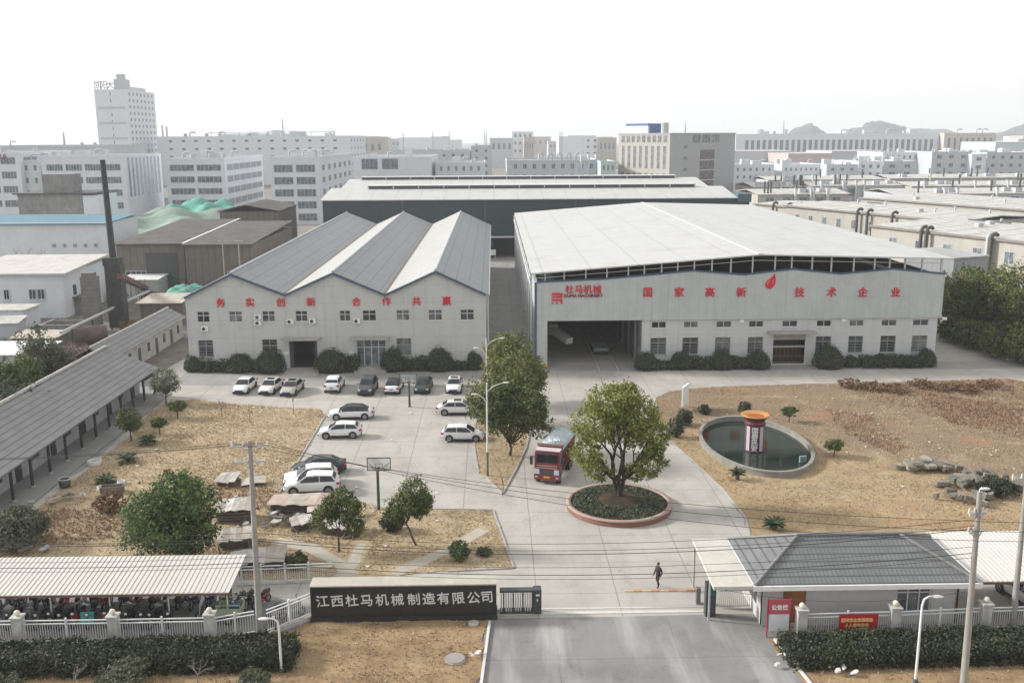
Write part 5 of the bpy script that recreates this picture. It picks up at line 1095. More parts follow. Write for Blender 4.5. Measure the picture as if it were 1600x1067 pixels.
tree_px('yellowing green tree in the middle of the median strip',800,668,541,96,9500,.3,'median',12,1.6,MG,.14,lobes=11)
tree_px('green tree farthest back on the median strip, nearest the wide hall gateway',802,632,515,94,9500,.3,'median',13,1.6,MG,.12,lobes=11)
# front left group
tree_px('big dense bright green tree behind the scooter shelter roof',276,882,741,152,19000,.24,'dense',21,.9,None,.03,lobes=13,tr=.2)
g=G(652,853); s=(g.y+4)/FOC
tree('small leaning tree with a round top and a lower left lobe, front lawn',(g.x,g.y),[(-.1,0,3.85,1.25,1.2,1.3),(-.3,.1,2.9,1.1,1.0,.75),(.35,.1,3.3,.8,.9,.9),(-1.6,0,2.9,.75,.8,.95),(-1.35,.1,2.2,.6,.6,.6)],7500,.18,'osman',.09,1.75,31,None,'osmanthus_tree',lean=(-.75,0))
g=G(530,863)
tree('small loose-crowned tree beside the plank stacks on the front lawn',(g.x,g.y),[(-1.0,0,2.7,.95,1.0,.85),(.9,0,3.2,1.0,1.0,1.0),(.3,.2,4.2,.8,.8,.6),(1.2,-.1,2.2,.8,.8,.7),(-.4,.2,3.6,.7,.7,.6)],6500,.18,'osman',.09,1.3,32,None,'osmanthus_tree')
g=G(260,632); tree('tidy round pale-leaved tree near the end of the row house',(g.x,g.y),[(0,0,2.75,1.5,1.5,1.35),(.5,0,2.3,1.1,1.2,.9),(-.5,.2,2.4,1.1,1.1,.9)],4200,.19,'pale',.09,1.2,41,None,'clipped_tree',inner=.75)
g=G(205,690); tree('round dark-leaved tree in front of the row house veranda',(g.x,g.y),[(0,0,2.35,1.15,1.15,1.1),(.3,0,2.0,.9,.95,.8),(-.35,.1,2.1,.9,.9,.8)],3800,.18,'osman',.08,1.0,42,None,'clipped_tree',inner=.75)
def bush(label,px,py,w,h,leaf,seed,n=900,size=.18,name='shrub',core=True,zb=0,cat='shrub',lab=None,group=None):
    g=G(px,py,zb); k=(g.y+2)/FOC; rw=w/2*k; rh=h/2*k*1.06; t=thing(name,label,cat,(g.x,g.y,.02),0,group)
    rs=np.random.RandomState(seed); bl=[(0,0,rh*.95,rw*.88,rw*.88,rh*.88)]
    for i in range(5): a=i*1.26+rs.rand(); bl.append((math.cos(a)*rw*.5,math.sin(a)*rw*.5,rh*(.6+.7*rs.rand()),rw*.5,rw*.5,rh*.5))
    n=int(n*2.6); TW=M('twig_dark',(.022,.024,.016),.95,.3,3)
    if core and name!='clipped_shrub': MB().ell(0,0,rh*.85,rw*.6,rw*.6,rh*.62,14,8).build('inner_twigs',TW,t)
    if name=='clipped_shrub':
        K=n; d=rs.normal(size=(K,3)); d/=np.linalg.norm(d,axis=1)[:,None]; d[:,2]=np.abs(d[:,2])*1.0-.25*rs.rand(K); rr=1+.05*np.sin(d[:,0]*5+seed)+.04*np.sin(d[:,1]*7)+rs.normal(size=K)*.035
        c=d*rr[:,None]*np.array((rw,rw,rh*1.55))+np.array((0,0,rh*.42)); c[:,2]=np.maximum(.05,c[:,2]); MB().ell(0,0,rh*.5,rw*.86,rw*.86,rh*1.3,14,8).build('inner_twigs',TW,t)
        link('foliage',leaves_at('foliage',c,d,size*.85,LF[leaf],rs),t); return t
    m=MB(); 
    for i in range(4): limb(m,(0,0,0),(rw*.4*math.cos(i*1.7),rw*.4*math.sin(i*1.7),rh),.05,.02,.2,seed+i,4,5)
    m.build('stems',BARK,t); link('foliage',leaf_mesh('foliage',bl,n,size,LF[leaf],seed,16,.22,.72),t); return t
FG='clipped shrubs along the hall fronts'
# balls and low hedges along both halls
balls=[(305,579,34,28,'clipped round shrub at the left corner of the three-gabled hall'),(377,580,42,30,'clipped round shrub between the first and second ground windows of the three-gabled hall'),(424,581,46,36,'big clipped shrub left of the dark doorway of the three-gabled hall'),(517,580,50,36,'big clipped shrub right of the dark doorway of the three-gabled hall'),(614,579,38,36,'clipped round shrub right of the entrance steps of the three-gabled hall'),(687,578,44,36,'largest clipped dome near the right end of the three-gabled hall'),(741,577,26,28,'small clipped dome at the right corner of the three-gabled hall'),
 (1009,577,36,28,'clipped dome beside the open gateway of the wide hall'),(1064,576,32,28,'clipped dome under the second ground window of the wide hall'),(1127,576,36,30,'clipped dome under the third ground window of the wide hall'),(1184,575,40,28,'clipped dome left of the shuttered doorway of the wide hall'),(1294,574,48,36,'biggest clipped dome, right of the shuttered doorway of the wide hall'),(1329,573,24,18,'little low shrub between the biggest dome and the long low hedge'),(1447,572,28,28,'clipped dome at the right end of the wide hall front')]
for i,(px,py,w,h,lab) in enumerate(balls): bush(lab,px,py,w,h,'ball',60+i,750,.24,'clipped_shrub',group=FG)
def hedge(label,pts,w,h,leaf,seed,n,size,name='hedge',rough=.12,core=True):
    """a clipped hedge along the points: a solid twiggy core and leaf faces all over it"""
    a,b=Vector(pts[0][:2]),Vector(pts[1][:2]); L=(b-a).length; t=thing(name,label,'hedge',(a.x,a.y,.02),math.atan2(b.y-a.y,b.x-a.x))
    rs=np.random.RandomState(seed); k=max(2,int(L/(w*.8))); bl=[(L*(i+.5)/k,rs.uniform(-.1,.1)*w,h*(.5+rs.uniform(-.02,.08)),L/k*.8,w*.52*rs.uniform(.9,1.1),h*.52*rs.uniform(.9,1.12)) for i in range(k)]
    m=MB(); kk=max(6,int(L/.5)); sec=[]
    for i in range(kk+1):
        x=L*i/kk; s=rs.uniform(.9,1.05); sec.append([(x,-w*.36*s,0),(x,-w*.4*s,h*.55),(x,-w*.22,h*.82*s),(x,w*.22,h*.82*s),(x,w*.4*s,h*.55),(x,w*.36*s,0)])
    m.add([p for q in sec for p in q],[(i*6+j,i*6+j+1,(i+1)*6+j+1,(i+1)*6+j) for i in range(kk) for j in range(5)]); m.add(sec[0],[tuple(range(6))]); m.add(sec[-1],[tuple(range(5,-1,-1))])
    m.build('inner_twigs',M('twig_dark',(.022,.024,.016)),t)
    K=int(n/9); S=[L*h,L*h,L*w,w*h,w*h]; f_=rs.choice(5,K,p=np.array(S)/sum(S)); u=rs.rand(K); q=rs.rand(K); hh=h*(1+.07*np.sin(u*L*1.1+seed)+.05*np.sin(u*L*2.9))
    X=np.where(f_==3,0,np.where(f_==4,L,u*L)); Yy=np.where(f_==0,-w/2,np.where(f_==1,w/2,np.where(f_==2,(q-.5)*w,(u-.5)*w))); Z=np.where(f_==2,hh,q*hh)
    e=np.minimum(1,np.maximum(0,(np.abs(Yy)/(w/2)+Z/hh-1.6)/.4)); Yy=Yy*(1-.12*e); Z=Z*(1-.1*e)
    c=np.repeat(np.stack([X,Yy,Z],1),9,0)+rs.normal(size=(K*9,3))*np.array((.14,.1,.1)); c[:,2]=np.maximum(.04,c[:,2])
    link('foliage',leaves_at('foliage',c,np.array((0,0,.9))+(c-np.array((L/2,0,h/2)))/np.array((L,w,h)),size,LF[leaf],rs),t); return t
for i,(x0,x1,py,h,lab) in enumerate(((316,366,580,20,'low clipped hedge at the left of the three-gabled hall'),(388,412,580,20,'short low hedge between two clipped shrubs left of the dark doorway'),(530,560,580,26,'rounded hedge left of the entrance steps of the three-gabled hall'),(628,668,578,20,'low hedge between the two domes right of the entrance steps'),(704,730,577,12,'very low hedge at the right end of the three-gabled hall'),(1024,1052,576,10,'very low hedge right of the gateway dome of the wide hall'),(1078,1112,576,18,'low hedge between the second and third domes of the wide hall'),(1143,1168,575,17,'low hedge left of the shuttered doorway of the wide hall'),(1345,1436,573,17,'long low hedge under the right-hand windows of the wide hall'))):
    a,b=G(x0,py),G(x1,py); hedge(lab,(a,b),2.0,h*(a.y+2)/FOC,'ball',90+i,int(900*(b-a).length/2.2)+500,.22)
# front boundary hedges
hedge('long dark clipped hedge in front of the fence by the scooter shelter',((-42,49.1),(-11.6,49.9)),2.6,1.05,'hedge',121,36000,.17)
hedge('long dark clipped hedge in front of the guard house fence and banner',((16.4,49.2),(42,49.7)),2.7,1.0,'hedge',122,33000,.17)
bush('grey-green rounded bush in front of the dark hedge, left of the bare sapling',192,1075,90,46,'grey',131,1300,.14,'bush')
bush('grey-green low bush at the front of the hedge, between the bare sapling and the lamp',397,1078,60,36,'grey',132,900,.14,'bush')
bush('tall pale bush at the bottom left corner before the hedge',12,1090,60,40,'grey',133,900,.14,'bush')
bush('wide grey-green thicket at the left frame edge beside the row house path',28,852,100,62,'grey',134,4200,.2,'bush')
bush('brown thicket of dead stems beside the stone trough on the lawn',172,800,52,34,'russet',135,900,.2,'bush',False)
bush('dark rounded shrub at the foot of the leaning tree',612,830,40,34,'ball',136,900,.18)
bush('bright green shrub on the front lawn near the driveway edge',718,875,36,34,'dense',137,900,.17)
bush('round shrub by the bend of the dirt track behind the inner fence',464,888,38,26,'osman',138,800,.17)
bush('two-headed shrub beside the white board at the driveway edge',1056,684,28,34,'ball',139,800,.2)
bush('taller shrub head right behind the two-headed shrub by the pond',1070,666,30,30,'ball',140,800,.2)
bush('round dark shrub between the white board and the pond',1101,648,22,18,'ball',141,500,.2)
bush('round dark shrub right behind the fountain column',1164,646,24,20,'ball',142,500,.2)
def parasol(label,px,py,w,h,seed):
    g=G(px,py); k=(g.y+2)/FOC; rw=w/2*k; hh=h*k*1.05
    return tree(label,(g.x,g.y),[(0,0,hh*.72,rw*.85,rw*.85,hh*.28),(rw*.3,0,hh*.78,rw*.55,rw*.5,hh*.2),(-rw*.4,.1,hh*.7,rw*.55,rw*.5,hh*.2)],2400,.16,'dense' if seed==151 else 'osman',.07,hh*.45,seed,None,'clipped_tree')
parasol('small mushroom-shaped tree behind the pond',1233,660,29,24,151); parasol('small mushroom-shaped tree right of the pond',1303,714,34,27,152)
parasol('dark flat-domed little tree nearest the pale round tree by the row house',277,654,36,28,154); parasol('dark flat-domed little tree, second in the line along the row house',250,680,29,28,156)
# cycads
def cycad(label,px,py,w,seed,trunk=.5):
    g=G(px,py); k=(g.y+2)/FOC; L=w/2*k*1.2; t=thing('cycad',label,'cycad',(g.x,g.y,.05),0,'cycads on the lawns'); MB().tube([(0,0,0),(0,0,trunk)],[.2,.16],9).build('trunk',BARK,t)
    rs=np.random.RandomState(seed); m=MB()
    for i in range(56):
        a=rs.rand()*2*PI; e=rs.uniform(.12,1.15); d=Vector((math.cos(a),math.sin(a),0)); s=Vector((-math.sin(a),math.cos(a),0)); l=L*rs.uniform(.8,1.1); pr=None
        for j in range(6):
            f=j/5; p=d*l*f*math.cos(e*(1-.45*f))+Vector((0,0,trunk+l*(math.sin(e)*f-.42*f*f))); w_=.1*math.sin(PI*min(1,.12+f*.88))**.6+.01
            if pr: m.add([pr[0]-s*pr[1]-Vector((0,0,.03)),pr[0],pr[0]+s*pr[1]-Vector((0,0,.03)),p+s*w_-Vector((0,0,.03)),p,p-s*w_-Vector((0,0,.03))],[(0,1,4,5),(1,2,3,4)])
            pr=(p,w_)
    me=m.mesh('fronds',LF['cycad']); link('fronds',me,t); return t
for i,(px,py,w,tr,lab) in enumerate(((231,696,28,.4,'squat cycad right of the dark round tree'),(199,723,32,.3,'squat cycad between the dark round tree and the stone ring'),(165,755,32,.2,'squat cycad beside the stone trough'),(757,868,24,.2,'small spiky cycad on the front lawn beside the driveway'),(1209,828,34,.4,'spiky cycad behind the guard house roof'),(1152,750,26,.6,'cycad on a stem between the pond and the driveway edge'))): cycad(lab,px,py,w,200+i,tr)
# trees at the right edge of the wide hall
RG='dark trees beyond the right end of the wide hall'
for i,(px,py,top,w,nm) in enumerate(((1500,528,416,86,'dark green tree touching the right corner of the wide hall'),(1538,532,414,90,'broad dark green tree with a yellowish top behind the slab stacks'),(1582,545,410,80,'yellow-green tree at the right frame edge beyond the slab stacks'),(1600,556,448,70,'dark lower tree at the right frame edge, in front of the yellow-green one'),(1512,515,425,70,'dark tree farthest back beyond the wide hall corner'),(1640,552,430,90,'dark tree just at the right frame limit'))):
    tree_px(nm,px,py,top,w*1.1,9000,.4,'edge',230+i,1.0,RG,.01,lobes=12,tr=.18)
for i,(px,py,w,h,lab) in enumerate(((1488,535,44,46,'dark undergrowth at the right corner of the wide hall'),(1520,545,60,50,'dark undergrowth behind the stone slab stack right of the wide hall'),(1560,558,64,56,'dark undergrowth at the road edge below the yellow-topped tree'),(1598,570,60,60,'dark undergrowth at the right frame edge by the road'))): bush(lab,px,py,w,h,'edge',270+i,1500,.38,'shrub',True)
# left thicket behind the row house
for i,(px,py,top,w,lf,nm,dp) in enumerate(((68,640,515,52,'grey','slender grey-green tree behind the row house ridge',1),(40,665,560,70,'osman','dark broad tree behind the row house ridge, left of the slender one',1),(8,672,560,60,'osman','dark tree at the left frame edge behind the row house',1),(92,632,540,46,'grey','grey-green tree between the slender tree and the pinkish dome',1),(10,705,600,70,'ball','dark low tree at the left frame edge above the row house ridge',1),(48,690,605,60,'ball','dark low tree just behind the row house ridge',1))):
    tree_px(nm,px,py,top-8,w*1.3,8000,.28,lf,250+i,1.0,None,.02,lobes=10)
bush('bare pinkish dome-shaped bush behind the row house gable',122,592,68,60,'pink',261,3000,.2,'bush',False)
def bare_tree(label,base,h,seed,r=.1,name='bare_tree',mat=None,spread=.45,lv=4):
    t=thing(name,label,'bare tree',base); m=MB(); rs=np.random.RandomState(seed)
    def grow(a,d,L,r_,k):
        b=a+d*L; m.tube([a,a.lerp(b,.5)+Vector(rs.normal(size=3))*L*.04,b],[r_,r_*.8,r_*.6],5 if k else 7,cap=False)
        if k>=lv: return
        for _ in range(3 if k<2 else 2):
            q=(d+Vector(rs.normal(size=3))*spread+Vector((0,0,.12))).normalized(); grow(a.lerp(b,rs.uniform(.6,1)),q,L*rs.uniform(.55,.78),r_*.58,k+1)
    grow(Vector((0,0,0)),Vector((0,0,1)),h*.36,r,0); m.build('branches',mat or BARKG,t); return t
for i,(px,py,lab) in enumerate(((311,1075,'bare pale sapling with spreading twigs before the dark hedge'),(118,1085,'bare bushy sapling at the hedge below the second fence pillar'))): g=G(px,py); bare_tree(lab,(g.x,g.y,0),2.4,300+i,.05,spread=.8)
for i,(px,py,Y,h,lab) in enumerate(((33,402,200,9,'bare thin tree in front of the blue-roofed building, leftmost of four'),(68,402,196,10,'tallest bare tree in front of the blue-roofed building'),(102,402,198,8,'bare thin tree left of the dark chimney'),(161,410,180,8,'bare tree just behind the dark chimney'),(215,430,165,8,'bare tree beside the brown shed and the flat white roofs'),(292,430,170,7,'bare yellowish tree before the brown shed'))): p=atY(px,py,Y); bare_tree(lab,(p.x,Y,0),h,310+i,.12)
# saplings with stakes on the lawn
for i,(px,py,lab) in enumerate(((347,652,'thin stake sapling left on the lawn behind the parked row'),(391,662,'thin leafless sapling on the lawn in front of the leftmost parked car'),(459,648,'young staked sapling with a few yellow leaves before the silver car'),(785,775,'thin bare stake standing on the median strip tip'))):
    g=G(px,py); bare_tree(lab,(g.x,g.y,.05),(2.2,2.6,2.4,4.0)[i]*1.1,330+i,.045,lv=2 if i==3 else 3,spread=.35)
# ================================================================ surroundings: factories, sheds and the hazy city
WHB=M('factory_white',(.63,.655,.69),.8,.06,.4,0,0,.12); WHC=M('factory_offwhite',(.58,.6,.62),.8,.07,.4,0,0,.15); GRB=M('factory_grey',(.45,.47,.5),.8,.07,.4,0,0,.2); BEI=M('factory_beige',(.4,.38,.34),.85,.1,.3,0,0,.3); DGR=M('office_grey',(.33,.335,.345),.8,.05,.5); BEO=M('office_beige',(.4,.385,.35),.8,.06,.5)
GLF=M_glass('factory_glass',(.12,.135,.155),.35); GLB=M_glass('blue_glass',(.11,.145,.21),.2); GLP=M_glass('office_glass',(.15,.15,.155),.25)
RFW=M_sheet('pale_shed_roof',(.5,.49,.46),2.4,'X',.6,.7,.1,0,.1,.45,9); RFG=M('roof_gravel',(.36,.36,.36),.9,.15,.3)
WCACHE={}
def win_mesh(w,h,fm,gm,mull):
    k=(round(w,2),round(h,2),gm.name,mull,fm.name)
    if k not in WCACHE:
        m=MB(); t=min(.12,w*.12); m.box(0,w,-.05,.0,0,t).box(0,w,-.05,.0,h-t,h).box(0,t,-.05,.0,t,h-t).box(w-t,w,-.05,.0,t,h-t)
        for i in range(1,mull): m.box(w*i/mull-t*.4,w*i/mull+t*.4,-.05,.0,t,h-t)
        m.box(t,w-t,-.02,-.004,t,h-t,1); WCACHE[k]=m.mesh('window',[fm,gm])
    return WCACHE[k]
def face_windows(t,ox,oy,ang,width,z0,z1,rows,cols,fw=.8,fh=.5,glass=GLF,frame=None,mull=4,margin=.04,zshift=.15,name='window'):
    """rows x cols of windows on a face that starts at (ox,oy) and runs along direction ang, its outside to the right of travel"""
    mg=width*margin; cw=(width-2*mg)/cols; rh=(z1-z0)/rows; w=cw*fw; h=rh*fh; me=win_mesh(w,h,frame or GRB,glass,mull); c,s=math.cos(ang),math.sin(ang)
    for r in range(rows):
        for k in range(cols):
            d=mg+cw*(k+.5)-w/2; o=link(name,me,t); o.location=(ox+c*d+s*.02,oy+s*d-c*.02,z0+rh*(r+.5+zshift)-h/2); o.rotation_euler=(0,0,ang)
def block(label,xl,xr,ytop,Y,depth,wallm=WHB,front=None,side=None,rz=0,cat='building',name='factory_building',roof=None,parapet=.9,group=None,z0=0,topz=None,thick=.35):
    a=atY(xl,ytop,Y); b=atY(xr,ytop,Y); W=b.x-a.x; h=topz or (a.z+b.z)/2; t=thing(name,label,cat,(a.x,Y,z0),rz,group)
    MB().box(0,W,0,depth,0,h-parapet).build('wall',wallm,t)
    if parapet: MB().box(-.1,W+.1,-.1,thick,h-parapet+.003,h).box(-.1,thick,thick,depth-thick,h-parapet+.003,h).box(W-thick,W+.1,thick,depth-thick,h-parapet+.003,h).box(-.1,W+.1,depth-thick,depth+.1,h-parapet+.003,h).build('parapet',wallm,t)
    MB().box(thick+.01,W-thick-.01,thick+.01,depth-thick-.01,h-parapet+.002,h-parapet+.12).build('roof',roof or RFG,t)
    if front: face_windows(t,0,0,0,W,front.pop('zb',0),h-front.pop('zt',1.2),**front)
    if side:
        zb=side.pop('zb',0); zt=side.pop('zt',1.2); sd=side.pop('at','R')
        if sd=='R': face_windows(t,W,0,R(90),depth,zb,h-zt,**side)
        else: face_windows(t,0,depth,R(-90),depth,zb,h-zt,**side)
    t['_']=0; del t['_']; t_dim[t.name]=(W,h,depth); return t
t_dim={}
def clutter(t,n,seed,sc=1):
    W,h,d=t_dim[t.name]; rs=np.random.RandomState(seed); n=int(n*1.7)
    for i in range(n):
        x,y=rs.uniform(.1,.9)*W,rs.uniform(.05,.6)*d; k=rs.randint(3); m=MB()
        if k==0: m.cbox(x,y,h-.7,rs.uniform(2,5)*sc,rs.uniform(2,4)*sc,rs.uniform(1.6,3.2)*sc); nm='stair_house'
        elif k==1: m.cyl(x,y,h-.7,h+1.2*sc,.8*sc,n=12); nm='water_tank'
        else: m.tube([(x,y,h-.7),(x,y,h+1.4*sc),(x+1*sc,y,h+1.9*sc),(x+2.5*sc,y,h+1.6*sc)],.35*sc,8); nm='vent_duct'
        m.build(nm,(WHC,STEEL,GRB)[k],t)
# --- left: white ribbon-windowed factories
b=block('white factory cut by the left frame edge, with ribbon windows and dark roof lettering',-90,29,238,330,40,WHB,dict(rows=5,cols=4,fw=.86,fh=.5,mull=5),dict(rows=5,cols=3,fw=.8,mull=4)); clutter(b,3,1)
W,h,d=t_dim[b.name]; sign_text('RA',2.6,W-5.5,-.15,h-1.6,b,M('sign_maroon',(.2,.08,.1)),'sign_letters',.1,.02)
b=block('low white linking block with two small windows between two ribbon-windowed factories',31,62,250,333,30,WHC,dict(rows=5,cols=2,fw=.35,fh=.45,mull=1)); clutter(b,2,2)
b=block('white factory behind the dark chimney, with a blue glass side of upright fins',63,194,243,330,36,WHB,dict(rows=5,cols=4,fw=.86,fh=.52,mull=6,zt=2.5),dict(rows=1,cols=9,fw=.5,fh=.86,mull=1,glass=GLB,zb=6)); clutter(b,4,3)
b=block('pale blue-grey long factory roofline behind the leftmost factories',-120,152,228,430,60,GRB,dict(rows=1,cols=6,fw=.4,fh=.12,zb=14)); clutter(b,2,4)
b=block('white factory with a ribbon-windowed front and long side, above the green netting',258,350,247,345,57,WHB,dict(rows=5,cols=2,fw=.9,fh=.55,mull=6,zt=2),dict(rows=5,cols=6,fw=.92,fh=.55,mull=5,zt=2)); clutter(b,6,5)
b=block('white factory with mixed windows just left of the dark teal shed',421,497,245,330,80,WHB,dict(rows=5,cols=2,fw=.86,fh=.62,mull=5,zt=2.5),dict(rows=5,cols=6,fw=.4,fh=.5,mull=2,zt=2.5)); clutter(b,7,6)
b=block('blank-sided white block with two windows rising behind the dark teal shed',553,672,245,420,60,WHB,None); face_windows(b,1.5,0,0,19,12.5,20.8,1,2,.8,.55,GLF,None,4); clutter(b,2,7)
b=block('low off-white factory with a row of dark windows right behind the teal shed roof',680,757,254,432,40,WHC,dict(rows=4,cols=6,fw=.35,fh=.5,mull=2),None); clutter(b,4,8)
b=block('long pale factory with a thin roof canopy, far behind the left factories',244,545,213,620,80,WHB,dict(rows=6,cols=14,fw=.3,fh=.3,mull=1),dict(rows=6,cols=5,fw=.4,fh=.4)); clutter(b,9,9,1.5); W,h,d=t_dim[b.name]; MB().box(W*.25,W*.9,5,14,h+2.2,h+2.6).build('roof_canopy',WHB,b)
for i in range(9): MB().cbox(W*(.27+.075*i),6,h-.8,.4,.4,3).build('canopy_post',WHB,b)
b=block('grey-brown flat block with small windows in the middle distance',608,735,235,520,50,GRB,dict(rows=5,cols=8,fw=.35,fh=.4,mull=1)); clutter(b,5,10)
b=block('small taller grey block at the end of the grey-brown flat block',736,768,228,515,40,GRB,dict(rows=6,cols=2,fw=.3,fh=.4,mull=1),None); clutter(b,1,11)
b=block('flat grey workshop with roof pipes directly behind the teal shed centre',792,937,250,428,45,GRB,dict(rows=4,cols=9,fw=.42,fh=.5,mull=2)); W,h,d=t_dim[b.name]
for i in range(5):
    x=W*(.35+.1*i); MB().tube([(x,4,h-.7),(x,4,h+2.2),(x+1,4,h+3),(x+2,4,h+2.2),(x+2,4,h-.7)],.4,8).build('arched_duct',STEEL,b)
for i in range(3): MB().tube([(W*(.8+.08*i),1,h-10),(W*(.8+.08*i),-.6,h+1),(W*(.8+.08*i),2,h+2)],.6,8).build('wall_duct',GRB,b)
b=block('narrow pale green block beside the grey office',939,962,252,412,30,M('pale_green',(.42,.52,.5),.8,.06),dict(rows=4,cols=3,fw=.55,fh=.5,mull=2))
# --- tower
b=block('pale high-rise tower standing above the left factories',147,196,140,600,50,WHB,dict(rows=14,cols=1,fw=.09,fh=.5,mull=1,margin=.3),dict(rows=14,cols=7,fw=.42,fh=.5,mull=1,zb=4),0,'tower','tower_block'); W,h,d=t_dim[b.name]
for k in range(3): MB().box(W*.08,W*.95,-.12,-.003,h-11.5-9*k,h-10-9*k).build('grey_band',GRB,b)
MB().box(-.25,-.004,.3,d-.3,0,h-1).build('blue_edge',M('sky_blue_panel',(.3,.42,.5)),b)
MB().box(W*.62,W*.98,1,9,h-.8,h+6).box(W*.7,W*.9,2,7,h+6.003,h+9).build('roof_core',GRB,b); MB().box(W*.55,W*.9,12,40,h-.8,h+2.2).build('plant_room',WHC,b)
for i,ch in enumerate('凯阳大'): 
    sign_text(ch,5.2,W*(.1+.2*i),1.2,h+2.2,b,M('sign_grey',(.28,.28,.3)),'sign_character',.3,.02)
MB().cyl(W*.85,5,h+9,h+15,.12,n=6).build('mast',STEEL,b)
# --- grey office block, corner on
p=atY(1048,208,400); t=thing('office_building','corner-on office block, grey plain front and beige windowed flank, with a blue box on top','office building',(p.x,400,0),R(36.9)); h=p.z
MB().box(0,41,.05,30,0,h-.6).build('wall',DGR,t); MB().box(-.2,-.003,.05,30,0,h-.6).build('beige_flank',BEO,t); MB().box(-.3,41.2,-.1,30.2,h-.597,h).build('parapet',DGR,t)
face_windows(t,-.2,30,R(-90),30,h-5.2,h-.9,1,9,.7,.7,GLP,BEO,2); face_windows(t,-.2,30,R(-90),30,2,h-6,2,8,.5,.85,GLP,BEO,2)
face_windows(t,12,.05,0,20,h-5.4,h-.8,1,3,.8,.75,GLP,DGR,3); face_windows(t,7.5,.05,0,3.5,3,h-4,5,1,.75,.3,GLP,DGR,2)
MB().box(18.5,27.5,-.05,.045,0,h-7).build('brown_glass_strip',M_glass('brown_glass',(.09,.075,.08),.3),t)
for k in range(5): MB().box(18.5,27.5,-.09,-.053,2+k*4.2,2.4+k*4.2).build('strip_transom',GRB,t)
MB().box(2,14,15,28,h+.003,h+4).build('roof_box',M('royal_blue_sheet',(.05,.1,.3),.5,.1),t); MB().box(1,2,14,29,h+.003,h+3).box(14.1,16,20,29,h+.003,h+3.2).build('roof_house',WHB,t)
MB().cyl(5,8,h-2.5,h+4.2,1.6,n=16).build('water_tank',STEEL,t)
# --- long white pilastered factory on the right and its beige end
b=block('very long white factory with a rank of tall dark windows under the hills',1150,1474,209,900,60,WHB,dict(rows=1,cols=33,fw=.55,fh=.8,mull=2,zt=4,zb=8,zshift=.02),None); clutter(b,8,12,2)
b=block('cream end block of the very long pilastered factory',1476,1557,208,890,60,M('cream_wall',(.5,.46,.4),.8,.06),dict(rows=1,cols=8,fw=.42,fh=.66,mull=1,zt=4,zb=8),dict(rows=1,cols=4,fw=.3,fh=.6,at='L')); clutter(b,2,13,2)
for i,(xl,xr,yt,Y,lab) in enumerate(((1146,1210,257,470,'low white workshop beside the grey office block'),(1222,1290,257,480,'white workshop with an open upper floor, right of the low white workshop'),(1292,1341,257,470,'plain grey-lilac hall in the right middle distance'),(1342,1380,252,480,'white two-storey block with a tall stair wall, right middle distance'),(1381,1432,252,490,'grey block with two slit windows, right middle distance'),(1380,1456,238,560,'long white two-storey factory with black roof pipes, right middle distance'),(1457,1518,237,540,'large blank lilac-grey factory wall with two window pairs, right middle distance'),(1519,1542,241,535,'narrow white factory stair block beside the lilac-grey wall'),(1543,1620,238,545,'grey factory with scattered windows at the right frame edge'))):
    b=block(lab,xl,xr,yt,Y,40,(WHC,WHB,GRB,WHB,GRB,WHB,GRB,WHB,GRB)[i],dict(rows=4,cols=(6,8,3,3,2,8,3,1,5)[i],fw=.4,fh=.45,mull=2)); clutter(b,3,20+i,1)
for i,(xl,xr,yt,Y,lab) in enumerate(((1148,1240,236,700,'long low pinkish-roofed hall before the pilastered factory'),(1232,1300,240,650,'low hall with a pink side before the pilastered factory'),(1300,1385,236,720,'low grey hall before the middle of the pilastered factory'),(1556,1625,222,800,'pale turquoise block at the right frame edge below the hill'))):
    block(lab,xl,xr,yt,Y,60,(GRB,M('pink_wall',(.45,.38,.37)),GRB,M('turquoise_wall',(.46,.54,.56)))[i],None,None,roof=RFW,parapet=.3)
# --- far skyline: hazy blocks nothing tells apart
rs=np.random.RandomState(77)
for i in range(46):
    x=rs.uniform(545,1150) if i<34 else rs.uniform(1180,1600); Y=rs.uniform(800,1700); w=rs.uniform(14,55); yt=rs.uniform(211,222)
    block('pale hazy block in the far skyline, hardly more than a silhouette',x,x+w,yt,Y,30,(WHB,GRB,WHC,BEI,M('slate_blue_wall',(.3,.34,.4)),M('rose_wall',(.42,.36,.33)))[i%6],dict(rows=1,cols=4,fw=.5,fh=.3,mull=1,zb=8) if i%2 else None,None,parapet=.5,group='hazy blocks of the far skyline')
for i,(xl,xr,yt,Y,lab) in enumerate(((800,833,206,1000,'square pale tower block standing highest in the middle of the skyline'),(912,958,214,900,'pale white-windowed block under the barrel roof left of the grey office'),(340,470,209,1100,'flat pale block on the skyline behind the long canopy factory'),(690,700,196,1500,'very thin distant stack of a building in the middle of the skyline'))):
    block(lab,xl,xr,yt if i!=3 else 213,Y,40,WHB,dict(rows=3,cols=4,fw=.4,fh=.4,mull=1,zb=10))
def mast(label,px,ytop,Y,r,name='mast',cat='mast',stub=False):
    p=atY(px,ytop,Y); t=thing(name,label,cat,(p.x,Y,0))
    if stub: MB().cyl(0,0,0,p.z,r,r*.7,10).build('shaft',GRB,t)
    else:
        m=MB()
        for sx in (-1,1):
            for sy in (-1,1): m.beam((sx*r*4,sy*r*4,0),(sx*.2,sy*.2,p.z),r)
        for k in range(1,9): z=p.z*k/10; q=r*4*(1-k/10); m.beam((-q,-q,z),(q,q,z+p.z/10),r*.6).beam((q,-q,z),(-q,q,z+p.z/10),r*.6)
        m.build('lattice',GRB,t)
mast('hazy lattice mast left of the pale tower',99,207,700,.3); mast('left one of two slim grey chimneys right of the pale tower',253,196,800,1.1,'chimney','chimney',True); mast('right one of two slim grey chimneys right of the pale tower',260,198,800,1.0,'chimney','chimney',True)
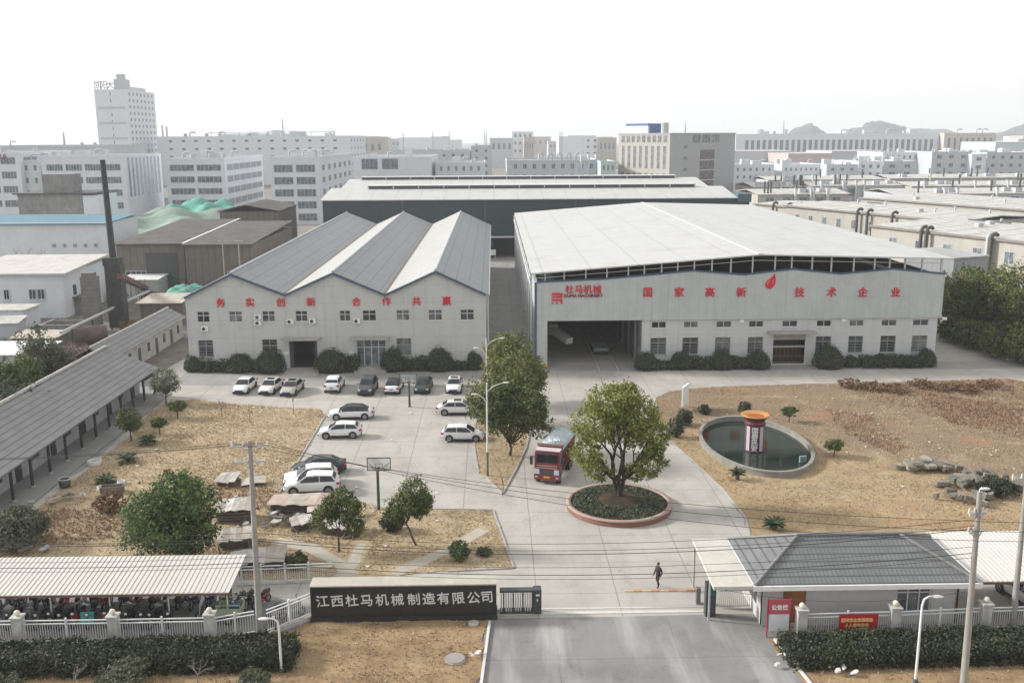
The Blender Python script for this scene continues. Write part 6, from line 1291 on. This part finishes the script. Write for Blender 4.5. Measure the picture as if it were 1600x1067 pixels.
mast('faint lattice mast above the long canopy factory',441,186,900,.35); mast('faint lattice mast above the grey office roof',1071,193,900,.3); mast('faint lattice mast left of the first hill',1225,190,1000,.3)
for i,px in enumerate((630,676,702,757,760,875,878)): mast(['thin hazy mast on the skyline above the grey-brown block','thin hazy mast on the skyline right of the grey-brown block','hazy tall mast on the skyline over the low off-white factory','left one of two close hazy masts over the low off-white factory','right one of two close hazy masts over the low off-white factory','left one of two slim masts over the flat grey workshop','right one of two slim masts over the flat grey workshop'][i],px,(208,206,205,204,206,207,206)[i],800,.25)
# --- hills
def hill(cx,ct,wpx,Y,seed):
    p=atY(cx,ct,Y); w=wpx*Y/FOC; rs=np.random.RandomState(seed); m=MB(); n=26; mm=10; v=[]
    for j in range(mm):
        for i in range(n+1):
            a=i/n*2-1; b=j/(mm-1)*2-1; q=max(0,1-abs(a)**2.6)*max(0,1-b*b); v.append((a*w/2,b*w*.5,p.z*q*(1+.06*math.sin(a*9+seed)+.03*rs.randn())-.5))
    m.add(v,[(j*(n+1)+i,j*(n+1)+i+1,(j+1)*(n+1)+i+1,(j+1)*(n+1)+i) for j in range(mm-1) for i in range(n)],0,True); m.build('hills',M('hill_scrub',(.07,.08,.085),.95,.3,.02),kind='structure',loc=(p.x,Y,0))
hill(1262,195,75,2600,1); hill(1375,191,130,2500,2); hill(1622,194,150,2500,3); hill(1450,201,120,3200,4)
# --- low pale-roofed sheds right of the white hall
def shed(label,far,z,L,Wd,wallm=BEI,rise=1.2,rz=R(22.8),cols=9,ducts=(),rows=1,name='industrial_shed',roof=RFW):
    f=G(*far,z); d=Vector((-math.sin(rz),math.cos(rz),0)); o=f-d*L; t=thing(name,label,'industrial shed',(o.x,o.y,0),rz)
    MB().box(0,Wd,0,L,0,z-.25).build('wall',wallm,t)
    MB().slab([(-.5,-.5,z),(Wd/2,-.5,z+rise),(Wd/2,L+.5,z+rise),(-.5,L+.5,z)],.22).slab([(Wd/2,-.5,z+rise),(Wd+.5,-.5,z),(Wd+.5,L+.5,z),(Wd/2,L+.5,z+rise)],.22).build('roof',roof,t)
    MB().box(-.62,-.503,-.5,L+.5,z-.35,z+.12).build('gutter',M('gutter_grey',(.22,.2,.18),.8,.2),t)
    face_windows(t,0,L,R(-90),L,1.5,z-1.5,rows,cols,.3,.45,GLF,None,2)
    rs=np.random.RandomState(int(L*10))
    for k in range(int(L/7)):
        x,y=rs.uniform(.1,.9)*Wd,rs.uniform(.05,.95)*L; zz=z+rise*(1-abs(x-Wd/2)/(Wd/2)); m=MB(); q=rs.randint(4)
        if q==0: m.cyl(x,y,zz-.1,zz+1.1,.3,n=8)
        elif q==1: m.cbox(x,y,zz-.1,1.6,1.2,.9)
        elif q==2: m.tube([(x,y,zz-.1),(x,y,zz+.7),(x+.6,y,zz+1)],.22,8)
        else: m.beam((x,y-3,zz+.3),(x,y+3,zz+.3),.3)
        m.build(('vent_stack','roof_unit','vent_duct','roof_pipe')[q],(GRB,STEEL,STEEL,DARKM)[q],t)
    for k in range(1,int(L/6)): MB().beam((0,k*6,z+.02),(Wd/2,k*6,z+rise+.02),.14,.06).build('roof_seam',M('seam_grey',(.3,.29,.27),.8,.2),t)
    for k in ducts:
        y=L*k; a=MB().tube([(-1.0,y,.2),(-1.0,y,z+.1),(-.6,y,z+.75),(.2,y,z+.95),(.8,y,z+.6)],.38,10); a.build('duct',M('soot_duct',(.06,.055,.05),.7,.4) if int(k*100)%2 else STEEL,t)
    return t
shed('nearest beige shed behind the white hall, with a flat panelled roof and dark wall ducts',(1362,352),8.6,74,34,BEI,.7,ducts=(.41,.55,.56,.77,.79))
shed('beige shed with a smooth pale roof, second from the white hall',(1228,321),8.6,62,30,BEI,.9,ducts=(.31,.45,.51),cols=10)
shed('long ribbed-roof shed third behind the white hall at the right frame edge',(1345,309),8.6,95,42,BEI,.8,cols=12)
shed('narrow beige shed at the teal parapet end of the dark shed',(1180,318),7.5,26,24,BEI,.6,cols=4,ducts=(.35,.61))
gb=thing('plant_house','tall grey sheet-metal plant house built against the nearest beige shed','plant house',(G(1465,470).x,163,0),R(22.8)); MB().box(0,8,0,11,0,8.0).build('wall',M_sheet('grey_sheeting',(.24,.25,.26),1.1,'Y',.6,.8,.12,0,.08),gb); MB().slab([(-.3,-.3,8.3),(8.3,-.3,8.3),(8.3,11.3,8.6),(-.3,11.3,8.6)],.2).build('roof',RFG,gb); MB().box(2,6.5,-.06,-.003,0,6.4).build('door',DARKM,gb)
for i,(xl,xr,Y,z,lab) in enumerate(((1185,1330,352,8,'long low shed with a pale roof, first cross row behind the smooth-roofed shed'),(1400,1640,345,8.2,'long low shed with a pale roof at the right of the first cross row'),(1178,1262,405,8,'low pale shed with black roof stacks, left of the second cross row'),(1268,1420,400,8.5,'low pale shed in the middle of the second cross row'),(1425,1650,395,8.4,'low pale shed at the right of the second cross row'),(1200,1385,450,8.8,'low pale shed at the left of the third cross row'),(1390,1640,455,9,'low pale shed at the right of the third cross row'))):
    a=atY(xl,290,Y); b2=atY(xr,290,Y); W=b2.x-a.x; t=thing('industrial_shed',lab,'industrial shed',(a.x,Y,0),R(3)); MB().box(0,W,0,26,0,z-.2).build('wall',(BEI,GRB)[i%2],t)
    MB().slab([(-.4,-.6,z),(W+.4,-.6,z),(W+.4,13,z+1.3),(-.4,13,z+1.3)],.2).slab([(-.4,13,z+1.3),(W+.4,13,z+1.3),(W+.4,26.6,z),(-.4,26.6,z)],.2).build('roof',RFW,t)
    face_windows(t,0,0,0,W,1.5,z-.5,1,int(W/6),.5,.5,GLF,None,2); rs=np.random.RandomState(i)
    for k in range(14):
        x=rs.uniform(.05,.95)*W; y=rs.uniform(-1,3); kk=rs.randint(3); m=MB()
        if kk==0: m.tube([(x,-.8,1),(x,-.8,z+1),(x,.3,z+1.8),(x+1.2,1,z+1.5)],.5,8)
        elif kk==1: m.cyl(x,y+3,z,z+4.5,.35,n=8)
        else: m.cbox(x,y+3,z,2.5,2,1.8)
        m.build(('duct','stack','roof_unit')[kk],(STEEL,DARKM,GRB)[kk],t)
# --- left middle ground
SOOT=M('sooty_concrete',(.05,.05,.05),.9,.35,.8,0,.3,.5); BRN=M_sheet('weathered_brown_sheeting',(.15,.13,.115),1.3,'X',.8,.7,.2,0,.12,.15); BRR=M('brown_felt_roof',(.085,.075,.072),.9,.4,.35,0,.2,.4)
c0=atY(177,400,150); t=thing('chimney','tall soot-black chimney on a square stained base beside the white building','chimney',(c0.x,150,0))
MB().box(-1.2,1.2,-1,1,0,9.8).box(-1.35,1.0,-1.1,.9,9.803,11).build('base',SOOT,t); q=atY(160,250,150); MB().tube([(-.1,0,11),(q.x-c0.x,0,q.z)],[.52,.4],14).build('stack',M('chimney_black',(.035,.037,.04),.8,.3,1,0,0,.4),t)
a=G(232,455,.3); MB().beam((1.2,-1.2,8.2),(a.x-c0.x,a.y-150,.6),1.0,.8).build('flue',M('rusty_flue',(.13,.07,.055),.8,.3),t)
c1=atY(148,420,148); t=thing('brick_pier','crumbling grey block pier standing left of the sooty chimney base','pier',(c1.x,146,0)); MB().box(-1.2,1.0,-.9,.9,0,8.6).box(-1.0,.7,-.8,.7,8.603,9.2).build('pier',M_sheet('grey_blockwork',(.17,.16,.15),.6,'Z',.9,.6,.25,0,.12,.2),t)
t=block('white two-storey works building with a pale flat roof at the left frame edge',-70,97,428,158,18.5,WHB,None,None,parapet=.01,roof=RFW,thick=0); W,h,d=t_dim[t.name]; MB().slab([(-.5,-.7,h+.1),(W+.7,-.7,h+.1),(W+.5,d,h+1.0),(-.5,d,h+1.0)],.3).build('roof_overhang',M_sheet('stained_pale_roof',(.5,.48,.45),2.2,'X',.8,.85,.1,0,.05,.4),t)
for x,w in ((W-4.3,1.2),(W-5.7,1.2),(W-9.8,.9)): window(t,x,x+w,3.2,4.9,-.3,2,None)
MB().box(W+.003,W+.06,3.5,4.7,3.3,5.0).build('side_window',GLASS,t)
blr=M_sheet('turquoise_blue_roof',(.08,.2,.26),1.2,'X',.6,.85,.1,0,.06,.2)
t=block('long white building with a turquoise-blue roof behind the bare trees',-80,166,350,206,18,WHB,None,None,parapet=.01,thick=0); W,h,d=t_dim[t.name]; MB().slab([(-.5,-.6,h+.05),(W+.3,-.6,h+.05),(W-.3,d+.3,h+.6),(-.5,d+.3,h+.6)],.2).build('blue_roof',blr,t); face_windows(t,W-13,0,0,12,1.5,8,2,5,.45,.3,GLF,WHB,3)
t=block('stained grey block with a black roof edge and a white end, above the blue roof',27,128,304,250,16,M('stained_grey',(.24,.235,.23),.9,.25,.5,0,0,.6),None,parapet=.5,roof=RFG); W,h,d=t_dim[t.name]; MB().box(W+.11,W+4.2,0,12,0,h-.3).build('white_end',WHB,t); MB().box(-1,W+3.2,-.6,d+.3,h+.003,h+.35).build('roof_edge',DARKM,t); MB().box(W*.35,W*.78,2,9,h+.36,h+5).build('roof_room',M('stained_grey',(1,1,1)),t)
for i,(xl,xr,yt,Y,dp,lab) in enumerate(((181,287,381,186,42,'weathered brown timber shed with a broad opening, behind the flat white roofs'),(288,392,382,184,38,'lower brown shed with a felt roof, joined to the broad timber shed'),(343,434,330,236,22,'high brown sheeted shed with a shallow felt gable'))):
    a=atY(xl,yt,Y); b2=atY(xr,yt,Y); W=b2.x-a.x; h=a.z; t=thing('timber_shed',lab,'shed',(a.x,Y,0)); MB().box(0,W,0,dp,0,h-.2).build('wall',BRN,t)
    if i==2: MB().slab([(-.4,-.5,h),(W*.45,-.5,h+1.5),(W*.45,dp,h+1.5),(-.4,dp,h)],.2).slab([(W*.45,-.5,h+1.5),(W+.4,-.5,h),(W+.4,dp,h),(W*.45,dp,h+1.5)],.2).build('roof',BRR,t); face_windows(t,W*.15,0,0,W*.3,2.0,9.5,1,4,.5,.22,GLASS,WHB,1); face_windows(t,W*.62,0,0,W*.3,2.0,9.5,1,3,.4,.22,WHB,WHB,1)
    else:
        MB().slab([(-.5,-.6,h),(W+.3,-.6,h),(W+.3,dp,h+1.2),(-.5,dp,h+1.2)],.2).build('roof',BRR,t)
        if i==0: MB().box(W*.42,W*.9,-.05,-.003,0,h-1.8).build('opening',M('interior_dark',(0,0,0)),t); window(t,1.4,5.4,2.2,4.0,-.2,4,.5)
        else: window(t,W*.62,W*.86,2.4,4.1,-.2,3,.5)
        if i==0: MB().slab([(W-.2,-.7,h+.12),(W+.25,-.7,h+.12),(W+.25,dp,h+1.32),(W-.2,dp,h+1.32)],.1).build('edge_flashing',WHITE,t)
a=G(188,437,3.2); b2=G(246,436,3.2); cbk=G(305,409,3.2)
t=thing('site_cabin','flat white-roofed compound of sheeted cabins behind a wire fence','cabin',(a.x,a.y,0)); L=cbk.y-a.y; W=b2.x-a.x; MB().box(0,W,0,L,0,3.0).build('wall',M_sheet('white_sheeting',(.5,.5,.5),1.2,'X',.6,.8,.1,0,.06),t); MB().slab([(-.3,-.3,3.2),(W+.3,-.3,3.2),(W+.3,L*.45,3.7),(-.3,L*.45,3.7)],.15).slab([(-.3,L*.45,3.7),(W+.3,L*.45,3.7),(W+.3,L,3.2),(-.3,L,3.2)],.15).build('roof',M('plain_white_roof',(.66,.66,.66),.6,.06),t)
m=MB()
for i in range(12): m.cyl(-.5+i*.9 if i<7 else W+1.2,-1 if i<7 else (i-6)*3,0,3.4,.05,n=6)
m.beam((-.5,-1,2.6),(W+1.2,-1,2.6),.05).beam((W+1.2,-1,2.6),(W+1.2,L,2.6),.05); 
f=thing('wire_fence','dark wire fence posts around the flat white-roofed cabins','fence',(a.x,a.y,0)); m.build('posts_and_rails',DARKM,f)
a=G(216,473,3.6); b2=G(289,472,3.6); t=thing('lean_to','dark timber lean-to with a rusty pale roof against the three-gabled hall','shed',(a.x,a.y,0)); W=b2.x-a.x-.3; MB().box(.2,W,0,7,0,3.4).build('wall',BRN,t); MB().slab([(-.3,-.5,3.6),(W,-.5,3.6),(W,7.2,4.0),(-.3,7.2,4.0)],.12).build('roof',M('rusty_pale_sheet',(.42,.37,.32),.8,.25,1.2),t)
def heap(label,px,py,w,d,h,mat,seed,name='heap',cat='heap',rz=0,kind=None):
    g=G(px,py); rs=np.random.RandomState(seed); n,mm=44,30; v=[]
    for j in range(mm+1):
        for i in range(n+1):
            a=i/n*2-1;b=j/mm*2-1; q=max(0,1-(abs(a)**3+abs(b)**3))**.45; v.append((a*w/2,b*d/2,h*q*(1+.18*math.sin(a*7+seed)*math.cos(b*6))+.025*h*rs.rand()*(q>0)))
    m=MB(); m.add(v,[(j*(n+1)+i,j*(n+1)+i+1,(j+1)*(n+1)+i+1,(j+1)*(n+1)+i) for j in range(mm) for i in range(n)],0,True); return m.build(name,mat,None,label,cat,kind,None,(g.x,g.y,.0),rz)
NET=M('green_netting',(.1,.31,.25),.8,.25,.5,0,.4); NETG=M('faded_netting',(.22,.29,.24),.8,.2,.3,0,.3)
heap('broad earth heap under faded grey-green netting behind the brown sheds',266,392,36,64,9.6,NETG,1,'netted_heap'); heap('bright teal-green netted heap beside the high brown shed',318,374,25,36,10.3,NET,2,'netted_heap')
heap('small crumpled green tarpaulin heap beside the flat white-roofed cabins',294,465,8,7,2.2,NET,3,'tarpaulin_heap')
sheet('rubble_ground',[(-130,95),(-52,95),(-52,112),(-43,114),(-40.5,140),(-40,178),(-130,178)],.03,SCRUB,.02)
g=G(136,540); t=thing('steel_tank','rusty steel tank lying on its side in the rubble yard','tank',(g.x,g.y+1,1.35),R(28)); MB().tube([(-2.4,0,0),(2.4,0,0)],1.35,20).build('shell',M('rusty_tank',(.11,.085,.08),.8,.3,1,0,.2),t)
MB().tube([(-2.45,0,0),(-2.402,0,0)],1.2,20).build('end_plate',M('tank_end',(.05,.04,.045),.8,.3),t)
for x in (-1.5,1.5): MB().box(x-.2,x+.2,-1,1,-1.34,-.95).build('saddle',SOOT,t)
g=G(90,540); t=thing('ruined_hut','roofless grey concrete hut with one dark window in the rubble yard','hut',(g.x-3,g.y,0)); m=MB(); wall(m,0,6,[(0,3),(6,3)],[(3.6,4.4,1,2)],0,.3); m.box(0,.3,.3,6,0,2.8).box(5.7,6,.3,6,0,3).box(.3,5.7,5.7,6,0,2.6); m.build('wall',M('stained_grey',(1,1,1)),t)
t=thing('white_cabin','small white cabin with a blue base at the left frame edge of the rubble yard','cabin',(G(-40,520).x,G(20,520).y,0)); MB().box(0,8,0,5,.3,3.4).build('wall',WHB,t); MB().box(-.1,8.1,-.1,5.1,0,.297).build('base',BLUE,t); MB().box(-.3,8.3,-.3,5.3,3.403,3.6).build('roof',RFW,t)
t=thing('low_workshop','low workshop with a stained flat roof below the white works building','workshop',(G(-30,492).x,G(30,492).y,0)); MB().box(0,17,0,7,0,2.8).build('wall',M('stained_grey',(1,1,1)),t); MB().box(-.4,17.4,-.5,7.3,2.803,3.05).build('roof',M('dark_roof_felt',(.13,.12,.115),.9,.25),t)
t=thing('low_workshop','low white-roofed store above the trees at the left frame edge','store',(G(-60,585).x,G(10,585).y,0)); MB().box(0,10,0,6,0,2.5).build('wall',GRB,t); MB().slab([(-.3,-.3,2.6),(10.3,-.3,2.6),(10.3,6.3,3.0),(-.3,6.3,3.0)],.12).build('roof',M('plain_white_roof',(1,1,1)),t)
rs=np.random.RandomState(9)
RUB=M('broken_concrete',(.22,.2,.175),.9,.3,2,0,.4)
m=MB()
for i in range(260):
    x,y=rs.uniform(-115,-50),rs.uniform(112,150)
    if x>-70 and y>138: continue
    a=rs.rand()*3; s=rs.uniform(.2,.9); m.beam((x,y,.05+.1*s),(x+math.cos(a)*s*2,y+math.sin(a)*s*2,.1+.5*s*rs.rand()),s*.7,s*.35)
m.build('rubble',RUB,None,None,None,'stuff')
# --- things lying about the lawns
WOOD=M_sheet('grey_weathered_wood',(.15,.125,.105),.16,'Z',.9,.6,.3,0,.25); SHEETP=M('pale_old_sheet',(.36,.32,.28),.8,.3,1.5,0,.2); SHEETW=M('whitish_old_sheet',(.43,.41,.385),.8,.28,1.5,0,.2); SLATE=M('grey_stone_slab',(.16,.145,.12),.85,.3,1.2,0,.4)
def stack(label,px,py,w,d,h,rz,top,seed,name='plank_stack'):
    h*=.5
    g=G(px,py); rs=np.random.RandomState(seed); t=thing(name,label,'stack',(g.x,g.y,.06),R(rz)); m=MB(); k=max(3,int(h/.22))
    for i in range(k):
        z=i*h/k; o=rs.uniform(-.08,.08)
        for j in range(4): y=-d/2+d*(j+.1)/4; m.box(-w/2+o+rs.uniform(-.1,.1),w/2+o+rs.uniform(-.15,.15),y,y+d/4*.8,z,z+h/k*.72)
    for i in range(3): x=rs.uniform(-w/2,w/2); m.beam((x,-d/2-.5,.05),(x+rs.uniform(-.6,.6),-d/2-.08,h*rs.uniform(.5,1)),.09)
    m.build('planks',WOOD,t); ns=2 if w<2 else 3
    for i in range(ns):
        m=MB(); xa=-w/2-.2+(w+.3)*i/ns+rs.uniform(-.25,.1); xb=xa+(w+.3)/ns+rs.uniform(.0,.35); zz=h+.06*i+.06; j=lambda:rs.uniform(-.12,.12)
        m.slab([(xa+j(),-d/2-.25+j()*2,zz+rs.uniform(0,.1)),((xa+xb)/2,-d/2-.2+j(),zz+rs.uniform(0,.16)),(xb+j(),-d/2-.2+j()*2,zz+rs.uniform(0,.1)),(xb+j(),d/2+.2+j()*2,zz+.2+rs.uniform(0,.12)),((xa+xb)/2+j(),d/2+.15+j(),zz+.2+rs.uniform(0,.2)),(xa+j(),d/2+.15+j()*2,zz+.2)],.04); m.build('cover_sheet',(top,SHEETP,top,SHEETW)[(i+seed)%4],t)
    return t
stack('small plank stack under whitish sheets standing alone on the lawn',359,757,1.5,1.6,.8,-5,SHEETW,1)
stack('plank stack under a leaning pale sheet, right behind the big dense tree',370,812,2.6,1.8,1.9,3,SHEETP,2)
stack('low flat pile of boards right of the utility pole on the lawn',398,757,1.6,1.0,.3,10,SHEETP,3)
stack('plank stack with a broad pinkish cover sheet in front of the white off-roader',468,800,4.2,1.6,1.5,-6,M('pinkish_sheet',(.4,.32,.27),.8,.15,1.5),4)
stack('plank stack with a grey cover sheet right of the pinkish one',517,808,2.6,1.5,1.3,4,SHEETW,5)
stack('long low plank stack under the small loose-crowned tree',535,832,2.8,1.6,.9,-12,SHEETP,6)
stack('wide plank stack under whitish sheets behind the inner fence',404,885,3.6,1.7,1.0,8,SHEETW,7)
stack('plank stack under mixed grey sheets between the pole and the dense tree',372,852,2.4,1.7,1.1,12,SHEETP,8)
stack('short stack of slats with a striped cover near the loose-crowned tree',473,826,1.5,1.1,1.0,20,SHEETW,9)
def junk(label,px,py,n,ext,seed,mats,name,flat=.18):
    g=G(px,py); rs=np.random.RandomState(seed); t=thing(name,label,'pile',(g.x,g.y,.05))
    for i in range(n):
        x,y=rs.normal()*ext*.5,rs.normal()*ext*.3; a=rs.rand()*PI; L=rs.uniform(.4,1.5)*ext*.2; z=.25*max(0,1-math.hypot(x,y)/ext)*ext*.5; m=MB()
        k=rs.randint(5,8); ring=[(math.cos(2*PI*q/k)*L*rs.uniform(.7,1.1),math.sin(2*PI*q/k)*L*.6*rs.uniform(.7,1.1)) for q in range(k)]; th=flat*rs.uniform(.6,1.5); tl=rs.uniform(-.3,.3,2)
        pts=[(x+p[0]*math.cos(a)-p[1]*math.sin(a),y+p[0]*math.sin(a)+p[1]*math.cos(a)) for p in ring]
        m.slab([(p[0],p[1],max(th+.02,z+th+(p[0]-x)*tl[0]+(p[1]-y)*tl[1]+.15)) for p in pts],th); m.build('slab',mats[i%len(mats)],t)
    return t
junk('pile of pale flat stone slabs on the right lawn, left of the two slab piles',1452,735,26,3.0,1,(SLATE,M('pale_slab',(.27,.25,.21),.85,.2)),'stone_pile',.3)
junk('larger pile of grey stone slabs on the right lawn beside the dark scrub',1535,758,30,3.4,2,(SLATE,M('green_slab',(.14,.14,.11),.85,.2),RUB),'stone_pile',.35)
junk('heap of broken stone in front of the larger slab pile, behind the car port',1508,784,18,2.4,3,(RUB,SLATE),'stone_pile',.3)
junk('scatter of boards and rags on the lawn before the row house',103,785,9,2.4,4,(WOOD,SHEETP,SHEETW),'scrap_pile',.08)
junk('scrap and boards under the pinkish cover sheet by the white off-roader',428,815,14,2.6,5,(WOOD,DARKM,STEEL,SHEETW),'scrap_pile',.12)
junk('loose boards behind the left end of the scooter shelter',38,868,8,2.4,6,(SHEETW,STEEL,WOOD),'scrap_pile',.08)
junk('stack of dark stone slabs under the trees right of the wide hall',1530,532,16,4,7,(SLATE,WOOD,DARKM),'stone_pile',.4)
junk('pale building debris at the hedge foot right of the entrance road',1240,1034,6,1.2,8,(M('white_debris',(.6,.6,.58),.8,.1),),'debris_pile',.08)
junk('whitish crumpled sacks on the verge below the red banner',1316,1052,6,1.1,9,(M('white_debris',(.6,.6,.58),.8,.1),),'debris_pile',.08)
junk('mortar remnants at the white kerb left of the entrance road',742,1030,5,.9,10,(M('white_debris',(.6,.6,.58),.8,.1),),'debris_pile',.04)
bush('dark scrub sprawling over the larger slab pile on the right lawn',1556,772,70,26,'hedge',401,1300,.22,'bush',False)
for i in range(7): x=1330+i*36; bush('dark brown weedy clump on the far right lawn edge, %s from the right frame'%('seventh','sixth','fifth','fourth','third','second','nearest')[i],x,606+(i%3)*4,46,14,'russet',410+i,420,.22,'weed_clump',False)
def ring(label,px,py,r,h,mat,name='concrete_ring'):
    g=G(px,py); t=thing(name,label,'ring',(g.x,g.y,.05)); MB().lathe([(r,0),(r,h),(r*.72,h),(r*.72,.05)],22).build('ring',mat,t); MB().cyl(0,0,.01,.06,r*.7,n=18).build('soil',MATS['leaf_litter'],t)
ring('white concrete ring lying on the lawn edge before the row house',148,726,.62,.4,M('white_concrete',(.55,.54,.52),.8,.12)); 
g=G(102,762); t=thing('barrel','black open barrel standing on the path edge before the row house','barrel',(g.x,g.y,.05)); MB().lathe([(.4,0),(.46,.2),(.48,.75),(.43,.75),(.4,.3),(.01,.28)],18).build('barrel',DARKM,t); MB().lathe([(.5,.72),(.5,.8),(.42,.8),(.42,.72),(.5,.72)],18).build('rim',STEEL,t)
g=G(176,770); t=thing('stone_trough','grey stone trough with white rims beside the brown thicket','trough',(g.x,g.y,.05),R(10)); MB().box(-.9,.9,-.4,-.32,0,.6).box(-.9,.9,.32,.4,0,.6).box(-.9,-.82,-.32,.32,0,.6).box(.82,.9,-.32,.32,0,.6).box(-.82,.82,-.32,.32,0,.2).build('trough',SLATE,t)
ring('small white concrete ring behind the stone trough',190,757,.34,.3,M('white_concrete',(1,1,1))); ring('low white concrete ring left of the stone trough',160,766,.42,.3,M('white_concrete',(1,1,1)))
g=G(711,1032); t=thing('manhole','round concrete manhole cover on the dry verge before the name wall','manhole',(g.x,g.y,.06)); MB().cyl(0,0,0,.14,.55,n=24).build('cover',M('grey_cover',(.33,.3,.28),.85,.12),t); MB().lathe([(.6,0),(.6,.1),(.553,.1),(.553,0)],24).build('collar',CONC,t)
g=G(740,976); t=thing('manhole','small pale manhole cover at the right foot of the black name wall','manhole',(g.x,g.y,.06)); MB().cyl(0,0,0,.12,.32,n=20).build('cover',SHEETW,t)
g=G(1070,640); t=thing('display_board','tall thin white display board seen edge-on at the driveway side of the right lawn','display board',(g.x,g.y,.05),R(62)); MB().box(-1.1,1.1,-.07,.07,.5,2.6).build('panel',WHITE,t); MB().box(-1.15,1.15,-.12,.12,2.603,2.68).build('roof',WHITE,t); MB().box(-1.05,-.95,-.05,.05,0,.497).box(.95,1.05,-.05,.05,0,.497).build('leg',STEEL,t)
g=G(1254,722,.14); t=thing('float_sign','small pale blue square frame floating at the right end of the pond','frame',(g.x,g.y,.14),R(20)); MB().box(-.36,.36,-.05,.05,.02,.6).build('frame',M('pale_cyan',(.25,.4,.42)),t); MB().box(-.26,.26,-.07,-.053,.14,.5).build('panel',M('dull_cyan',(.1,.2,.21)),t)
# small sheds, scrub and pipework crowding the yards left of the three-gabled hall
for i,(x,y,w,d,h,rz,lab) in enumerate(((-75,139,5,4,2.6,8,'small grey hut with a whitish roof below the chimney'),(-66,130,6,3.5,2.4,-6,'low dark-walled hut with a rusty roof beside the steel tank'),(-90,145,5,4,2.6,4,'little brown hut with a pale roof behind the white cabin'),(-84,128,7,4,2.5,12,'low hut with a stained roof left of the ruined hut'),(-96,133,8,5,3,0,'pale hut with a dark flat roof by the white cabin'),(-104,120,9,4,2.4,5,'long low hut with a whitish roof at the left edge of the rubble yard'))):
    t=thing('small_hut',lab,'hut',(x,y,0),R(rz)); MB().box(0,w,0,d,0,h).build('wall',(GRB,BRN,BRN,M('stained_grey',(1,1,1)),WHC,GRB)[i],t); MB().slab([(-.3,-.3,h+.12),(w+.3,-.3,h+.12),(w+.3,d+.3,h+.5),(-.3,d+.3,h+.5)],.1).build('roof',(SHEETW,M('rusty_pale_sheet',(1,1,1)),SHEETW,M('dark_roof_felt',(1,1,1)),M('dark_roof_felt',(1,1,1)),SHEETW)[i],t); MB().box(w*.3,w*.3+.8,-.04,-.003,.02,2).build('door',DARKM,t)
for i,(px,py,w,h,lf,lab) in enumerate(((305,455,40,26,'russet','brown scrub behind the wire fence by the brown sheds'),(335,432,44,40,'grey','grey-brown thicket against the lower brown shed'),(318,420,30,34,'russet','yellowish dead thicket beside the wire fence'),(100,520,40,22,'grey','grey-green scrub growing by the ruined hut'),(60,545,40,24,'russet','brown scrub in the rubble yard behind the row house'),(205,520,36,20,'russet','brown scrub between the steel tank and the outhouse'),(185,470,30,18,'grey','dull scrub at the foot of the sooty chimney'),(395,395,46,44,'grey','dark scrub growing against the three-gabled hall flank'),(420,378,40,36,'hedge','dark ivy-like scrub farther along the three-gabled hall flank'),(240,470,30,14,'russet','low brown scrub before the dark lean-to'))): bush(lab,px,py,w,h,lf,440+i,700,.3,'scrub',False)
pp_=thing('overhead_pipe','long grey overhead pipe on trestles crossing the rubble yard','pipe',(0,0,0)); a=G(95,520,3.5); b_=G(232,455,3.0); MB().tube([a,b_],.22,8).build('pipe',STEEL,pp_)
for k in range(5):
    q=a.lerp(b_,(k+.5)/5); MB().box(q.x-.1,q.x+.1,q.y-.1,q.y+.1,0,q.z-.2).build('trestle',DARKM,pp_)
for i,(px,py,Y,lab) in enumerate(((347,374,178,'grey concrete pole in front of the lower brown shed'),(437,352,215,'pole with a lamp head beside the dark teal shed'),(372,374,170,'slim pole in the scrub by the three-gabled hall flank'))):
    q=atY(px,py,Y); t=thing('yard_pole',lab,'pole',(q.x,Y,0)); MB().cyl(0,0,0,q.z,.14,.1,8).build('pole',POLEC,t); MB().box(-.8,.8,-.05,.05,q.z-.4,q.z-.25).build('crossarm',STEEL,t)
rs=np.random.RandomState(31); m=MB()
for i in range(150):
    if i<80: x,y=rs.uniform(-36,-3),rs.uniform(60,104)
    else: x,y=rs.uniform(31,56),rs.uniform(66,112)
    a=rs.rand()*PI; s=rs.uniform(.06,.22); dx,dy=math.cos(a)*s,math.sin(a)*s; m.add([(x-dx,y-dy,.12),(x+dy,y-dx,.16),(x+dx,y+dy,.13),(x-dy,y+dx,.18)],[(0,1,2,3)])
m.build('litter',M('litter_white',(.6,.58,.55),.8,.15),None,None,None,'stuff')
# ================================================================ haze: one even volume round everything, sky outside
hz=bpy.data.materials.new('haze'); hz.use_nodes=True; n=hz.node_tree.nodes; n.clear(); o=n.new('ShaderNodeOutputMaterial'); v=n.new('ShaderNodeVolumePrincipled'); v.inputs['Color'].default_value=(.92,.95,.99,1); v.inputs['Density'].default_value=HAZE; v.inputs['Anisotropy'].default_value=.2
hz.node_tree.links.new(v.outputs[0],o.inputs['Volume'])
MB().box(-4600,4600,-600,4700,-1.2,130).build('haze',hz,None,None,None,'stuff')
